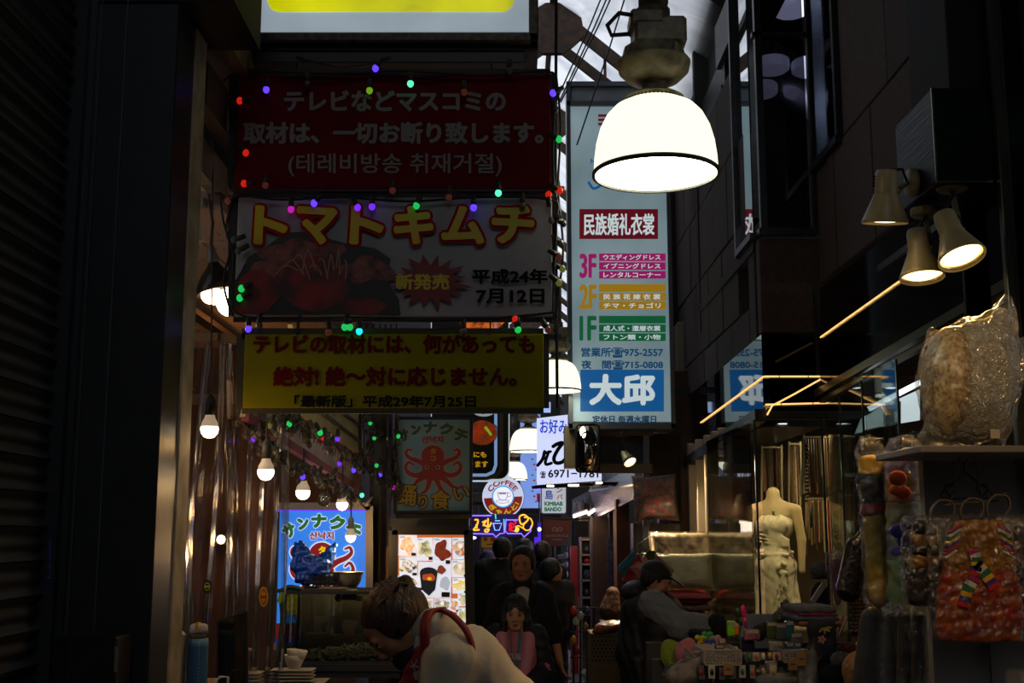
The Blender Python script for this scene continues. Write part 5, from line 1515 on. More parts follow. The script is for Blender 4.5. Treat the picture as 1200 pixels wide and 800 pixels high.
# white telephone sign, seen slightly from the side
PA = face_p(at(628, 520, 14.0), at(706, 520, 13.15))
t = thing('okonomiyaki_sign', 'white lit sign with blue lettering, black brush strokes and telephone number', 'sign', PA(667, 568))
tr4 = [(628, 489), (706, 480), (706, 564), (628, 569)]
MB().quadslab([PA(*p, -.02) for p in tr4], (0, .25, 0)).build('housing', darkmetal, t)
MB().quadslab([PA(*p) for p in ((629, 490), (705, 481), (705, 563), (629, 568))], (0, .015, 0)).build('lit_face', M('lit_white_cool', 'd4dcf8', .4, em=.95, noise=(.7, .12)), t)
lettering('お好み焼', (633.5, 491, 677, 508), PA, lit('1c40c8', .8), t, .3, lift=.01)
patch([s2 for P, w in (([(639, 529), (636.5, 538), (631, 545)], 4), ([(638, 531), (646, 529)], 3.4), ([(644, 529), (640, 540), (641, 544), (647, 542.5)], 3.6), ([(649, 523), (654, 520), (660, 519), (655, 526), (650, 536), (652, 542), (660, 541), (667, 533)], 4.4)) for s2 in stroke(spline(P, 4), w)], PA, lit('08080c', .2), t, .01, 'brush_lettering')
lettering('☎', (633.5, 552, 640.5, 560), PA, lit('202838', .3), t, .2, lift=.01)
lettering('6971−1781', (643, 550, 702, 559.5), PA, lit('181c28', .3), t, .35, lift=.01)
t = thing('awning_bar', 'dark awning edge with warm lights under the white telephone sign', 'awning', at(690, 572, 13))
MB().bar(at(626, 571, 13.9), at(706, 567, 12.9), .07, .035).bar(at(706, 567, 12.9), at(745, 566, 12.6), .07, .035).build('edge_bar', M('dark_bronze_bar', '241c18', .2, metal=.6), t)
for px, py, w in ((645, 569.3, 8), (672, 568.5, 12), (702, 565.5, 7)): MB().box(at(px, py, 13.3 - (px - 645) * .012), (w * .0095, .05, .02), bev=.004).build('lamp_lens', g, t)
lamp('AREA', 'awning_glow', at(672, 574, 13), 3, (1, .85, .6), .5, target=at(672, 800, 12.5), parent=t)
# cafe and other small signs
t = boxlight('kimbap_sign', 'small white lit sign reading kimbab bando in green', (634, 560, 664, 602), 15.2, M('lit_white_dim', 'b8c0c8', .4, em=.75, noise=(1, .15)), M('sign_side_grey', '6c6e70', .4), rr=3)
f15 = face_y(15.2)
lettering('島', (639, 574, 648, 585), f15, lit('1c2c9c', .6), t, .2, lift=.006); lettering('ン', (652, 571, 659, 577), f15, lit('a01c24', .6), t, .2, lift=.006); lettering('バ', (652.5, 579, 659.5, 584.5), f15, lit('a01c24', .6), t, .2, lift=.006)
lettering('KIMBAB', (638, 587.5, 659.5, 592.5), f15, lit('0c7048', .6), t, .3, lift=.006); lettering('BANDO', (638, 594, 658, 599), f15, lit('0c7048', .6), t, .3, lift=.006)
YD = 13.4
t = thing('cafe_banner', 'dark banner fading from maroon to teal with a double swirl', 'banner', at(653, 652, YD))
bm_ = M('banner_maroon', '3a1a1c', .7)
nt = bm_.node_tree; b = nt.nodes['Principled BSDF']; tc = nt.nodes.new('ShaderNodeTexCoord'); gr = nt.nodes.new('ShaderNodeSeparateXYZ'); ma = nt.nodes.new('ShaderNodeMath'); ma.operation = 'SUBTRACT'
crr = nt.nodes.new('ShaderNodeValToRGB'); crr.color_ramp.elements[0].color = (*hexc('4a1c1e'), 1); crr.color_ramp.elements[1].color = (*hexc('0e4a66'), 1); crr.color_ramp.elements[0].position = .35
nt.links.new(tc.outputs['Generated'], gr.inputs[0]); nt.links.new(gr.outputs[0], ma.inputs[0]); nt.links.new(gr.outputs[2], ma.inputs[1]); nt.links.new(ma.outputs[0], crr.inputs[0]); nt.links.new(crr.outputs[0], b.inputs['Base Color'])
slab((636, 606, 669.5, 640), YD, .012, bm_, t, 'cloth')
MB().bar(at(634, 605.5, YD), at(671, 608, YD), .02).build('rod', darkmetal, t)
f13 = face_y(YD)
sw = lambda cx, sgn: stroke([(cx + sgn * (.8 + .45 * a) * math.cos(a * 1.15), 620.5 + (.8 + .45 * a) * math.sin(a * 1.15)) for a in [i * .5 for i in range(13)]], .7)
patch(sw(649, 1) + sw(656.5, -1), f13, M('banner_pale', '8a7a7c', .6), t, .006, 'swirl_print')
lettering('BANDOROLLE', (640, 626.3, 666, 628.8), f13, M('banner_pale'), t, 0, lift=.006); lettering('KIMBAB', (647, 631, 658, 633), f13, M('banner_pale'), t, 0, lift=.006)
t = thing('square_sign', 'small dark square hanging sign between the banner and the brown column', 'sign', at(682, 629, 13.0))
slab((674, 610, 690, 629), 13.0, .04, M('sign_brown_black', '1c1412', .5), t, 'board'); MB().bar(at(672, 609, 13), at(692, 607, 13), .012).build('arm', darkmetal, t)
t = thing('lettered_fascia', 'dark sloping shop fascia with pale lettering above the white lamps', 'sign', at(680, 596, 14.5))
PB = face_p(at(671, 590, 15.0), at(690, 590, 13.9))
MB().quadslab([PB(*p) for p in ((671, 585), (690, 575), (690, 596), (671, 606))], (0, .1, 0)).build('board', M('fascia_plum', '241c28', .5), t)
patch([q2 for k in range(4) for q2 in stroke([(673 + k * 4, 588 - k * 2), (675 + k * 4, 592 - k * 2), (673.5 + k * 4, 596 - k * 2)], .8) + stroke([(672.5 + k * 4, 591 - k * 2), (676 + k * 4, 589 - k * 2)], .8)], PB, M('letter_violet', '8a90b8', .6), t, .01, 'lettering')
for px, py, l, nm in ((680, 602, 14, 'tilted white glowing tube lamp right of the cafe banner'), (693, 599.5, 7, 'short warm tube lamp next to the tilted white one')):
    t = thing('tube_lamp', nm, 'lamp', at(px, py, 13.8))
    MB().bar(at(px - l * .6, py + 3.2, 13.8), at(px + l * .6, py - 2.6, 13.8), .035).build('tube', M('tube_white', 'fff0e0', .3, em=3.5, ecol='ffe8dc'), t)
    MB().bar(at(px - l * .6, py + .6, 13.83), at(px + l * .6, py - 5.0, 13.83), .05, .02).build('batten', M('batten', '8a8a92', .4), t)
lamp('POINT', 'tube_glow', at(682, 612, 13.6), 5, (1, .88, .8), .2, parent=t)

# canopy and shop fronts on the right beyond the sign
t = thing('canopy', 'silvery dimpled awning side above the brown shop columns', 'awning', at(718, 612, 13))
cm = M('canopy_silver', '5c5868', .35, metal=.4, bump=(40, .8), noise=(6, .3))
MB().quadslab([at(690, 576, 13.9), at(744, 569, 11.9), at(744, 583, 11.9), at(697, 607, 13.9)], (.05, 0, 0)).build('awning_side', cm, t)
MB().quadslab([at(690, 576, 13.9), at(744, 569, 11.9), at(744, 548, 12.6), at(700, 556, 14.2)], (0, 0, .02)).build('awning_top', glassy('awning_glass', 'a8a8b4', .2, .2, milk=.3, milkcol='5a5a66'), t)
MB().bar(at(697, 607, 13.88), at(744, 583, 11.88), .03).build('edge_trim', M('violet_trim', '4a3c58', .3, metal=.6), t)
def colbox(name, label, rect, Y, d, mat, cat='column', part='shaft'):
    t = thing(name, label, cat, at((rect[0] + rect[2]) / 2, rect[3], Y)); slab(rect, Y, d, mat, t, part, bev=.008); return t
def colz(x0, y0, x1, Y, d, mat, name):
    a, b = at(x0, y0, Y), at(x1, y0, Y)
    o = MB().box(((a.x + b.x) / 2, Y + d / 2, a.z / 2), (b.x - a.x, d, a.z)).build(name, mat); o['kind'] = 'structure'; return o
colz(722, 585, 737, 12.6, .4, M('orange_render', '7a4a28', .8, noise=(7, .25)), 'column_orange')
colz(694, 606, 714, 13.6, .3, M('brown_render', '4a3830', .8, noise=(7, .25)), 'column_brown')
colz(714, 600, 722, 13.4, .3, darkmetal, 'column_dark')
colz(669, 640, 677, 14.2, .3, M('red_enamel', '9c1c14', .5), 'column_red')
t = thing('hanging_cloth', 'narrow dark blue cloth hanging between the brown and orange columns', 'cloth', at(715, 700, 13.2))
MB().quadslab([at(711, 630, 13.3), at(719, 629, 13.3), at(718, 690, 13.3), at(712, 692, 13.3)], (0, .02, 0)).build('cloth_body', M('navy_cloth', '141838', .8, noise=(20, .6), col2='4a4c68'), t)
# shoe shelves
t = thing('display_shelf', 'dark wall shelf with rows of pale shoes beyond the woman', 'shelf', at(660, 740, 15.5))
fr = MB(); x0_, x1_ = at(652, 700, 15.5).x, at(667, 700, 15.5).x
for y in range(648, 740, 11): fr.box(((x0_ + x1_) / 2, 15.6, at(0, y + 7, 15.5).z), (x1_ - x0_, .25, .015))
fr.box((x0_, 15.6, at(0, 700, 15.5).z), (.02, .25, 1.3)).box((x1_, 15.6, at(0, 700, 15.5).z), (.02, .25, 1.3)).build('rack', M('shelf_violet', '2a2434', .5), t)
for i, y in enumerate(range(648, 735, 11)):
    tt = thing('shoe', 'pale shoe on shelf %s of the dark shoe display' % ('one', 'two', 'three', 'four', 'five', 'six', 'seven', 'eight')[i], 'shoe', at(660, y + 6, 15.45), group='shoes on the wall shelf')
    c = at(660, y + 6, 15.45); s = Soft().ell(c + Vector((-.03, 0, .025)), (.05, .03, .025), k=.02).ell(c + Vector((.035, 0, .04)), (.03, .03, .04), k=.03)
    s.build('shoe_body', M('shoe_grey', '8c8494', .6), tt, h=.008)
t = thing('white_shelf_unit', 'white narrow shelf unit holding small dark goods', 'shelf', at(688, 720, 14.0))
x0_, x1_ = at(681, 700, 14).x, at(693, 700, 14).x
fr = MB()
for y in (632, 650, 661, 680, 700, 720): fr.box(((x0_ + x1_) / 2, 14.1, at(0, y, 14).z), (x1_ - x0_, .25, .02))
fr.box((x0_, 14.1, 1.0), (.02, .25, 1.9)).box((x1_, 14.1, 1.0), (.02, .25, 1.9)).box(((x0_ + x1_) / 2, 14.22, 1.0), (x1_ - x0_, .01, 1.9)).build('carcass', M('shelf_white', '7c7468', .6), t)
for i, (y, h_, m_) in enumerate(((648, 9, 'shelf_violet'), (660, 7, 'red_enamel'), (679, 12, 'navy_cloth'), (698, 8, 'shelf_violet'))):
    tt = thing('jar', ('violet dark pot on the upper shelf of the white unit', 'red pot on the second shelf of the white unit', 'navy box on the middle shelf of the white unit', 'dark pot on the low shelf of the white unit')[i], 'pot', at(688, y, 14.05))
    MB().lathe([(.0, 0), (.035, 0), (.045, h_ * .005), (.03, h_ * .009), (.0, h_ * .01)], at(688, y, 14.05), 14).build('pot_body', MATS[m_], tt, True)
# street end glow and stalls on the left far side
t = thing('poster_board', 'yellow poster with two red patches above the heads', 'poster', at(574, 641, 15.5))
slab((564, 628, 585, 641), 15.5, .02, M('poster_yellow', 'a07810', .6, em=.12, noise=(4, .2)), t, 'sheet')
patch([ell(569, 631.5, 2.4, n=10), rct(575, 629.5, 580, 634)], face_y(15.5), rprint, t, .004, 'red_print'); patch([rct(570, 637, 580, 638)], face_y(15.5), blk, t, .004, 'line_print')
for i, (r_, c_, lb) in enumerate((((553, 612, 563, 700), '2c2030', 'narrow plum shop panel behind the neon sign'), ((566, 641, 582, 652), '8a4c30', 'faded food photo poster under the yellow poster'), ((582, 634, 600, 655), '5a2a34', 'dull rose poster right of the yellow one'), ((556, 676, 562, 684), 'b8a010', 'yellow patch of shop banner by the menu box'), ((556, 684, 562, 691), '1c5c9c', 'blue patch of shop banner by the menu box'), ((555, 691, 563, 760), 'b0b8b8', 'white lit low counter front by the menu box'), ((626, 612, 634, 652), '40207c', 'glowing strip for violet light on the wall behind the cafe banner'), ((640, 646, 645, 700), '7c3c8a', 'pink violet strip of light behind the woman'))):
    t = thing('glow_panel', lb, 'poster', at((r_[0] + r_[2]) / 2, r_[3], 17 + i * .2))
    slab(r_, 17 + i * .2, .04, M('panel_' + c_, c_, .6, em=(.12, .15, .12, .6, .5, .8, .5, .35)[i], noise=(6, .4)), t, 'sheet')  # panels carry their glow in the colour, strips of wall light included
for (px, py, Yp, e, c_) in ((552, 630, 13, 4, (.4, .35, 1)), (560, 633, 18, 10, (1, .7, .8)), (632, 620, 18, 16, (.45, .25, 1)), (600, 600, 26, 30, (1, .75, .6))):
    l = thing('shop_lamp', {552: 'small white bluish lamp left under the neon sign', 560: 'small rosy lamp beyond the heads', 632: 'small violet lamp beside the cafe banner', 600: 'far warm lamp at the street end'}[px], 'lamp', at(px, py, Yp))
    MB().ball(at(px, py, Yp), (.06, .03, .02) if px == 552 else .03, 10).build('bulb', M('far_bulb_%d' % px, 'ffffff', .3, em=2.5, ecol='d8c8ff' if px != 600 else 'ffd8a0'), l, True)
    MB().tube([at(px, py, Yp) + Vector((0, .02, .02)), at(px, py, Yp) + Vector((0, .05, .5))], .01, 6).build('wire', darkmetal, l)
    lamp('POINT', 'shop_lamp_glow', at(px, py + 3, Yp - .15), e, c_, .1, parent=l)
# pipes and clutter between the noodle sign and the lamps
t = thing('wall_pipes', 'dark pipes and brackets on the wall between noodle sign and lamps', 'pipes', at(605, 600, 22))
mb = MB()
for px in (599, 602.5, 607): mb.bar(at(px, 470, 22), at(px, 600, 22), .04)
mb.bar(at(596, 500, 22), at(610, 498, 22), .05).bar(at(596, 540, 22), at(612, 541, 22), .12).build('pipe_run', M('pipe_grey', '3c3a3a', .5), t)

# convex traffic mirror and the beige box under the tall sign
t = thing('beige_duct', 'beige duct box under the tall light box', 'duct', at(682, 548, 11.7))
slab((662, 499, 701, 548), 11.7, .25, M('beige_duct_paint', '6a5c40', .5, noise=(6, .3)), t, 'casing')
MB().bar(at(698, 549, 11.8), at(764, 549, 11.8), .09).bar(at(700, 505, 11.8), at(764, 505, 11.8), .09).build('duct_rail', M('beige_duct_paint2', '5a4a34', .5), t)
slab((702, 509, 757, 545), 11.95, .04, M('grey_duct_panel', '30302e', .5, noise=(5, .3)), t, 'panel')
MB().bar(at(757, 497, 11.8), at(757, 640, 11.8), .06).build('upright', M('sign_frame_grey'), t)
t = thing('convex_mirror', 'rounded rectangular safety mirror in a black frame under the tall light box', 'mirror', at(688, 553, 11.4))
Vm, Fm = [], []
for i in range(13):
    for j in range(21):
        u, v = -1 + i / 6, -1 + j / 10
        p = at(688.5 + u * 12, 525 + v * 26.5, 11.4); Vm.append(p + Vector((0, .09 * (u * u * .6 + v * v), 0)))
for i in range(12):
    for j in range(20): Fm.append([i * 21 + j, i * 21 + j + 1, i * 21 + j + 22, i * 21 + j + 21])
mesh_obj('mirror_face', Vm, Fm, M('convex_mirror_glass', 'b0a8a0', .03, metal=1.), t, True)
MB().tube([at(u, v, 11.42) for u, v in rrct(675.5, 497.5, 702, 552.5, 4) + [rrct(675.5, 497.5, 702, 552.5, 4)[0]]], .012, 8).build('frame', blk, t, True)
MB().quadslab([at(u, v, 11.5) for u, v in rrct(675.5, 497.5, 702, 552.5, 4)], (0, .06, 0)).build('back_shell', M('mirror_back', '4a3c30', .5), t)
# brown panel, cabinets, cushion, spot
t = thing('wall_board', 'dark ochre board above the floral cushion', 'board', at(776, 560, 12.2))
slab((757, 508, 796, 600), 12.2, .05, M('ochre_board', '453412', .8, noise=(9, .2)), t)
t = thing('white_cabinet', 'grey white wall cabinet under the floral cushion', 'cabinet', at(770, 720, 11.9))
slab((745, 613, 798, 800), 11.95, .28, M('cabinet_grey', '55524e', .6, noise=(4, .2)), t, 'carcass')
slab((746, 614, 775, 680), 11.93, .02, M('cabinet_door_grey', '5c5955', .6), t, 'door'); slab((776, 614, 797, 680), 11.93, .02, M('cabinet_door_grey'), t, 'door')
t = thing('spotlight', 'small glowing spotlight hanging beside the convex mirror', 'spotlight', at(738, 545, 11.2))
c = at(737.5, 540, 11.2); R = Vector((-.40, .55, .75)).normalized().to_track_quat('Z', 'Y').to_matrix()
MB().lathe([(.062, -.02), (.066, -.02), (.058, .02), (.04, .07), (.03, .12), (.0, .125)], c, 20, R=R, caps=False).build('shade', M('spot_housing_cream', '8a7c58', .4, noise=(30, .2)), t, True)
MB().ball(c + R @ Vector((0, 0, -.008)), (.058, .058, .025), 16, R=R).build('lens', M('spot_lens_hot', 'ffe0a8', .3, em=4, ecol='ffd898'), t, True)
MB().tube([c + R @ Vector((0, 0, .1)), at(730, 520, 11.2), at(729, 512, 11.2)], .012, 8).box(at(729, 511, 11.2), (.1, .08, .02)).build('arm', darkmetal, t)
MB().box(at(729, 509, 11.42), (.05, .5, .03)).build('mount_bar', darkmetal, t)
lamp('SPOT', 'spot_beam', c + R @ Vector((0, 0, -.05)), 190, (1, .88, .70), .05, target=at(808, 640, 10.8), spot=120, parent=t)

for Yb, px, py, px2 in ((8.6, 505, 420, 0), (16.2, 572, 590, 0), (14.1, 549, 610, 0), (21.7, 609, 530, 0), (20.7, 611, 476, 0)):
    nm = {8.6: 'noodle_sign', 16.2: 'coffee_sign', 14.1: 'neon_sign', 21.7: 'vertical_sign', 20.7: 'lit_sign_panel'}[Yb]
    p = at(px + 2, py, Yb)
    MB().bar(p, Vector((-1.33, p.y, p.z)), .04, .04).build('wall_bracket', darkmetal, bpy.data.objects[nm])

# ================================================================== RIGHT SIDE
def pillow(name, label, c, size, rot, mat, cat='pillow', film=None, n=26, pinch=.10, seed=0, group=None, filmscale=1.05, wr=.006, parts=None, plump=.5):
    """pillow standing in its local x-z plane, thickness along y; optional clear bag round it"""
    t = thing(name, label, cat, c, rot=rot, group=group)
    rs = np.random.RandomState(seed)
    def shape(w, h, th, wob, fz):
        V, Fc = [], []
        for s_ in (1, -1):
            for i in range(n + 1):
                for j in range(n + 1):
                    u, v = -1 + 2 * i / n, -1 + 2 * j / n
                    k = max(0, (1 - u ** 4) * (1 - v ** 4)) ** plump
                    x = u * w / 2 * (1 - pinch * (1 - v * v) * (1 if abs(u) > 0 else 0))
                    z = v * h / 2 * (1 - pinch * (1 - u * u))
                    d = sum(math.sin(fz * (a * u + b * v) + p) for a, b, p in ph) / 4
                    V.append((x + wob * d * .5, -s_ * (th / 2 * k + wob * d * (k > 0)), z + h / 2 + wob * d * .3))
        m_ = (n + 1) ** 2
        for s_ in (0, 1):
            for i in range(n):
                for j in range(n):
                    a = s_ * m_ + i * (n + 1) + j; q = [a, a + n + 1, a + n + 2, a + 1]
                    Fc.append(q if s_ == 0 else q[::-1])
        for i in range(n):
            for (a, b) in (((i, 0), (i + 1, 0)), ((i + 1, n), (i, n)), ((0, i + 1), (0, i)), ((n, i), (n, i + 1))):
                p, q = a[0] * (n + 1) + a[1], b[0] * (n + 1) + b[1]
                Fc.append([q, p, p + m_, q + m_])
        return V, Fc
    ph = [(rs.uniform(-3, 3), rs.uniform(-3, 3), rs.uniform(0, 6)) for _ in range(5)]
    V, Fc = shape(*size, wr, 3)
    mesh_obj('cover', V, Fc, mat, t, True, local=True)
    if film is not None:
        V, Fc = shape(size[0] * filmscale, size[1] * filmscale, size[2] * 1.06, wr * 1.6, 6)
        mesh_obj('clear_bag', [(a, b, c_ - size[1] * (filmscale - 1) / 2) for a, b, c_ in V], Fc, film, t, True, local=True)
    return t

# projecting steel box with the three spotlights
XB, YB0, YB1 = at(1095, 160, 4.95).x, 4.95, 5.45
zb0, zb1 = at(1100, 213, YB0).z, at(1100, 103, YB0).z
t = thing('steel_box', 'projecting stainless box on the facade carrying three spotlights', 'box', (1.95, 5.2, zb0))
MB().box(((XB + 2.235) / 2, (YB0 + YB1) / 2, (zb0 + zb1) / 2), (2.235 - XB, YB1 - YB0, zb1 - zb0), bev=.004).build('casing', M('brushed_green_steel', '1c2020', .45, spec=.4, metal=1., bump=(5, .15, (1, 1, 20))), t)
MB().box((XB, YB0, (zb0 + zb1) / 2), (.008, .008, zb1 - zb0)).bar((XB, YB0 - .003, zb0), (2.23, YB0 - .003, zb0), .008).build('corner_trim', M('bright_trim', '8a907c', .2, metal=1.), t)
o = struct('column_steel_upper', MB().box((2.15, 5.3, (zb1 + 7) / 2), (.42, .5, 7 - zb1), bev=.006), M('blue_steel_clad', '0b0d0f', .8, noise=(3, .4)))
o = struct('column_steel_pole', MB().box((at(1181, 300, 4.9).x, 4.9, 2.6), (.035, .04, 5.2), bev=.004).box((at(1183, 300, 4.9).x + .03, 4.95, 2.6), (.03, .04, 5.2)), M('green_steel_pole', '50564c', .3, metal=.9))
o = struct('wall_right_steel', MB().box((2.19, 5.52, 2.4), (.12, .03, 1.4)), M('soft_mirror_steel', '4c463e', .22, metal=1., bump=(2.5, .3)))
o = struct('wall_right_return', MB().box((2.5, 5.02, 2.6), (.72, .06, 5.2)), M('dark_return_panel', '121416', .2, metal=.6))
cone_m = M('spot_cone_ivory', '9a8c62', .38, noise=(12, .15))
SL = lambda p, k: [(a * k, b * k) for a, b in p]
def spot(label, c, axis, face, mount_c, mount_axis, s_=1.45, en=10, tgt=None, knob=-1):
    t = thing('spotlight', label, 'spotlight', mount_c, group='spotlights on the steel box')
    q = Vector(axis).to_track_quat('Z', 'Y').to_matrix()
    ivory = cone_m
    # cone: mouth at local z = 0, axis points to the back
    smooth_by_angle(MB().lathe(SL([(.062, .004), (.066, .0), (.068, .004), (.066, .010), (.036, .082), (.037, .086), (.032, .088)], s_), c, 32, R=q, caps=False).build('cone_shade', ivory, t), 50)
    smooth_by_angle(MB().lathe(SL([(.032, .086), (.033, .09), (.032, .150), (.029, .158), (.0, .16)], s_), c, 28, R=q, caps=False).build('lamp_body', ivory, t), 50)
    MB().lathe(SL([(.060, .008), (.030, .07)], s_), c, 28, R=q, caps=False).build('reflector', M('reflector_gold', 'd8c080', .2, metal=.8), t, True)
    MB().lathe(SL([(.0, .004), (.03, .005), (.05, .010), (.058, .016)], s_), c, 28, R=q, caps=False).build('lens', M('spot_lens', 'ffe2b0', .3, em=3.2, ecol='ffdca0', bump=(90, .4)), t, True)
    mb = MB()
    for k in range(4):
        for a in (2.4, 2.9):
            p = c + q @ Vector((.0325 * math.cos(a), .0325 * math.sin(a), .112 + k * .009)) * s_; mb.box(p, (.018 * s_, .006, .004), R=q)
    mb.build('vent_slots', blk, t)
    pv = c + q @ Vector((knob * .036, 0, .10)) * s_
    MB().lathe(SL([(.009, -.008), (.011, 0), (.009, .008), (.0, .010)], s_), pv, 12, R=q @ Matrix.Rotation(math.pi / 2, 3, 'Y')).build('knob', M('brass_knob', '8a6a28', .35, metal=.9), t, True)
    ma = Vector(mount_axis).normalized(); qm = ma.to_track_quat('Z', 'Y').to_matrix()
    MB().lathe(SL([(.0, 0), (.043, 0), (.045, .004), (.045, .020), (.040, .026), (.0, .026)], s_), Vector(mount_c), 28, R=qm).build('mount_disc', M('mount_disc_ivory', '7c7256', .5, noise=(30, .35)), t, True)
    e = Vector(mount_c) + ma * .026 * s_
    MB().bar(e, pv + (e - pv) * .0, .022, .012).build('arm', M('spot_arm', '6a6250', .45), t)
    side = c + q @ Vector((0, 0, .158)) * s_
    mid = (side + e) / 2 + Vector((.02, -.01, .03))
    MB().tube(spline([side, mid, e + Vector((.01, 0, .0))], 6) if False else [side, side.lerp(mid, .6), mid, mid.lerp(e, .6), e], .006, 8).build('cable', M('black_cable', '0a0a0a', .5), t, True)
    lamp('SPOT', 'spot_beam', c - Vector(axis).normalized() * .02, en, (1, .76, .42), .04, target=tgt, spot=110, parent=t)
    return t
spot('spotlight on a side disc, leftmost of the three on the steel box', at(1037, 262, 5.0), (.03, -.18, 1), None, Vector((XB - .004, 5.2, at(1072, 214, 5.2).z)), (-1, 0, 0), en=14, tgt=at(1030, 800, 4.6), knob=1)
spot('middle spotlight of the three, hanging lowest below the steel box', at(1081, 326, 5.15), (-.0, .16, 1), None, at(1084, 244, 5.3), (0, 0, -1), en=14, tgt=at(1100, 800, 4.4))
spot('right spotlight of the three, tilted towards the white pillow', at(1128, 303, 4.75), (-.16, .42, 1), None, at(1115, 214, 5.05), (0, 0, -1), en=40, tgt=at(1145, 400, 4.15))

o = copy_tree(bpy.data.objects['spotlight.004'] if 'spotlight.004' in bpy.data.objects else bpy.data.objects['spotlight'])
o.location = (1.55, 2.3, 3.15); o['label'] = 'added shop spotlight above and before the bagged dress, outside the view'
MW[o] = Matrix.Translation(o.location)
for ch in list(o.children):
    if ch.type == 'LIGHT': bpy.data.objects.remove(ch)
lamp('SPOT', 'spot_beam', (1.55, 2.3, 2.95), 52, (1, .82, .58), .06, target=(1.62, 4.2, 1.25), spot=75)  # beam added to light the bagged dress and grey panel
# rope lights on the fascias
def rope(label, pts):
    t = thing('rope_light', label, 'rope light', pts[0])
    MB().tube(pts, .006, 8).build('glowing_rope', M('rope_glow', 'ffcf80', .3, em=1.5, ecol='ffc070'), t, True)
    mb = MB()
    n = int((pts[-1] - pts[0]).length / .16)
    for i in range(n): mb.box(pts[0].lerp(pts[-1], (i + .5) / n), (.006, .014, .014))
    mb.build('clips', steeld, t)
rope('rope light running along the far mirror fascia', [atx(821, 495, XF - .008), atx(895, 441, XF - .008)])
rope('level rope light across the black corner mirror, upper one', [at(896, 441, YS - .03), at(964, 441, YS - .03)])
rope('level rope light across the black corner mirror, lower one', [at(897, 474, YS - .06), at(971, 472, YS - .06)])
rope('rope light crossing the black corner mirror aslant', [at(964, 443, YS - .04), at(930, 462, YS - .08), at(915, 470, YS - .08), at(905, 475, YS - .09), at(899, 486, YS - .09)])
rope('long rope light on the black glossy fascia beside the spotlights', [FA(963, 395, .008), FA(1055, 330, .008)])

# downlights in the soffits
for px, py, Y, lb in ((917, 497, 8.9, 'round glowing downlight in the soffit over the mannequin'), (895, 510, 9.9, 'small downlight left beyond the mannequin downlight'), (1003, 455, 8.5, 'left of the pair of downlights under the black fascia'), (1044, 455, 7.6, 'right of the pair of downlights under the black fascia'), (927, 506, 10.2, 'warm small downlight behind the mannequin')):
    t = thing('downlight', lb, 'downlight', at(px, py, Y))
    MB().lathe([(.0, 0), (.028, .0), (.038, .006)], at(px, py, Y), 20).build('lens', M('downlight_lens', 'e8ecff', .3, em=3, ecol='e0e8ff'), t, True)
    MB().lathe([(.038, .004), (.05, .004), (.05, .03), (.0, .03)], at(px, py, Y), 20, caps=False).build('trim_ring', steel, t, True)
# interior light
lamp('AREA', 'shop_light', (2.9, 9.6, 2.35), 24, (1, .84, .62), .5, target=(2.7, 9.8, 0))
lamp('SPOT', 'mannequin_light', (1.98, 8.95, 2.36), 45, (1, .86, .64), .05, target=(2.05, 9.5, 1.2), spot=90)
lamp('POINT', 'shop_glow', (3.4, 7.0, 2.6), 8, (1, .82, .6), .3)

# curved light cove in the shop ceiling
t = thing('light_cove', 'curved white glowing light cove inside the shop, under the black fascia', 'light', at(1040, 500, 8.2))
cw = M('cove_white', 'c8dce0', .4, em=.75); cw2 = M('cove_dim', '7c9098', .4, em=.35)
def covep(P, m_):
    MB().quadslab([at(u, v, 8.2) for u, v in P], (0, .03, 0)).build('lit_panel', m_, t)
covep([(1003, 508), (1010, 490), (1037, 474), (1037, 499), (1028, 500), (1016, 503)], cw)
covep([(1038, 474), (1053, 467), (1053, 496), (1038, 499)], cw2)
covep([(1054, 467), (1078, 456), (1078, 492), (1054, 496)], cw)
MB().bar(at(1018, 479, 8.15), at(1078, 448, 8.15), .035).build('tube', M('cove_tube', 'e8f4ff', .3, em=2), t)
for px in (1037.5, 1053.5): MB().bar(at(px, 470, 8.18), at(px, 560, 8.18), .02).build('mullion', alum, t)
t = thing('shop_shelving', 'dim glass shelving inside the shop below the light cove', 'shelf', at(1040, 640, 8.4))
mb = MB()
for px in (1003, 1020, 1037, 1053, 1070): mb.bar(at(px, 505, 8.6), at(px, 700, 8.6), .02)
for py in (520, 560, 600): mb.bar(at(1000, py, 8.6), at(1080, py - 14, 8.0), .03, .01)
mb.build('frame', M('shelf_teal_metal', '2c3c40', .3, metal=.8), t)

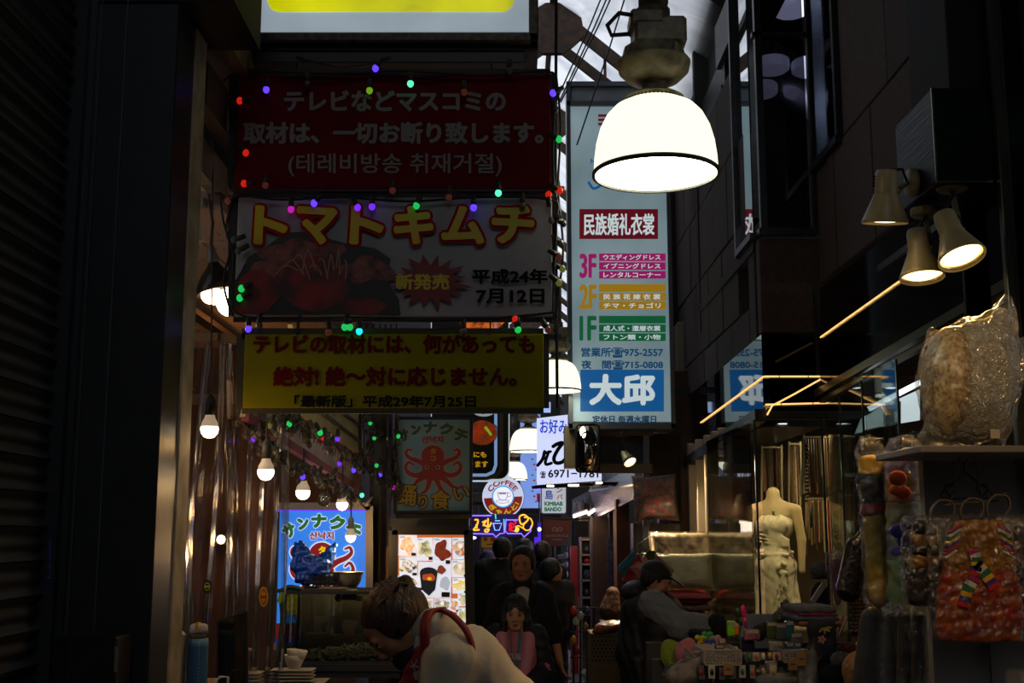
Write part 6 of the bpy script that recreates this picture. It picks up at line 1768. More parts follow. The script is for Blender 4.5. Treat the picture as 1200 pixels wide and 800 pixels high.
# racks of packaged ribbons and ties behind the glass
cols = ['6a4430', '8a6a48', 'a08868', '5a3a34', 'b0a084', '7c2c20', '4c4c44', '8a5c3c', '3c2c28', '9c7c5c', 'c0b49c']
ORD = ('first', 'second', 'third', 'fourth', 'fifth', 'sixth', 'seventh', 'eighth', 'ninth', 'tenth')
def rack(label, lb, x0, x1, ytop, ybot, Y, n, seed):
    gname = 'packaged ribbons behind the shop glass'
    t = thing('hanging_rack', label, 'rack', at((x0 + x1) / 2, ytop, Y + .03))
    MB().bar(at(x0 - 1, ytop, Y + .03), at(x1 + 1, ytop, Y + .03), .016).bar(at(x0, ytop - 3, Y + .03), at(x0, ybot, Y + .05), .014).bar(at(x1, ytop - 3, Y + .03), at(x1, ybot, Y + .05), .014).build('rail', steel, t)
    rn = random.Random(seed)
    for i in range(n):
        px = x0 + (i + .5) * (x1 - x0) / n
        L = (ybot - ytop) * rn.uniform(.6, .97); c_ = rn.choice(cols)
        a = at(px, ytop + 2, Y + rn.uniform(-.06, 0)); w = (x1 - x0) / n * .68 * Y / F
        h_ = L * Y / F
        mb = MB().box((a.x, a.y, a.z - h_ / 2), (w, .012, h_), bev=.003)
        o = mb.build('packaged_ribbon', M('ribbon_' + c_, c_, .3, noise=(40, .4)))
        setp(o, '%s, %s from its left end' % (lb, ORD[i]), 'ribbon', gname)
rack('upper rack of packaged ribbons left of the mannequin neck', 'narrow packaged ribbon hanging left of the mannequin behind glass', 893, 916, 524, 600, 10.6, 9, 1)
rack('rack of long ties between the mannequin and the beaded cord', 'long packaged tie hanging just right of the mannequin', 925, 938, 520, 610, 10.2, 5, 2)
rack('rack of pale packaged ties behind the glass front', 'pale packaged tie on the middle upper rack', 942, 972, 512, 578, 9.6, 10, 3)
rack('lower rack of packaged ties under the pale ones', 'packaged tie on the middle lower rack', 945, 972, 584, 650, 9.6, 9, 4)
rack('rack of bright ribbons above the yellow quilt', 'bright packaged ribbon right of the pale ties', 978, 1003, 512, 575, 9.2, 8, 5)
rack('lower rack of pink ribbons beside the yellow quilt', 'pink beige ribbon low beside the yellow quilt', 984, 1004, 580, 645, 9.2, 7, 6)
for px, py0, py1, c_, lb in ((1000, 572, 626, 'b01414', 'bright red hanging ribbon left of the yellow quilt'), (996, 530, 556, '1c7050', 'green packaged ribbon left above the yellow quilt'), (994, 515, 530, 'c08a20', 'golden tassel at the top of the ribbon rack')):
    o = MB().box(at(px, (py0 + py1) / 2, 9.0), (.022, .012, (py1 - py0) * 9.0 / F), bev=.004).build('packaged_ribbon', M('ribbon_' + c_, c_, .5)); setp(o, lb, 'ribbon')
t = thing('beaded_cord', 'dark knotted decorative cord hanging behind the glass', 'cord', at(947, 618, 9.2))
mb = MB()
for k in range(15):
    mb.ball(at(945 + (k % 2), 522 + k * 4.6, 9.2), .013, 8)
mb.bar(at(949, 590, 9.2), at(951, 618, 9.2), .03, .012).build('knots', M('cord_black', '14100e', .6), t, True)

# mannequins
def mannequin(label, px, pytop, Y, skin, dress, k=1.0, seed=0):
    c = at(px, pytop, Y)
    t = thing('mannequin', label, 'mannequin', (c.x, c.y, .35))
    T = Matrix.Translation((c.x, c.y, c.z - 1.46 * k)) @ Matrix.Rotation(-.25, 4, 'Z') @ Matrix.Scale(k, 4)
    s = Soft().frame(T)
    s.cap((0, 0, 1.46), (0, 0, 1.36), .052, .056, k=.02)
    s.ell((0, .01, 1.28), (.135, .085, .11), k=.04).ell((0, .01, 1.16), (.125, .09, .14), k=.04)
    for e in (-1, 1):
        s.cap((e * .02, .01, 1.38), (e * .165, .01, 1.335), .035, .042, k=.04)
        s.cap((e * .172, .01, 1.32), (e * .205, .0, 1.10), .042, .034, k=.02).cap((e * .205, 0, 1.10), (e * .20, -.05, .86), .034, .024, k=.015)
    s.ell((0, .0, 1.0), (.10, .08, .15), k=.05)
    s.build('body', skin, t, h=.009)
    s = Soft().frame(T)
    s.ell((-.055, -.055, 1.22), (.062, .052, .062), k=.03).ell((.055, -.055, 1.22), (.062, .052, .062), k=.03)
    s.ell((0, .0, 1.20), (.145, .10, .13), k=.03).ell((0, .0, 1.02), (.115, .092, .12), k=.05).ell((0, 0, .90), (.155, .115, .12), k=.06)
    s.cap((0, 0, .86), (0, 0, .42), .145, .185, k=.06)
    s.cap((-.12, 0, 1.24), (-.06, -.02, 1.35), .016, .012, k=.02).cap((.12, 0, 1.24), (.07, -.02, 1.35), .016, .012, k=.02)
    s.box((0, 0, 1.45), (.3, .3, .09), rd=.001, k=.004, sub=True)
    # gathers: raking folds over the bodice and long folds on the skirt
    rn = random.Random(seed)
    for i in range(6): s.cap((-.13, -.075, 1.24 - i * .03), (.11, -.088, 1.10 - i * .012), .007, .006, k=.012)
    for i in range(9):
        a = -math.pi / 2 + (i - 4) * .33
        s.cap((.14 * math.cos(a), .11 * math.sin(a), .86), (.20 * math.cos(a + .1), .20 * math.sin(a + .1), .42), .010, .018, k=.03)
    s.cap((-.13, -.06, 1.005), (.13, -.06, 1.005), .018, .018, k=.01).cap((-.1, -.1, .985), (.1, -.1, .985), .014, .014, k=.01)
    for i in range(7):
        a = rn.uniform(0, 6.28); s.ell((.06 + .03 * math.cos(a), -.15, .88 + .04 * math.sin(a)), (.02, .014, .02), rot=(0, a, 0), k=.006)
    for i in range(5): s.cap((.06, -.15, .86), (-.02 + i * .035, -.19, .58 + .05 * rn.random()), .007, .005, k=.008)
    s.build('dress', dress, t, h=.009, wr=(.003, 45, seed))
    nk = [T @ Vector((.062 * math.cos(a) , -.02 - .06 * (1 - abs(math.cos(a))) , 1.37 - .055 * math.sin(a))) for a in [math.pi * i / 12 for i in range(13)]]
    MB().tube(nk, .004, 6).ball(nk[6] + Vector((0, -.004, -.012)), .011, 8).build('necklace', M('silver_chain', '6a6458', .3, metal=.9), t, True)
    MB().lathe([(.0, .35), (.18, .35), (.17, .37), (.02, .39), (.015, c.z - 1.0 * k)], (c.x, c.y, 0), 20, caps=False).build('stand', steel, t, True)
    return t
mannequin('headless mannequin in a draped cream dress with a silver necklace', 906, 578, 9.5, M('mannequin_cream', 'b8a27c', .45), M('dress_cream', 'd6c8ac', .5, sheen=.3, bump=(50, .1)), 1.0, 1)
mannequin('second mannequin, dim behind the glass left of the cream one', 868, 585, 11.0, M('mannequin_dim', '6a5434', .5), M('dress_dim', '6c6450', .6), 1.0, 2)  # dimness put into the darker body and dress colours
t = thing('display_platform', 'low platform under the mannequins in the shop window', 'platform', (2.1, 10.2, 0))
MB().box((2.12, 10.2, .17), (.46, 2.6, .34), bev=.01).build('block', M('platform_beige', '8a7a60', .6), t)

# bedding heaped by the steel pillars
t = thing('display_table', 'low table under the heap of bagged bedding', 'table', (1.45, 10.9, 0))
MB().box((1.42, 10.85, .62), (.62, .95, .04), bev=.005).build('table_top', M('table_wood', '5a4630', .6), t)
for x in (1.15, 1.69):
    for y in (10.45, 11.25): MB().bar((x, y, 0), (x, y, .60), .04).build('leg', darkmetal, t)
floral = M('quilt_floral', 'd0bc94', .7, noise=(13, .6, 1), col2='6a5030', bump=(10, .2))
def folded(label, x, y, z, w, d, h, mat, seed):
    t = thing('folded_quilt', label, 'quilt', (x, y, z))
    s = Soft()
    s.box((x, y, z + h / 2), (w / 2, d / 2, h / 2), rd=h * .45, k=.01)
    s.build('quilt_body', mat, t, h=.014, wr=(.006, 22, seed))
    s2 = Soft().box((x, y, z + h / 2), (w / 2 + .006, d / 2 + .006, h / 2 + .004), rd=h * .45)
    s2.build('clear_bag', film2, t, h=.016, wr=(.006, 40, seed + 3))
    return t
folded('lowest folded beige floral quilt in the bedding heap', 1.40, 10.8, .645, .60, .7, .13, M('quilt_beige', '8a7454', .8, noise=(22, .5), col2='4a3020'), 1)
folded('folded pink sprigged quilt in the middle of the bedding heap', 1.40, 10.8, .80, .60, .7, .12, M('quilt_pink_sprig', '9c8468', .8, noise=(30, .6), col2='7a2c24'), 2)
folded('folded cream quilt with small flowers near the top of the heap', 1.41, 10.8, .935, .60, .7, .07, M('quilt_cream_sprig', 'a48c70', .8, noise=(34, .6), col2='6a3028'), 3)
pillow('flat_cushion', 'flat glossy red cushion in a bag on the bedding heap', (1.42, 10.34, 1.05), (.56, .40, .12), (math.radians(-88), 0, 0), M('cushion_red', 'c4180e', .35), 'cushion', film2, pinch=.03, seed=4)
pillow('bed_pillow', 'pale green bagged pillow with small pictures leaning on the quilts', (1.44, 10.46, 1.115), (.60, .32, .16), (math.radians(-14), 0, -.05), M('pillow_pale_green', 'd4d4ac', .6, noise=(7, .35), col2='b4a880', bump=(14, .3)), 'pillow', film, pinch=.06, seed=5)
pillow('bagged_quilt', 'upright bagged floral quilt behind the pale green pillow', (1.53, 10.86, 1.045), (.56, .56, .22), (math.radians(-6), 0, 0), floral, 'quilt', film, pinch=.02, seed=6, plump=.35)
t = pillow('bagged_cushion', 'dark floral cushion in a clear bag hanging under the ochre board', at(770, 610, 11.5), (.42, .43, .10), (0, math.radians(-3), 0), M('cushion_dark_floral', '1c2420', .6, noise=(20, .9, 2), col2='7a1c18'), 'cushion', film, pinch=.06, seed=7)

# front right: shelf, panel, pillow in its bag, things on hooks
YP = 4.3
t = thing('wall_shelf', 'grey shelf carrying the big white pillow', 'shelf', at(1140, 530, YP))
a = at(1050, 529, YP); zt2 = at(1100, 523, 4.1).z
MB().box(((at(1078, 525, 4.05).x + 2.2) / 2, 4.3, zt2 - .012), (2.2 - at(1078, 525, 4.05).x, .5, .024), bev=.003).build('shelf_board', M('grey_shelf_laminate', '6a6460', .5), t)
MB().quadslab([at(1052, 528, 4.5), at(1085, 525, 4.1), at(1085, 524, 4.5), at(1060, 524, 4.6)], (0, 0, -.02)).build('shelf_corner', MATS['grey_shelf_laminate'], t)
xp = at(1086, 600, 4.38).x
o = struct('wall_panel_grey', MB().box(((xp + 2.25) / 2, 4.42, (zt2 - .03) / 2), (2.25 - xp, .05, zt2 - .03)), M('grey_laminate', '8a827c', .55, noise=(3, .15)))
o = struct('trim_11', MB().box((at(1163, 0, 4.39).x, 4.392, (zt2 - .03) / 2), (.004, .006, zt2 - .03)).box((at(1113, 0, 4.39).x, 4.392, 1.0), (.004, .006, 1.1)), M('panel_joint', '2c2826', .6))

shag = bpy.data.materials.new('shaggy_white_fleece'); shag.use_nodes = True
nt = shag.node_tree; b = nt.nodes['Principled BSDF']; b.inputs['Base Color'].default_value = (*hexc('d8d0bc'), 1); b.inputs['Roughness'].default_value = .9
tc = nt.nodes.new('ShaderNodeTexCoord'); w_ = nt.nodes.new('ShaderNodeTexNoise'); w_.inputs['Scale'].default_value = 34; w_.inputs['Detail'].default_value = 3; w_.inputs['Distortion'].default_value = 3.5
bp = nt.nodes.new('ShaderNodeBump'); bp.inputs['Strength'].default_value = 1; bp.inputs['Distance'].default_value = .03
nt.links.new(tc.outputs['Object'], w_.inputs['Vector']); nt.links.new(w_.outputs['Fac'], bp.inputs['Height']); nt.links.new(bp.outputs['Normal'], b.inputs['Normal'])
MATS['shaggy'] = shag
t = thing('bagged_pillow', 'large shaggy white pillow in a clear crinkled bag on the grey shelf', 'pillow', at(1135, 523, YP))
s = Soft()
Q = lambda u, v, d=0.: at(u, v, YP + d)
s.ell(Q(1135, 450), (.155, .13, .215), rot=(0, .10, 0), k=.05).cap(Q(1172, 372), Q(1160, 430), .035, .10, k=.07).cap(Q(1100, 405), Q(1112, 440), .03, .08, k=.06).cap(Q(1105, 500), Q(1122, 480), .045, .09, k=.05).cap(Q(1160, 500, .02), Q(1150, 470), .04, .10, k=.05).ell(Q(1150, 410), (.10, .10, .10), k=.05)
s.build('fleece_cover', shag, t, h=.008, wr=(.004, 70, 8))
# printed satin side with a dark lace edge
s = Soft()
s.ell(Q(1113, 447, -.012), (.098, .124, .205), rot=(0, .09, 0), k=.02)
s.build('printed_side', M('satin_beige', 'b8a478', .4, noise=(70, .5), col2='7a6040'), t, h=.006, wr=(.003, 40, 2))
s = Soft()
s.ell(Q(1136, 450), (.172, .15, .235), rot=(0, .10, 0), k=.05).cap(Q(1180, 352), Q(1160, 420), .02, .12, k=.07).cap(Q(1090, 388), Q(1108, 440), .015, .09, k=.06).cap(Q(1088, 514), Q(1115, 480), .03, .09, k=.05).cap(Q(1164, 518), Q(1150, 470), .03, .11, k=.05).cap(Q(1199, 400, .03), Q(1170, 440), .012, .08, k=.04)
s.build('clear_bag', film, t, h=.008, wr=(.010, 38, 6))
MB().box(Q(1166, 508, -.125), (.036, .003, .032), rz=.2).build('price_label', M('label_cream', 'a89a80', .6), t)
# wire hanger
def hanger_wire(label, cx, cy_, Y, w=.35, tilt=0., hearts=True):
    t = thing('wire_hanger', label, 'hanger', at(cx, cy_, Y), rot=(0, tilt, 0))
    L = lambda x, z: (x * w, 0, z * w)
    mb = MB()
    mb.tube(spline([L(-.06, .30), L(-.09, .42), L(0, .50), L(.09, .42), L(.03, .30), L(0, .22), L(0, .14)], 5), .0032, 7)
    mb.tube([L(0, .14), L(-.32, -.10), L(-.36, -.17), L(-.34, -.21), L(.34, -.21), L(.36, -.17), L(.32, -.10), L(0, .14)], .0032, 7)
    if hearts:
        for e in (-1, 1):
            h_ = [(0, -.13), (-.07, -.04), (-.07, .03), (-.03, .05), (0, .01), (.03, .05), (.07, .03), (.07, -.04), (0, -.13)]
            mb.tube([L(e * .22 + a, b - .06) for a, b in h_], .003, 6)
    mb.build('wire', M('black_wire', '0c0c0c', .4, metal=.3), t, True, local=True)
    return t
hanger_wire('black wire hanger with two hearts on the grey panel', 1132, 566, 4.34, .26, .0)
t = thing('hook_strap', 'thin dark strap loop holding the hangers under the shelf', 'strap', at(1133, 585, 4.3))
MB().tube([at(1124, 527, 4.3), at(1120, 560, 4.3), at(1113, 590, 4.3)], .003, 6).tube([at(1140, 527, 4.3), at(1147, 560, 4.3), at(1152, 592, 4.3)], .003, 6).tube([at(1106, 592, 4.3), at(1170, 586, 4.3)], .004, 6).build('strap_loop', M('grey_strap', '4a4442', .6), t)
# cardboard hangers: three curled white hooks
for i, (px, py, lb) in enumerate(((1107, 596, 'left curled white card hook above the children dress'), (1141, 594, 'middle curled white card hook above the children dress'), (1172, 590, 'right curled white card hook above the children dress'))):
    t = thing('card_hook', lb, 'hook', at(px, py + 20, 4.26))
    P = [(px - 11 + 13 * (1 - math.cos(a)) - 2, py + 8 - 14 * math.sin(a)) for a in [math.pi * k / 9 for k in range(10)]] + [(px + 12, py + 16), (px + 4, py + 24)]
    pts = [at(u, v, 4.26) for u, v in spline([(px - 14, py + 16), (px - 16, py + 2), (px - 6, py - 10), (px + 8, py - 8), (px + 11, py + 4), (px + 5, py + 14), (px - 1, py + 26)], 4)]
    mb = MB()
    for p, q in zip(pts, pts[1:]): mb.bar(p, q + (q - p) * .15, .004, .015, up=(0, 1, 0))
    mb.build('hook_card', M('card_beige', '6a5c4c', .7), t)

# child's festive dress in a clear bag
def garment(label, px, py0, py1, wpx, Y, bands, seed, sash=True, cat='dress'):
    """bagged folded child's dress hanging in the plane y = Y"""
    t = thing('bagged_dress', label, cat, at(px, py1, Y))
    h_ = (py1 - py0)
    S_ = Soft()
    for k, (f0, f1, mat) in enumerate(bands):
        s = Soft()
        n_ = 6
        for i in range(n_):
            f = f0 + (f1 - f0) * (i + .5) / n_
            ww = wpx * (.60 + .42 * min(1, f * 1.5)) / 2 * Y / F
            p = at(px, py0 + h_ * f, Y)
            s.box(p, (ww, .016 + .006 * math.sin(3 * f), (f1 - f0) * h_ / n_ * Y / F * .75), rd=.012, k=.02)
        s.build(('bodice', 'skirt', 'hem', 'band', 'band', 'band')[k], mat, t, h=.0055, wr=(.004, 60, seed + k))
    if sash:
        strip = [M('stripe_' + c_, c_, .5) for c_ in ('8a1c50', 'b8b4a4', '1c5c3c', 'c89a18', '3c2470', 'a82020')]
        for e in (-1, 1):
            for i in range(8):
                p = at(px + e * (wpx * .30 + i * .8) , py0 + 8 + i * 4.2, Y - .012)
                MB().box(p, (.052, .028, .011), R=Euler((0, e * .55, 0)).to_matrix(), bev=.003).build('sleeve_stripe', strip[i % 6], t)
        path = [(px - 6, py0 + 34), (px - 2, py0 + 44), (px - 3, py0 + 54), (px - 6, py0 + 66), (px - 13, py0 + 78), (px - 16, py0 + 90), (px - 20, py0 + 102)]
        path2 = [(px - 1, py0 + 50), (px + 8, py0 + 60), (px + 14, py0 + 70), (px + 20, py0 + 80)]
        k = 0
        for P in (path, path2):
            for (a, b) in zip(P, P[1:]):
                for f in (0, .5):
                    u = a[0] + (b[0] - a[0]) * f, a[1] + (b[1] - a[1]) * f
                    ang = math.atan2(b[0] - a[0], b[1] - a[1])
                    MB().box(at(*u, Y - .030), (.040, .006, .019), R=Euler((0, -ang, 0)).to_matrix(), bev=.002).build('sash_stripe', strip[k % 6], t); k += 1
    a_, b_ = at(px - wpx * .53, py1 + 4, Y - .035), at(px + wpx * .53, py0 - 8, Y + .04)
    s = Soft().box((a_ + b_) / 2, (abs(b_.x - a_.x) / 2, .032, abs(b_.z - a_.z) / 2), rd=.022, k=.01)
    s.build('clear_bag', film, t, h=.009, wr=(.008, 42, seed))
    return t
gold = M('brocade_gold', 'a06c10', .4, noise=(18, .3), col2='805010', bump=(30, .3))
redb = M('brocade_red', '8a1410', .4, noise=(26, .7), col2='a05a18', bump=(30, .3))
garment('bagged child festive dress, yellow top, red skirt and rainbow striped sash', 1147, 612, 748, 94, 4.18, [(0, .42, gold), (.38, 1, redb)], 3)
garment('bagged black and gold garment hanging left of the red dress', 1083, 610, 708, 36, 4.24, [(0, .16, M('satin_black', '0c0c14', .35)), (.15, .30, M('satin_gold', '9a6a18', .35, noise=(20, .4))), (.28, .42, M('satin_black')), (.40, .56, M('satin_gold')), (.54, .70, M('satin_black')), (.68, 1, M('satin_navy', '141420', .35, noise=(24, .7), col2='4a3214'))], 9, sash=False, cat='garment')
garment('edge of another bagged garment, blue and orange, at the right border', 1200, 618, 740, 34, 4.25, [(0, .4, M('satin_blue', '1c2c5c', .4, noise=(20, .6), col2='8a4c18')), (.38, 1, M('satin_brown', '5c3418', .4, noise=(20, .6), col2='1c1c3c'))], 14, sash=False, cat='garment')
# quilts in bags
def longbag(label, px0, px1, py0, py1, Y, segs, seed, bend=0):
    t = thing('bagged_quilt', label, 'quilt', at((px0 + px1) / 2, py1, Y))
    w = (px1 - px0) / 2 * Y / F
    for k, (f0, f1, mat) in enumerate(segs):
        s = Soft(); n_ = 4
        for i in range(n_):
            f = f0 + (f1 - f0) * (i + .5) / n_
            p = at((px0 + px1) / 2 + bend * (f - .2), py0 + (py1 - py0) * f, Y)
            s.ell(p, (w * (1 - .12 * f), w * .8, (f1 - f0) * (py1 - py0) / n_ * Y / F * .95), k=.02)
        s.build('quilt_segment', mat, t, h=.007, wr=(.004, 50, seed + k))
    a_, b_ = at(px0 - 3, py1 + 4, Y), at(px1 + 3, py0 - 4, Y)
    s = Soft(); 
    for i in range(7):
        f = i / 6; p = at((px0 + px1) / 2 + bend * (f - .2), py0 + (py1 - py0) * f, Y); s.ell(p, (w * (1.1 - .1 * f) + .006, w * .9 + .01, (py1 - py0) / 6 * Y / F), k=.03)
    s.build('clear_bag', film, t, h=.008, wr=(.008, 45, seed)); return t
yq = M('quilt_yellow', 'a88c14', .7, noise=(8, .25), bump=(20, .3)); 
longbag('rolled yellow quilt with navy and red patches in a clear bag', 1008, 1036, 536, 700, 4.75, [(0, .12, M('quilt_bright_yellow', 'd8a80c', .7)), (.10, .34, M('quilt_navy', '10242e', .7)), (.32, .42, M('quilt_red_patch', '7a1418', .7)), (.38, 1, yq)], 21, bend=10)
t = longbag('pale quilt with orange, blue and green flowers in a clear bag', 1038, 1079, 538, 712, 4.7, [(0, .14, M('quilt_lilac', '8a6a80', .7)), (.10, .3, M('quilt_floral_green', '98986c', .7, noise=(8, .5), col2='a84c18')), (.28, .5, M('quilt_pale', 'a09c80', .7)), (.46, .7, M('quilt_iris', '8c8c7c', .7, noise=(7, .9, 1), col2='1c2868')), (.66, 1, M('quilt_teal', '4c8068', .7, noise=(7, .6), col2='8a8a28'))], 31)
for (u, v, r_, h_) in ((1052, 560, 10, 'b0440c'), (1058, 577, 9, 'a83c0c'), (1049, 574, 7, 'b0500c'), (1066, 612, 9, '1c2470'), (1053, 622, 9, '202878'), (1060, 634, 8, '1c2470'), (1050, 646, 6, '28307c')):
    MB().ball(at(u, v, 4.60), (r_ * .0036, .006, r_ * .0030), 12).build('applique', M('felt_' + h_, h_, .8), t, True)

# ================================================================== PEOPLE
def frame(pos, fwd, up=(0, 0, 1), k=1.):
    """head / hand frame: y along fwd, z towards up"""
    y = Vector(fwd).normalized(); x = y.cross(Vector(up)).normalized(); z = x.cross(y)
    return Matrix.Translation(Vector(pos)) @ Matrix((x, y, z)).transposed().to_4x4() @ Matrix.Scale(k, 4)
def head_ops(s, child=False):
    s.ell((0, -.014, .035), (.076, .094, .082), k=.02).ell((0, .020, -.012), (.064, .070, .085), k=.03)
    s.ell((0, .044, -.082), (.034, .030, .026), k=.03)
    for e in (-1, 1):
        s.cap((e * .055, .0, -.045), (e * .018, .055, -.088), .020, .016, k=.025)
        s.ell((e * .036, .056, -.026), (.024, .020, .022), k=.02)
        s.ell((e * .030, .078, .020), (.024, .011, .008), k=.014)
        s.ell((e * .076, -.004, -.008), (.008, .020, .031), rot=(.15, e * .15, -e * .35), k=.005)
    for e in (-1, 1): s.ell((e * .031, .096, .0), (.018, .014, .011), k=.010, sub=True)
    for e in (-1, 1): s.ell((e * .031, .0745, -.001), (.0145, .0125, .0115), k=.004)
    s.cap((0, .083, .006), (0, .101, -.030), .0068, .0095, k=.010)
    for e in (-1, 1): s.ell((e * .0105, .094, -.033), (.0078, .009, .0065), k=.006)
    s.ell((0, .083, -.058), (.021, .012, .0058), k=.007).ell((0, .082, -.067), (.018, .0115, .0062), k=.006)
    s.ell((0, .098, -.0625), (.022, .010, .0016), k=.003, sub=True)
def hand_mesh(w, d, up, curl=.5, k=1., thumb=1):
    """separate-fingered hand rooted at the wrist w, pointing along d, back of the hand towards up"""
    T = frame(w, d, up, k)
    s = Soft().frame(T)
    s.cap((0, -.05, 0), (0, .01, 0), .024, .024, k=.012)
    s.box((0, .045, 0), (.038, .042, .012), rd=.012, k=.012)
    for i, (x, L) in enumerate(((-.029, .066), (-.010, .078), (.010, .074), (.028, .058))):
        a1, a2, a3 = curl * .6, curl * 1.5, curl * 2.2
        p = Vector((x, .082, 0)); r = .0088
        q = p + Vector((x * .15, math.cos(a1), -math.sin(a1))) * L * .42
        u = q + Vector((0, math.cos(a2), -math.sin(a2))) * L * .34
        v = u + Vector((0, math.cos(a3), -math.sin(a3))) * L * .26
        s.cap(p - Vector((0, .015, 0)), q, r + .0008, r, k=.004).cap(q, u, r, r * .92, k=.003).cap(u, v, r * .92, r * .8, k=.003)
    e = thumb
    s.cap((e * -.030, .018, -.004), (e * -.055, .048, -.014), .0125, .0105, k=.008).cap((e * -.055, .048, -.014), (e * -.058, .078, -.024), .0105, .0085, k=.003)
    return s.mesh(.0042)
skinA = M('skin_warm', 'b07c5c', .5, noise=(9, .12)); skinB = M('skin_pale', 'c09070', .5, noise=(9, .1))
lipm = M('lips', '8c4038', .45); eyew = M('eye_white', 'c8c0b8', .3); eyed = M('eye_dark', '120c0a', .15); browm = M('brow_hair', '1c1410', .8)
def hairm(h): return M('hair_' + h, h, .55, bump=(60, .8, (1, 1, .15)), noise=(30, .4))
def person(name, label, J, k=1., head=None, hk=1., skin=None, top=None, bottom=None, sleeves='long', sleeve_mat=None, hair=None, hairstyle='short', h=.012, fineh=.004, face=True, hands=True, puff=.0, curl=(.6, .6), armr=1., long_top=0., shoe=None, hand_up=None, topwr=.004):
    """J: joints in the world: pelvis, chest, neck, sh, el, wr (pairs), hip, kn, an (pairs); side vector"""
    skin = skin or skinA
    P = {a: ([Vector(q) for q in b] if isinstance(b, (list, tuple)) and not isinstance(b[0], (int, float)) else Vector(b)) for a, b in J.items()}
    base = Vector(((P['an'][0].x + P['an'][1].x) / 2, (P['an'][0].y + P['an'][1].y) / 2, 0))
    t = thing(name, label, 'person', base)
    side = (P['sh'][1] - P['sh'][0]).normalized()
    Th = frame(P['head'], head[0], head[1], hk)
    s = Soft()
    def torso(s, g, kk=.05):
        for e in (-1, 1):
            s.cap(P['pelvis'] + side * e * .068 * k, P['pelvis'].lerp(P['chest'], .5) + side * e * .055 * k, .095 * k + g, .085 * k + g, k=kk)
            s.cap(P['pelvis'].lerp(P['chest'], .5) + side * e * .055 * k, P['chest'] + side * e * .075 * k, .085 * k + g, .098 * k + g, k=kk)
            s.cap(P['chest'] + side * e * .07 * k, P['sh'][(e + 1) // 2].lerp(P['neck'], .35), .09 * k + g, .044 * k + g * .7, k=kk)
    torso(s, 0)
    for i in (0, 1):
        s.cap(P['neck'], P['sh'][i], .042 * k, .048 * k, k=.04)
        s.cap(P['sh'][i], P['el'][i], .047 * k, .037 * k, k=.03).cap(P['el'][i], P['wr'][i], .038 * k, .025 * k, k=.012)
        s.cap(P['hip'][i], P['kn'][i], .085 * k, .055 * k, k=.05).cap(P['kn'][i], P['an'][i], .056 * k, .036 * k, k=.03)
        f = Vector(J.get('foot', (0, -1, 0))).normalized()
        s.cap(P['an'][i] + Vector((0, 0, -.03)) - f * .03, P['an'][i] + f * .14 * k + Vector((0, 0, -.045)), .034 * k, .028 * k, k=.02)
    s.cap(P['neck'] - Vector((0, 0, .02)), Th @ Vector((0, -.02, -.055)), .054 * k, .050 * k, k=.025)
    s.frame(Th); head_ops(s); s.frame(None)
    c = Th.translation
    ex = []
    if hands:
        for i in (0, 1):
            d = (P['wr'][i] - P['el'][i]).normalized()
            hd = J.get('hd', (None, None))[i] or d
            up = (hand_up or ((0, 0, 1), (0, 0, 1)))[i]
            if abs(Vector(hd).normalized().dot(Vector(up))) > .9: up = (side.x, side.y, .2)
            ex.append(hand_mesh(P['wr'][i], hd, up, curl[i], k, 1 if i else -1))
    r = .13 * hk
    s.build('body', skin, t, h=h, fine=[(c - Vector((r, r, r)), c + Vector((r, r, r * 1.0)), fineh)] if face else None, extra=[(v, f) for v, f in ex])
    # clothes
    g = .012 + puff
    s = Soft(); torso(s, g)
    if long_top:
        for e in (-1, 1): s.cap(P['pelvis'] + side * e * .075 * k, P['hip'][(e + 1) // 2].lerp(P['kn'][(e + 1) // 2], long_top), .105 * k + g, .115 * k + g, k=.05)
    s.cap(P['neck'] + (P['neck'] - P['chest']).normalized() * .01, P['neck'] + (P['chest'] - P['neck']) * .3, .062 * k, .08 * k, k=.03)
    if sleeve_mat is None or sleeves == 'none':
        pass
    ss = s if sleeve_mat is None else Soft()
    for i in (0, 1):
        end = P['wr'][i] if sleeves == 'long' else P['el'][i].lerp(P['wr'][i], .25) if sleeves == 'elbow' else P['el'][i]
        if sleeves != 'none':
            ss.cap(P['sh'][i], P['el'][i], .056 * k * armr + g, .046 * k * armr + g, k=.04)
            if sleeves in ('long', 'elbow'): ss.cap(P['el'][i], end, .047 * k * armr + g, .034 * k * armr + g * .8, k=.02)
            if sleeve_mat is None: s.cap(P['neck'].lerp(P['sh'][i], .3), P['sh'][i], .05 * k, .056 * k + g, k=.05)
    s.build('jacket' if puff else 'shirt', top, t, h=h, wr=(topwr, 26, 3))
    if sleeve_mat is not None and sleeves != 'none': ss.build('sleeves', sleeve_mat, t, h=h, wr=(.005, 40, 5))
    s = Soft()
    for i in (0, 1): s.cap(P['hip'][i] + Vector((0, 0, .05)), P['kn'][i], .098 * k, .070 * k, k=.05).cap(P['kn'][i], P['an'][i] + Vector((0, 0, .02)), .070 * k, .055 * k, k=.03)
    s.cap(P['hip'][0], P['hip'][1], .10 * k, .10 * k, k=.05)
    s.build('trousers', bottom or M('black_trousers', '14141a', .8), t, h=h * 1.3, wr=(.004, 30, 2))
    f = Vector(J.get('foot', (0, -1, 0))).normalized()
    for i in (0, 1):
        s = Soft().cap(P['an'][i] + Vector((0, 0, -.03)) - f * .04, P['an'][i] + f * .15 * k + Vector((0, 0, -.042)), .044 * k, .036 * k, k=.02)
        s.build('shoe', shoe or M('shoe_black', '101012', .5), t, h=.012)
    # hair
    s = Soft().frame(Th)
    hm = hairm(hair)
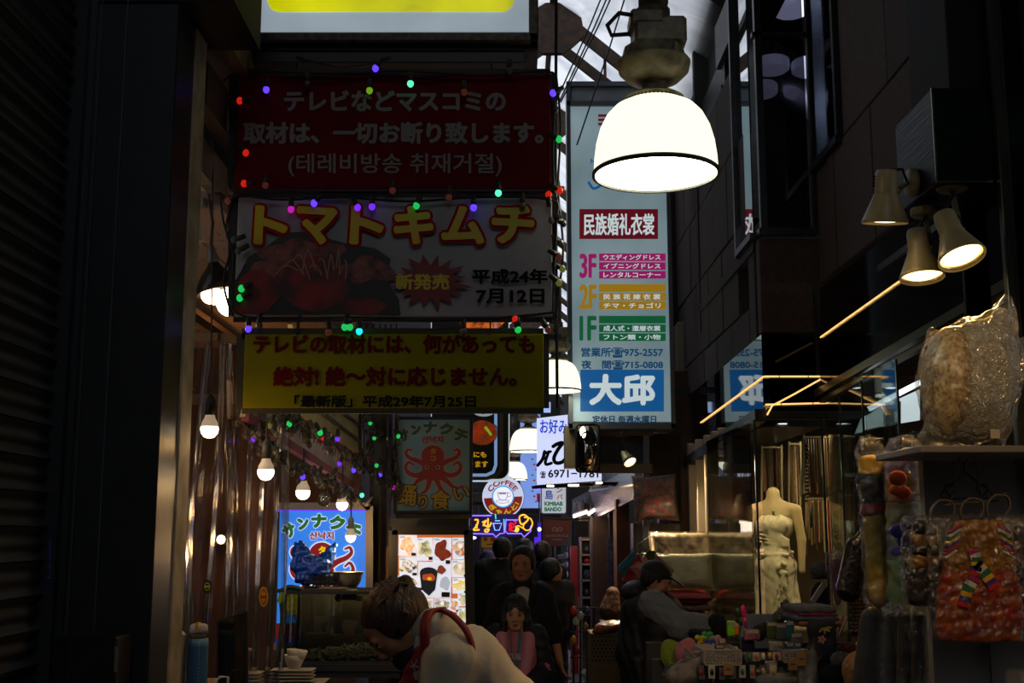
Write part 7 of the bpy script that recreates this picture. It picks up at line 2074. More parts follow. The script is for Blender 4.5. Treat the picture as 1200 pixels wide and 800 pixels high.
    if hairstyle != 'none':
        s.ell((0, -.022, .044), (.086, .098, .086), k=.01)
        s.ell((0, -.055, -.01), (.080, .062, .075), k=.03)
        if hairstyle == 'short':
            for e in (-1, 1): s.ell((e * .072, -.012, .02), (.016, .045, .045), k=.02)
            s.ell((0, .10, -.03), (.075, .062, .072), k=.012, sub=True)
            s.ell((0, 0, -.115), (.12, .12, .05), k=.02, sub=True)
        elif hairstyle in ('tied', 'messy'):
            s.ell((0, -.095, .01), (.05, .04, .05), k=.03)
            for e in (-1, 1): s.ell((e * .071, -.005, .01), (.018, .05, .055), k=.02)
            s.ell((0, .112, -.022), (.066, .078, .100), k=.012, sub=True)
            s.ell((0, 0, -.13), (.10, .12, .045), k=.02, sub=True)
            if hairstyle == 'messy':
                rn = random.Random(4)
                s.cap((0, -.09, .05), (0, -.125, .06), .022, .026, k=.02)
                for i in range(46):
                    a = rn.uniform(0, 6.28); b_ = rn.uniform(-.3, 1.2)
                    p = Vector((.080 * math.cos(a) * math.cos(b_), -.03 + .092 * math.sin(a) * math.cos(b_), .04 + .082 * math.sin(b_)))
                    if p.y > .055 and p.z < .05: continue
                    q = p * 1.12 + Vector((rn.uniform(-.02, .02), rn.uniform(-.03, .01), rn.uniform(-.045, .01)))
                    s.cap(p, q, .010, .003, k=.006)
        elif hairstyle == 'long':
            for e in (-1, 1):
                s.chain([(e * .070, .02, .03), (e * .078, .035, -.05), (e * .085, .045, -.13), (e * .11, .06, -.22)], [.028, .026, .028, .016], k=.02)
                s.chain([(e * .05, -.06, 0), (e * .07, -.05, -.1), (e * .075, -.03, -.22)], [.05, .045, .03], k=.03)
            for j in range(7): s.cap((-.05 + j * .0167, .062, .075), (-.052 + j * .0173, .082, .022 + .006 * (j % 2)), .014, .007, k=.006)
            s.ell((0, .105, -.03), (.050, .045, .058), k=.010, sub=True)
        s.build('hair', hm, t, h=.0055 if face else .01)
    if face:
        for e in (-1, 1):
            MB().ball(Th @ Vector((e * .031, .0805, -.001)), tuple(v * hk for v in (.0125, .0070, .0058)), 12, R=Th.to_3x3().normalized()).build('eye', eyew, t, True)
            MB().ball(Th @ Vector((e * .031, .0850, -.001)), tuple(v * hk for v in (.0062, .0040, .0056)), 12, R=Th.to_3x3().normalized()).build('iris', eyed, t, True)
            MB().tube([Th @ Vector(v) for v in ((e * .017, .0855, .006), (e * .031, .0885, .0085), (e * .045, .079, .004))], [.0012 * hk, .0022 * hk, .0012 * hk], 6).build('eyelid_line', browm, t)
            MB().tube([Th @ Vector(v) for v in ((e * .015, .090, .021), (e * .031, .090, .027), (e * .048, .076, .021))], [.0022 * hk, .0034 * hk, .0016 * hk], 6).build('eyebrow', browm, t)
        MB().ball(Th @ Vector((0, .0885, -.0585)), tuple(v * hk for v in (.019, .0068, .0042)), 12, R=Th.to_3x3().normalized()).ball(Th @ Vector((0, .0875, -.0665)), tuple(v * hk for v in (.0165, .0068, .0050)), 12, R=Th.to_3x3().normalized()).build('lips', lipm, t, True)
    return t, Th
def stand(x, y, H, yaw, arms=None, lean=0., headfwd=None, walk=.0):
    """joints of a standing figure of height H facing yaw (0 = +y)"""
    k = H / 1.7
    R = Matrix.Rotation(yaw, 3, 'Z')
    B = Vector((x, y, 0))
    g = lambda a, b, c: B + R @ Vector((a * k, b * k, c * k))
    L = lambda z: lean * max(0, z - .9)
    J = dict(pelvis=g(0, 0, .96), chest=g(0, L(1.26), 1.26), neck=g(0, L(1.44) - .01, 1.445), head=g(0, L(1.58) + .02, 1.585),
             sh=(g(-.165, L(1.39), 1.385), g(.165, L(1.39), 1.385)), hip=(g(-.085, 0, .90), g(.085, 0, .90)), kn=(g(-.09, .03 + walk, .49), g(.09, .03 - walk, .49)), an=(g(-.09, -.02 + walk * 1.5, .085), g(.09, -.02 - walk * 1.5, .085)), foot=R @ Vector((0, 1, 0)))
    J['el'] = (g(-.215, L(1.1) - .03, 1.11), g(.215, L(1.1) - .03, 1.11)); J['wr'] = (g(-.225, .03, .87), g(.225, .03, .87))
    J['_k'] = k; J['_g'] = g
    return J
blackc = M('black_cloth', '101013', .85, noise=(14, .3), bump=(30, .2))
JK = lambda J: {a: b for a, b in J.items() if a[0] != '_'}

# the woman with the girl
WX = at(612, 665, 7.9).x
J = stand(WX, 7.9, 1.50, math.pi + .05)
J['sh'] = (J['_g'](-.150, 0, 1.35), J['_g'](.150, 0, 1.35)); J['el'] = (J['_g'](-.225, -.02, 1.10), J['_g'](.22, -.03, 1.10)); J['wr'] = (J['_g'](-.27, .06, .89), J['_g'](.19, .13, 1.0))
t, Th = person('person', 'woman in black open jacket over white top, walking towards us behind the girl', JK(J), J['_k'], head=((-.16, -1, -.10), (0, 0, 1)), hk=.93, skin=skinA, top=blackc, sleeves='elbow', hair='1e120c', hairstyle='tied', puff=.008, armr=1.1, topwr=.006)
k = J['_k']; g_ = J['_g']
s = Soft().ell(g_(0, .075, 1.36), (.062, .035, .06), k=.03).ell(g_(0, .098, 1.28), (.034, .03, .08), k=.03)
s.build('white_top', M('white_jersey', 'b0a8a0', .8, bump=(30, .1)), t, h=.008)
for e in (-1, 1):
    MB().tube([g_(e * .065, .02, 1.455), g_(e * .078, .08, 1.40), g_(e * .062, .130, 1.32), g_(e * .018, .150, 1.23)], [.022, .026, .024, .016], 10).build('lapel', blackc, t, True)
# the girl in front of her
GY = 7.35
J = stand(at(604, 0, GY).x, GY, 1.205, math.pi - .05)
g_ = J['_g']
J['el'] = (g_(-.24, .0, 1.10), g_(.25, .03, 1.10)); J['wr'] = (g_(-.13, .20, 1.03), g_(.03, .20, 1.06))
t, Th = person('person', 'young girl with long dark hair, pink jacket and teal lanyard', JK(J), J['_k'], head=((-.05, -1, -.12), (0, 0, 1)), hk=.86, skin=skinB, top=M('pink_jersey', 'a8606e', .8), sleeves='long', sleeve_mat=M('dark_sleeve', '15151c', .7), hair='120c0a', hairstyle='long', puff=.016, armr=1.25, h=.010, curl=(.9, 1.0), hand_up=((0, -.3, 1), (0, -.3, 1)))
k = J['_k']
pink = M('pink_lapel', 'c8808e', .8)
for e in (-1, 1):
    MB().tube([g_(e * .06, -.03, 1.46), g_(e * .12, .08, 1.39), g_(e * .11, .135, 1.25), g_(e * .07, .16, 1.08), g_(e * .05, .16, .95)], [.028, .040, .038, .034, .03], 10).build('jacket_front', pink, t, True)
    s = Soft().cap(g_(e * .07, -.01, 1.43), g_(e * .19, -.01, 1.385), .06 * k, .062 * k, k=.03); s.build('shoulder_yoke', pink, t, h=.01)
MB().tube([g_(-.045, .085, 1.44), g_(-.03, .152, 1.30), g_(-.01, .172, 1.12), g_(.0, .20, 1.03)], .007, 6).build('lanyard', M('lanyard_teal', '127a8a', .6), t)
MB().tube([g_(.045, .085, 1.44), g_(.03, .152, 1.30), g_(.012, .172, 1.14), g_(.0, .20, 1.03)], .006, 6).build('lanyard', M('lanyard_grey', '6a6468', .6), t)
MB().box(g_(.0, .215, .98), (.035, .012, .09), bev=.004).build('purple_card_case', M('purple_case', '4a3a8a', .4), t)
R_ = (602 - 14, 763.5, 602 + 12, 768.5)
c0 = g_(0, .168, 1.245)
lettering('DOUBLE', (-13, -3.0, 13, 3.0), lambda u, v, d=0.: Vector((c0.x + u * .0042, c0.y - .004 - d + .00014 * u * u, c0.z - v * .0060 - .00003 * u * u)), M('letter_white', 'b8b0b4', .7), t, .25, name='chest_lettering')
for i, (a, b) in enumerate(((.262, 1.16), (.268, 1.13), (.25, 1.06))):
    MB().box(g_(-a, .09, b), (.035, .012, .03), rz=.3, R=Euler((0, .5, 0)).to_matrix(), bev=.004).build('sleeve_badge', M('badge_pink', 'b85a7c', .6), t)
# man seen from behind, left of the woman
J = stand(at(589, 0, 11.2).x, 11.2, 1.545, .1, walk=.06)
person('person', 'man in black seen from behind, left of the woman', JK(J), J['_k'], head=((.05, 1, -.05), (0, 0, 1)), hk=.95, skin=skinA, top=blackc, hair='0c0a0a', hairstyle='short', puff=.03, face=False, h=.014, armr=1.2)
J = stand(at(633, 0, 11.6).x, 11.6, 1.50, .0, walk=.05)
person('person', 'person with brown hair seen from behind, right behind the woman', JK(J), J['_k'], head=((.1, 1, 0), (0, 0, 1)), hk=.98, skin=skinA, top=M('charcoal_cloth', '1a181c', .85), hair='24140c', hairstyle='tied', puff=.015, face=False, h=.016)
J = stand(at(645, 0, 11.0).x, 11.0, 1.34, .5, walk=.05)
person('person', 'short person in dark clothes with black hair, rightmost of the group walking away', JK(J), J['_k'], head=((.8, .6, 0), (0, 0, 1)), hk=1.0, skin=skinA, top=M('charcoal_cloth'), hair='0c0a0a', hairstyle='short', puff=.02, face=False, h=.016)
J = stand(at(574, 0, 13.5).x, 13.5, 1.36, .0, walk=.04)
person('person', 'distant dark haired passer-by under the neon sign, leftmost of the group', JK(J), J['_k'], head=((0, 1, 0), (0, 0, 1)), hk=1.1, skin=skinA, top=M('charcoal_cloth'), hair='0c0a0c', hairstyle='short', face=False, h=.018)
J = stand(at(614, 0, 14.8).x, 14.8, 1.50, .0, walk=.04)
person('person', 'tall passer-by in dark clothes whose hair shows just above the woman', JK(J), J['_k'], head=((0, 1, 0), (0, 0, 1)), hk=1.1, skin=skinA, top=M('charcoal_cloth'), hair='140e10', hairstyle='short', face=False, h=.018)

# stall cook bending forward in the foreground
YK = 4.15
q = lambda px, py, dy=0.: at(px, py, YK + dy)
J = dict(pelvis=(.13, YK, .86), chest=q(545, 778), neck=q(511, 755), head=q(463, 733), sh=(q(528, 780, -.155), q(520, 774, .155)), el=(q(512, 838, -.22), q(505, 830, .22)), wr=(q(452, 862, -.10), q(452, 860, .10)),
         hip=((.14, YK - .085, .82), (.14, YK + .085, .82)), kn=((.17, YK - .09, .46), (.17, YK + .09, .46)), an=((.12, YK - .09, .085), (.12, YK + .09, .085)), foot=(-1, 0, 0))
whitesh = M('white_work_shirt', 'b8ab98', .8, noise=(5, .12), bump=(12, .3))
t, Th = person('person', 'brown haired cook in a white shirt and red apron bending forward in front', J, 1.0, head=((-.62, -.18, -.80), (-.75, -.05, .60)), hk=1.06, skin=skinA, top=whitesh, hair='42240f', hairstyle='messy', puff=.012, armr=1.2, h=.010, fineh=.0032, topwr=.005)
redc = M('apron_red', '7a0c18', .75, bump=(40, .15))
# apron: bib under the chest and straps over the shoulder and across the back
def strap(pts, w, th, nm='apron_strap'):
    mb = MB()
    pts = spline([tuple(p) for p in pts], 5); pts = [Vector(p) for p in pts]
    V, Fc = [], []
    for i, p in enumerate(pts):
        tn = (pts[min(i + 1, len(pts) - 1)] - pts[max(i - 1, 0)]).normalized()
        c_ = J2; n = (p - c_.lerp(J3, .5)); n = (n - tn * n.dot(tn)).normalized(); b = tn.cross(n)
        for a, e in ((-w / 2, 0), (w / 2, 0), (w / 2, th), (-w / 2, th)): V.append(p + b * a + n * e)
    for i in range(len(pts) - 1):
        for j in range(4): Fc.append([i * 4 + j, i * 4 + (j + 1) % 4, i * 4 + 4 + (j + 1) % 4, i * 4 + 4 + j])
    Fc += [[3, 2, 1, 0], [len(V) - 4, len(V) - 3, len(V) - 2, len(V) - 1]]
    return mesh_obj(nm, V, Fc, redc, t, True)
J2, J3 = Vector(J['chest']), Vector(J['neck'])
strap([q(519, 716, .02), q(505, 718, -.07), q(499, 732, -.12), q(499, 752, -.145), q(500, 775, -.15), q(500, 800, -.13)], .030, .012)
strap([q(516, 716, .02), q(530, 722, -.10), q(545, 738, -.165), q(552, 756, -.185), q(553, 775, -.19), q(547, 800, -.17)], .020, .010)
s = Soft()
s.box(q(492, 795, -.02), (.055, .12, .11), rot=(0, .45, 0), rd=.03, k=.02)
s.build('apron_bib', redc, t, h=.008, wr=(.004, 40, 2))
lettering('大衆', (0, 0, 26, 14), lambda u, v, d=0.: q(479 + v * .7 + u * .28, 775 + u * .9 - v * .25, -.148) - Vector((0, d, 0)), M('apron_white', '9a8a8c', .7), t, .4, name='apron_lettering')
# collar, mask under the chin, ear hook
s = Soft().cap(q(503, 745, 0), q(515, 752, 0), .075, .088, k=.02).cap(q(503, 738, -.03), q(505, 735, .03), .066, .066, k=.02)
s.build('shirt_collar', whitesh, t, h=.008, wr=(.003, 40, 2))
MB().quadslab([q(491, 722, -.075), q(501, 726, -.085), q(494, 762, -.09), q(484, 764, -.085)], (.0, .012, 0)).build('collar', M('collar_white', 'c8c0b4', .7), t)
s = Soft().frame(Th).ell((0, .045, -.085), (.058, .055, .045), k=.01).ell((0, .02, -.10), (.06, .05, .04), k=.02)
s.build('black_mask', M('mask_black', '08080a', .7), t, h=.006)
MB().tube([Th @ Vector(v) for v in ((-.083, -.01, -.012), (-.090, -.03, .0), (-.088, -.06, .022), (-.06, -.10, .03))], .0022, 6).build('spectacle_cord', M('cord_blue', '102a4a', .5), t)
MB().ball(Th @ Vector((-.084, .012, -.022)), (.012, .010, .018), 12).build('earpiece', blk, t, True)

# vendor in a cap, reaching over the goods
YV = 8.0
q = lambda px, py, dy=0.: at(px, py, YV + dy)
J = dict(pelvis=(q(748, 752).x, YV, .84), chest=q(754, 718), neck=q(757, 700), head=q(770, 680), sh=(q(761, 708, .14), q(766, 709, -.17)), el=(q(790, 745, .15), q(795, 733, -.20)), wr=(q(822, 746, .05), q(826, 733, -.16)),
         hip=((q(747, 0).x, YV + .085, .80), (q(747, 0).x, YV - .085, .80)), kn=((q(748, 0).x, YV + .09, .45), (q(748, 0).x, YV - .09, .45)), an=((q(745, 0).x, YV + .09, .085), (q(745, 0).x, YV - .09, .085)), foot=(1, 0, 0))
t, Th = person('person', 'vendor in black cap and padded vest with grey sleeves reaching over the goods', J, .94, head=((.90, -.22, -.36), (.3, 0, 1)), hk=.98, skin=skinA, top=M('black_padded', '0e0e11', .6, bump=(8, .5)), sleeve_mat=M('grey_jersey', '7c8288', .85, bump=(30, .15)), sleeves='long', hair='14100e', hairstyle='short', puff=.03, armr=1.15, h=.011, fineh=.005, curl=(.9, .7), long_top=.75, topwr=.008, bottom=M('grey_trousers', '2c2c34', .8))
s = Soft()
for i in range(7):
    z = .50 + i * .095
    s.cap((q(748, 0).x - .01 + .012 * i, YV - .10, z), (q(748, 0).x - .01 + .012 * i, YV + .10, z), .155, .155, k=.012)
s.build('quilted_panels', M('black_padded'), t, h=.014)
s = Soft().frame(Matrix.Translation(q(744, 692))).ell((-.01, 0, 0), (.085, .11, .06), rot=(0, -.3, 0), k=.02).ell((.05, 0, -.045), (.10, .12, .05), k=.03)
s.build('hood', M('black_padded'), t, h=.010, wr=(.005, 30, 4))
s = Soft().frame(Th).ell((0, -.018, .052), (.092, .104, .078), k=.01).box((0, .13, .040), (.062, .055, .006), rot=(-.22, 0, 0), rd=.006, k=.02).ell((0, 0, -.035), (.12, .14, .052), k=.01, sub=True)
s.build('cap', M('cap_black', '0c0c0e', .7), t, h=.006)
for i in (0, 1):
    MB().tube([Vector(J['wr'][i]) - (Vector(J['wr'][i]) - Vector(J['el'][i])).normalized() * v for v in (.0, .05)], [.040, .046], 16).build('cuff', M('grey_jersey'), t, True)

# ================================================================== GOODS AT THE LOWER RIGHT
YT2 = 6.0
q = lambda px, py, dy=0.: at(px, py, YT2 + dy)
zt3 = at(880, 778, YT2).z
t = thing('goods_table', 'display table crowded with gloves, brushes and small packages', 'table', (1.12, 6.2, 0))
MB().box((1.25, 6.3, zt3 - .26), (1.1, 1.0, .03), bev=.004).build('table_top', M('table_grey', '3a3634', .6), t)
for x in (.75, 1.75):
    for y in (5.85, 6.75): MB().bar((x, y, 0), (x, y, zt3 - .275), .035).build('leg', darkmetal, t)
MB().box((1.25, 6.62, zt3 - .10), (1.06, .03, .30), bev=.004).box((1.25, 6.35, zt3 - .12), (1.06, .03, .22), bev=.004).build('riser', M('riser_dark', '241f1e', .6), t)
t = thing('back_board', 'pale grey board standing behind the goods', 'board', q(895, 745, .5))
slab((868, 719, 925, 760), YT2 + .5, .012, M('board_grey_pale', '6c6c70', .5), t)
def basket(label, x0, x1, y0, y1, Y):
    t = thing('perforated_basket', label, 'basket', at((x0 + x1) / 2, y1, Y))
    a, b = at(x0, y1, Y), at(x1, y0, Y)
    w, h_ = b.x - a.x, b.z - a.z
    mb = MB(); n = max(4, int((x1 - x0) / 3.6)); 
    for i in range(n + 1): mb.box((a.x + w * i / n, Y, (a.z + b.z) / 2), (.008, .006, h_))
    for j in range(5): mb.box(((a.x + b.x) / 2, Y, a.z + h_ * j / 4), (w, .006, .007 if 0 < j < 4 else .012))
    mb.build('perforated_front', M('basket_white', '8c867c', .5), t)
    MB().box(((a.x + b.x) / 2, Y + .16, a.z), (w, .32, .006)).box((a.x, Y + .16, (a.z + b.z) / 2), (.005, .32, h_)).box((b.x, Y + .16, (a.z + b.z) / 2), (.005, .32, h_)).box(((a.x + b.x) / 2, Y + .32, (a.z + b.z) / 2), (w, .005, h_)).build('basket_body', M('basket_white'), t)
basket('white perforated basket in front of the vendor hands', 826, 868, 762, 778, 5.8)
basket('white perforated basket behind the brown tags on the right', 919, 947, 762, 775, 5.8)
basket('small white perforated basket left, behind the blue frame', 812, 826, 764, 778, 5.9)
# brushes and clips
for px, py0, py1, c_, lb, tl in ((874, 709, 735, 'c01c6c', 'pink plastic brush standing among the goods', .12), (869, 712, 733, '1c3414', 'dark green brush leaning on the pink brush', .2), (865, 731, 749, '2c5a24', 'green comb right of the lime package', 0), (861, 730, 749, '3a3a7c', 'violet comb right of the lime package', 0)):
    t = thing('brush', lb, 'brush', q(px, py1, .1), rot=(0, -tl, 0))
    h_ = (py1 - py0) * YT2 / F
    MB().tube([(0, 0, 0), (0, 0, h_ * .45)], [.007, .009], 8).build('handle', M('brush_' + c_, c_, .35), t, True, local=True)
    s = Soft().ell((0, 0, h_ * .72), (.016, .009, h_ * .3), k=.01); s.build('brush_head', M('brush_' + c_), t, h=.005, local=True)
for px, py0, py1, w, c_, lb in ((857, 727, 745, 10, '78c818', 'bright lime green package beside the vendor hand'), (862, 730, 744, 6, 'd86818', 'orange part package behind the lime one'), (881, 737, 750, 18, '8c5060', 'pink package below the pink brush'), (904, 728, 748, 12, '3c4c24', 'olive package left of the fluffy grey toy'), (915, 730, 750, 12, '4a4a4a', 'grey packaged tights among the goods'), (925, 727, 748, 10, '1c5c6c', 'teal package beside the dark stack'), (909, 751, 763, 16, '8a8478', 'pale card package below the olive one'), (933, 741, 756, 14, '5c5c6c', 'grey blue boxed item before the scarves'), (925, 752, 764, 9, '2c4c7c', 'blue clip card before the teal package'), (934, 752, 764, 8, '3a6c8c', 'light blue card right of the blue clip card'), (843, 754, 766, 10, '241c24', 'dark packaged item above the left basket'), (851, 757, 766, 8, '1c4c50', 'teal socks card above the left basket'), (861, 757, 766, 8, '7c7060', 'cream card above the left basket'), (846, 748, 755, 8, 'a85a68', 'rose card beside the hand'), (904, 774, 790, 14, '8c8890', 'pale grey tagged card low in the middle'), (919, 781, 796, 10, '706050', 'tan card low right of the tagged one'), (838, 782, 800, 12, '262020', 'black packaged stockings at the bottom edge'), (893, 782, 796, 18, '1a1816', 'black leather pouch at the bottom edge')):
    t = thing('package', lb, 'package', q(px, py1, 0))
    a, b = q(px - w / 2, py1, -.06), q(px + w / 2, py0, -.06)
    MB().box(((a.x + b.x) / 2, a.y, (a.z + b.z) / 2), (b.x - a.x, .03, b.z - a.z), rz=.1, bev=.006).build('pack_body', M('pack_' + c_, c_, .35, noise=(40, .6)), t)
    MB().box(((a.x + b.x) / 2, a.y - .017, b.z - .012), ((b.x - a.x) * .8, .003, .014)).build('header_card', M('pack_header', '8a8478', .5), t)
for px, py0, py1, lb in ((853.5, 777, 791, 'brown paper tag on the left, under the basket'), (929, 771, 785, 'brown paper tag in front of the right basket'), (939.5, 764, 780, 'darker brown tag right of the other brown tag')):
    t = thing('paper_tag', lb, 'tag', q(px, py1, -.25))
    a, b = q(px - 5.2, py1, -.25), q(px + 5.2, py0, -.25)
    MB().box((a + b) / 2, (b.x - a.x, .004, b.z - a.z), bev=.001).build('card', M('tag_kraft', '7a5c34', .7), t)
    MB().box(((a.x + b.x) / 2, a.y - .003, (a.z + b.z) / 2), (.024, .001, .004)).build('printed_line', blk, t)
def softthing(name, label, cat, ops, mat, h=.007, wr=None, part='body'):
    s = Soft(); P0 = None
    for o in ops:
        if o[0] == 'e': s.ell(q(*o[1]), o[2], rot=o[3] if len(o) > 3 else None, k=.02); P0 = P0 or q(*o[1])
        else: s.cap(q(*o[1]), q(*o[2]), o[3], o[4], k=.02); P0 = P0 or q(*o[1])
    lo, _ = s.bounds()
    t = thing(name, label, cat, (P0.x, P0.y, float(lo[2])))
    s.build(part, mat, t, h=h, wr=wr)
    return t
softthing('glove', 'long navy glove hanging down the front of the goods', 'glove', [('c', (876, 758), (879, 800), .030, .040), ('c', (876, 756), (871, 748), .022, .012), ('c', (879, 756), (880, 747), .02, .012)], M('navy_wool', '0e1224', .9, bump=(80, .4)))
softthing('glove', 'fluffy black glove bundle left of the olive package', 'glove', [('e', (890, 741), (.035, .04, .04)), ('c', (892, 738), (897, 731), .02, .012), ('c', (886, 744), (881, 741), .02, .014)], M('black_wool', '0a0a0c', .95, bump=(90, .5)))
softthing('glove', 'black glove held up by the vendor', 'glove', [('c', (840, 728, .9), (846, 738, .9), .05, .045), ('c', (834, 745, 1.0), (812, 742, 1.2), .04, .03)], M('black_wool'))
softthing('plush_toy', 'lime green plush at the left end of the goods', 'toy', [('e', (790, 768, .3), (.07, .05, .07)), ('e', (784, 758, .3), (.04, .04, .04))], M('plush_lime', '6c7c18', .9, bump=(60, .4)))
softthing('plush_toy', 'pink plush beside the lime green one', 'toy', [('e', (804, 764, .2), (.06, .05, .06)), ('e', (808, 754, .2), (.03, .03, .03)), ('e', (800, 776, .2), (.03, .03, .04))], M('plush_pink', '9c5a60', .9, bump=(60, .4)))
softthing('fluffy_charm', 'fluffy grey charm standing behind the packages', 'charm', [('e', (919, 720, .3), (.028, .03, .06)), ('e', (921, 707, .3), (.02, .02, .02)), ('e', (912, 722, .3), (.03, .03, .03))], M('fluff_grey', '5c5850', .95, bump=(90, .8)), wr=(.006, 90, 2))
for i, (ops, c_, lb) in enumerate((([('e', (802, 792, -.1), (.09, .05, .06)), ('c', (815, 780, -.1), (826, 770, -.1), .04, .02)], '7c7068', 'crumpled clear bag at the bottom left of the goods'), ([('c', (950, 770, -.2), (945, 800, -.2), .03, .06), ('c', (951, 772, -.2), (953, 758, -.2), .02, .008)], '5c5c64', 'tied clear bag with a peak, right of the brown tags'), ([('e', (915, 797, -.2), (.13, .05, .035))], '6a6a70', 'long crinkled clear bag along the bottom edge'))):
    t = softthing('clear_bag', lb, 'plastic bag', ops, M('bag_inside_' + c_, c_, .8, noise=(20, .6)), part='goods_inside')
    s = Soft()
    for o in ops:
        if o[0] == 'e': s.ell(q(*o[1]), [v + .014 for v in o[2]], k=.02)
        else: s.cap(q(*o[1]), q(*o[2]), o[3] + .014, o[4] + .012, k=.02)
    s.build('film', film, t, h=.007, wr=(.012, 55, i))
# folded scarves, stack
for k, (py0, py1, x0, x1, c_, lb) in enumerate(((711, 719, 933, 963, '4c4c54', 'grey fleece folded on top of the scarf stack'), (718, 723, 934, 964, '6c1434', 'magenta scarf second from the top of the stack'), (722, 728, 932, 967, '3a4c5c', 'blue grey scarf third in the stack'), (728, 734, 936, 970, '7a4a34', 'orange brown scarf above the navy flowered cloth'))):
    a, b = q(x0, py1, -.1), q(x1, py0, .2)
    t = thing('folded_scarf', lb, 'scarf', (a.x, a.y, a.z), group='folded scarves in a stack')
    s = Soft().box(((a.x + b.x) / 2, (a.y + b.y) / 2, (a.z + q(x0, py0, -.1).z) / 2), ((b.x - a.x) / 2, .14, abs(q(x0, py0, -.1).z - a.z) / 2 + .003), rd=.014)
    s.build('fold', M('scarf_' + c_, c_, .9, bump=(50, .3)), t, h=.007, wr=(.002, 40, k))
t = thing('flowered_cloth', 'navy cloth with yellow leaves and a pale flower hanging over the goods', 'cloth', q(963, 775, -.15))
s = Soft(); a, b = q(953, 775, -.15), q(974, 724, -.15)
s.box((a + b) / 2, ((b.x - a.x) / 2 + .02, .025, (b.z - a.z) / 2), rd=.02); s.build('cloth_body', M('cloth_navy', '10142a', .85), t, h=.008, wr=(.004, 30, 2))
f6 = face_y(YT2 - .185)
patch([ell(966 + 5 * math.cos(a_), 735 + 4 * math.sin(a_), 4.2, 1.5, n=10, rot=a_) for a_ in (0, .7, 1.5, 2.4)], f6, M('leaf_yellow', '8a7c18', .7), t, .002, 'leaf_print')
patch([ell(963 + 3 * math.cos(a_), 749 + 3 * math.sin(a_), 2.3, 1.7, n=8, rot=a_) for a_ in [k * 1.257 for k in range(5)]], f6, M('flower_peach', '9c6c58', .7), t, .002, 'flower_print')
# knit hats
def hat(label, px, py, r, c_, dy=0., brim=False, mat=None, sq=.75):
    t = thing('hat', label, 'hat', q(px, py + r * .6, dy))
    R_ = r * (YT2 + dy) / F
    s = Soft().ell(q(px, py, dy), (R_, R_ * .9, R_ * sq), k=.01)
    s.cap(q(px - r * .6, py + r * .55, dy), q(px + r * .6, py + r * .55, dy), R_ * .3, R_ * .3, k=.01)
    s.build('crown_knit', mat or M('hat_' + c_, c_, .95, bump=(70, .6)), t, h=.007, wr=(.002, 60, 1))
    return t
hat('grey knitted hat at the bottom right of the goods', 986, 773, 13, '4c4a4c', -.2)
hat('maroon and black knitted hat above the grey one', 993, 760, 11, '3a1018', -.05)
hat('dark red patterned hat left of the grey knitted one', 972, 768, 10, '4a1c1c', .1)
hat('black knitted hat below the grey one', 975, 790, 14, '0a0a0e', -.2)
hat('large tan woven straw hat at the bottom edge', 1013, 786, 25, 'a07848', -.6, mat=M('straw_tan', '8c6438', .8, noise=(14, .6), bump=(60, .6)), sq=.95)
hat('grey flat cap on the navy shoulder bag stand', 961, 668, 12, '4c4640', .9)
t = softthing('shoulder_bag', 'navy bag with a white diagonal strap below the grey cap', 'bag', [('e', (961, 697, .9), (.055, .05, .075))], M('bag_navy', '10121c', .8), part='bag_body')
MB().bar(q(952, 705, .82), q(966, 684, .82), .010, .03).build('white_strap', M('strap_white', '8a847c', .6), t)
t = thing('bag_stand', 'thin stand holding the grey cap and navy bag', 'stand', (q(961, 700, .95).x, YT2 + .95, 0))
MB().bar((q(961, 700, .95).x, YT2 + .95, 0), (q(961, 700, .95).x, YT2 + .95, q(961, 690, .95).z), .02).box((q(961, 700, .95).x, YT2 + .95, .02), (.3, .3, .03)).build('pole', darkmetal, t)
t = softthing('flower_bag', 'clear cone of artificial flowers beside the navy bag', 'plastic bag', [('c', (982, 664, .6), (982, 706, .6), .045, .015)], M('flower_mix', '5c5044', .8, noise=(50, .9, 2), col2='8a3c5c'), part='flowers_inside')
s = Soft().cap(q(981, 658, .6), q(982, 712, .6), .06, .02, k=.01); s.build('cellophane', film2, t, h=.007, wr=(.01, 50, 3))
t = thing('folded_fan_bundle', 'dusky pink folded fans leaning in a holder', 'fans', q(979, 752, .1))
for k in range(5): MB().bar(q(975 + k * 1.2, 752, .1 + k * .02), q(971 + k * 5.5, 716 + k * 1.5, .1 + k * .02), .022, .006).build('fan', M('fan_' + ('pink', 'rose')[k % 2], ('7c4c44', '6a2c30')[k % 2], .7), t)
t = thing('price_board', 'bright tilted white price card at the right of the goods', 'price card', q(1012, 763, -.5))
p = [(1003, 754), (1014, 738), (1020, 744), (1009, 764)]
MB().quadslab([q(a, b, -.5) for a, b in p], (0, .008, 0)).build('card', M('card_bright', 'c8c0b4', .5), t)
patch(stroke([(1009, 754), (1014, 747)], 1.6) + stroke([(1008, 751), (1012, 755)], 1.2) + stroke([(1012, 745), (1016, 749)], 1.2), face_y(YT2 - .5), blk, t, .002, 'mark_print')
for px, py, c_, lb in ((1001, 731, 'b83c0c', 'orange cylinder jar between the fans and the weave basket'),):
    t = thing('jar', lb, 'jar', q(px, py + 10, .2)); MB().lathe([(.0, 0), (.02, 0), (.022, .06), (.015, .07), (.015, .085), (.0, .085)], q(px, py + 10, .2), 16).build('jar_body', M('jar_' + c_, c_, .4), t, True)
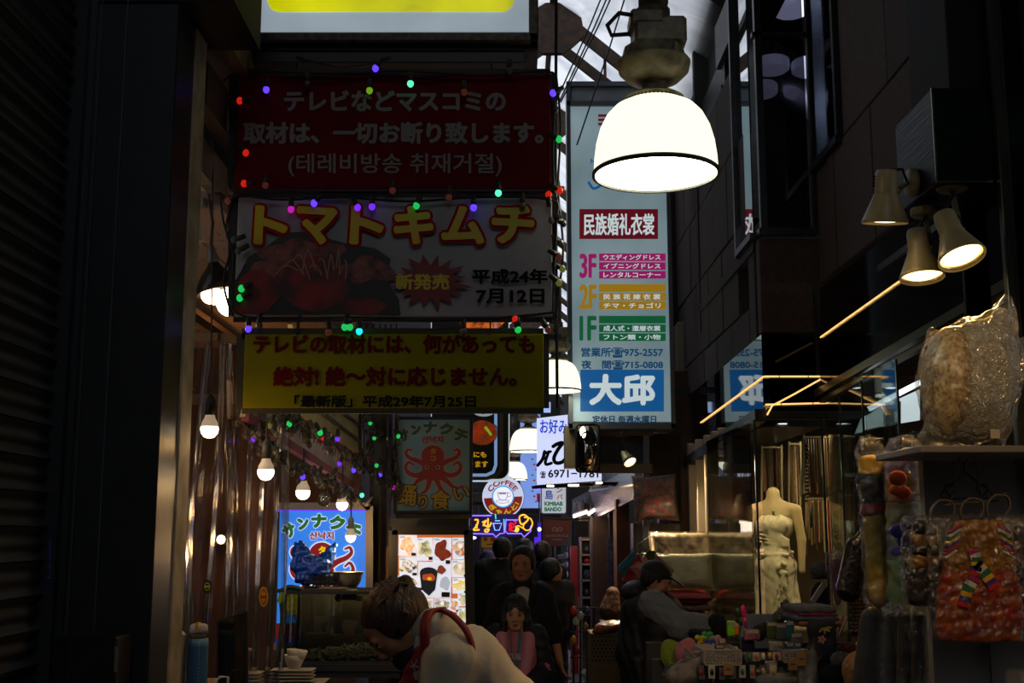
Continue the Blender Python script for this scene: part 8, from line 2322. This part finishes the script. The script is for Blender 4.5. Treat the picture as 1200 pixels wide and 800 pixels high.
# woven basket hanging
t = thing('woven_basket', 'grey brown woven basket hanging left of the yellow quilt', 'basket', q(1009, 745, -.3))
for j in range(11):
    for i in range(5):
        a = q(998 + i * 5 + (j % 2) * 2.2, 693 + j * 4.6, -.3)
        MB().box(a, (.020, .012, .013), R=Euler((0, .5 if j % 2 else -.5, 0)).to_matrix(), bev=.003).build('weave', M('weave_taupe', '6c5c50', .7), t)
a, b = q(996, 745, -.27), q(1022, 690, -.27); MB().box((a + b) / 2, (b.x - a.x, .03, b.z - a.z), bev=.006).build('basket_back', M('weave_dark', '1c1614', .8), t)
softthing('draped_bag', 'dark shiny bagged garment leaning left of the yellow quilt', 'garment', [('c', (1004, 640, -.4), (995, 690, -.4), .05, .06), ('c', (1010, 620, -.4), (1006, 650, -.4), .015, .04)], M('bagged_dark', '1c1814', .25, bump=(20, .8)))
softthing('draped_bag', 'dark grey garment hanging under the yellow quilt', 'garment', [('c', (1022, 725, -1.2), (1020, 800, -1.2), .045, .07)], M('garment_grey', '262220', .7, bump=(12, .6)))
for i, (px, lb) in enumerate(((1045, 'first black bagged garment under the flowered quilt'), (1060, 'second black bagged garment, beside the grey panel edge'), (1077, 'third black bagged garment, against the grey panel'))):
    t = thing('bagged_garment', lb, 'garment', at(px, 830, 4.6 - .05 * i))
    s = Soft().cap(at(px, 724, 4.6 - .05 * i), at(px, 830, 4.6 - .05 * i), .026, .03, k=.02)
    s.build('garment_body', M('garment_black', '0c0c0e', .5), t, h=.009)
    s = Soft().cap(at(px, 716, 4.6 - .05 * i), at(px, 830, 4.6 - .05 * i), .033, .036, k=.02); s.build('clear_bag', film, t, h=.008, wr=(.008, 45, i))
# clips, a row of coloured bows near the vendor
for i, (px, py, c_, nm) in enumerate(((821, 748, 'a8980c', 'yellow'), (826, 756, 'a01414', 'red'), (832, 752, '1c2c9c', 'blue'), (829, 744, '1c8c2c', 'green'), (817, 763, '1c7c2c', 'dark green'), (806, 765, 'c04414', 'orange'), (838, 748, '9c7c80', 'pale pink'))):
    t = thing('hair_bow', nm + ' hair bow in the bunch by the vendor sleeve', 'hair bow', q(px, py + 5, .3), group='coloured hair bows')
    s = Soft()
    c = q(px, py, .3)
    for e in (-1, 1): s.ell(c + Vector((e * .016, 0, .006)), (.017, .010, .014), rot=(0, e * .4, 0), k=.004).cap(c, c + Vector((e * .014, 0, -.035)), .006, .008, k=.004)
    s.build('bow', M('bow_' + c_, c_, .5), t, h=.005)
t = thing('blue_wire_frame', 'thin pale blue wire frame at the left of the goods', 'frame', q(838, 800, -.1))
MB().tube([q(836, 800, -.1), q(836, 767, -.1), q(852, 766, -.1)], .005, 6).build('wire', M('wire_blue', '5c6c8c', .4), t)

# left of the vendor: boxes and cloths
YX = 9.4
t = thing('lattice_crate', 'tall pale lattice printed carton left of the vendor', 'crate', at(713, 1000, YX))
a, b = at(692, 742, YX), at(730, 1000, YX)
MB().box(((a.x + b.x) / 2, YX + .2, a.z / 2), (b.x - a.x, .4, a.z), bev=.006).build('carton', M('carton_tan', '7c6848', .8, noise=(12, .3)), t)
pol = []
for i in range(8):
    for j in range(7):
        u, v = 694 + i * 4.6 + (j % 2) * 2.3, 746 + j * 4.6
        pol.append([(u, v - 1.6), (u + 1.6, v), (u, v + 1.6), (u - 1.6, v)])
o = patch(pol, face_y(YX), M('lattice_dark', '2c2218', .7), t, .004, 'lattice_print'); o['kind'] = 'stuff'
t = thing('orange_bag', 'orange patterned bagged cushion lying on the lattice carton', 'cushion', at(712, 742, YX))
s = Soft().ell(at(714, 734, YX + .1), (.12, .14, .045), rot=(0, -.15, 0), k=.02).cap(at(697, 740, YX), at(705, 737, YX), .02, .04, k=.02)
s.build('cushion_body', M('cushion_orange', 'a85c10', .4, noise=(22, .6), col2='5c2408'), t, h=.01, wr=(.005, 40, 1))
t = thing('wire_stand', 'dark wire display stand with small items between the street and the carton', 'stand', at(678, 1000, 10.2))
mb = MB()
for px in (672, 680, 688, 696): mb.tube([at(px, 712, 10.2), at(px, 990, 10.2)], .010, 6)
for py in (712, 740, 770, 800): mb.tube([at(668, py, 10.2), at(700, py, 10.2)], .008, 6)
mb.build('frame', M('stand_metal', '3a3a3e', .3, metal=.8), t)
for i, (px, py, c_, nm) in enumerate(((672, 716, 'b02818', 'red'), (680, 722, '8a8a94', 'silver'), (688, 716, '2c2c5c', 'blue'), (675, 728, 'a8a49c', 'white'), (686, 735, '5c4c3c', 'brown'), (672, 750, '9c7c28', 'ochre'), (690, 756, '3c3c44', 'dark grey'), (676, 762, '7c1c20', 'crimson'))):
    t = thing('trinket', 'small %s trinket hanging on the wire stand' % nm, 'trinket', at(px, py, 10.15))
    s = Soft().ell(at(px, py, 10.15), (.03, .02, .035), k=.01).ell(at(px, py - 4, 10.15), (.012, .012, .015), k=.01); s.build('trinket_body', M('trinket_' + c_, c_, .3), t, h=.008)
t = thing('low_stand', 'dark low stand under the brown sack', 'stand', at(717, 900, 11.1))
zz_ = at(716, 727, 11.0).z
MB().box((at(716, 0, 11).x, 11.05, zz_ - .02), (.34, .3, .03)).box((at(716, 0, 11).x, 11.05, zz_ / 2 - .02), (.05, .05, zz_)).box((at(716, 0, 11).x, 11.05, .02), (.3, .3, .03)).build('stand_body', darkmetal, t)
softthing('brown_sack', 'brown cloth sack leaning on the orange column foot', 'sack', [('c', (718, 695, 5), (715, 715, 5), .06, .10)], M('sack_brown', '4a2c1c', .8, bump=(20, .5)), h=.012)
hanger_wire('wire hanger with small charms above the coloured cloths', 762, 636, 9.6, .42)
for P, c_, lb in (([(741, 646), (748, 650), (735, 674), (724, 670), (723, 665)], '1c6c7c', 'teal cloth, leftmost of the fan of hanging cloths'), ([(748, 648), (753, 660), (746, 674), (741, 682), (729, 680), (734, 672)], '8c1420', 'red cloth between the teal and pink ones'), ([(757, 651), (764, 664), (762, 676), (748, 676), (737, 665)], 'b06c64', 'pink cloth with a pale stripe above the vendor cap'), ([(760, 645), (767, 645), (772, 652), (768, 659), (758, 658), (755, 651)], '3a4a28', 'dark green round cloth at the top of the fan of cloths'), ([(768, 648), (790, 668), (786, 674), (766, 662)], '8c5c54', 'striped cloth slanting right behind the vendor cap')):
    cx_, cy2 = sum(p[0] for p in P) / len(P), sum(p[1] for p in P) / len(P)
    t = thing('hanging_cloth', lb, 'cloth', at(cx_, cy2 + 8, 9.5))
    dd = .02 * len(lb) % .07
    MB().quadslab([at(a, b, 9.5 + dd) + Vector((0, .03 * math.sin(a * .5), 0)) for a, b in P], (0, .012, 0)).build('cloth_body', M('cloth_' + c_, c_, .8, bump=(15, .4)), t)
    if 'stripe' in lb and 'pink' in lb: patch([[(747, 664), (757, 656), (759, 659), (749, 667)]], face_y(9.5 + dd - .04), M('stripe_pale', 'a8a098', .7), t, .002, 'stripe_print')

rn = random.Random(21)
nm_ = [('7c1c2c', 'wine red'), ('2c3c6c', 'blue'), ('b8b0a0', 'ivory'), ('1c1c20', 'black'), ('2c6c5c', 'sea green'), ('b08c2c', 'mustard'), ('6c3c6c', 'purple'), ('a8583c', 'rust')]
k_ = 0
for row, (y0, y1, xs, rl) in enumerate(((779, 795, range(822, 918, 12), 'hanging below the baskets'), (764, 774, range(870, 918, 8), 'between the two white baskets'))):
    for j, x in enumerate(xs):
        c_, nn = nm_[(k_ * 3 + row) % 8]; k_ += 1
        w = rn.uniform(2.8, 4.2); a, b = q(x - w, y1 + rn.uniform(-2, 2), -.18 - .05 * (j % 2)), q(x + w, y0, -.18 - .05 * (j % 2))
        t = thing('hair_accessory', 'small %s carded accessory %s, %s from the left' % (nn, rl, ORD[j]), 'accessory', ((a.x + b.x) / 2, a.y, a.z), group='carded accessories on the goods table')
        MB().box(((a.x + b.x) / 2, a.y, (a.z + b.z) / 2), (b.x - a.x, .004, b.z - a.z), bev=.001).build('card', M('acc_card_' + ('7c766c', '4c4844', '9c968c')[k_ % 3], ('7c766c', '4c4844', '9c968c')[k_ % 3], .6), t)
        MB().ball(((a.x + b.x) / 2, a.y - .008, (a.z + b.z) / 2), (.010, .008, .016), 8).build('item', M('acc_' + c_, c_, .3), t, True)
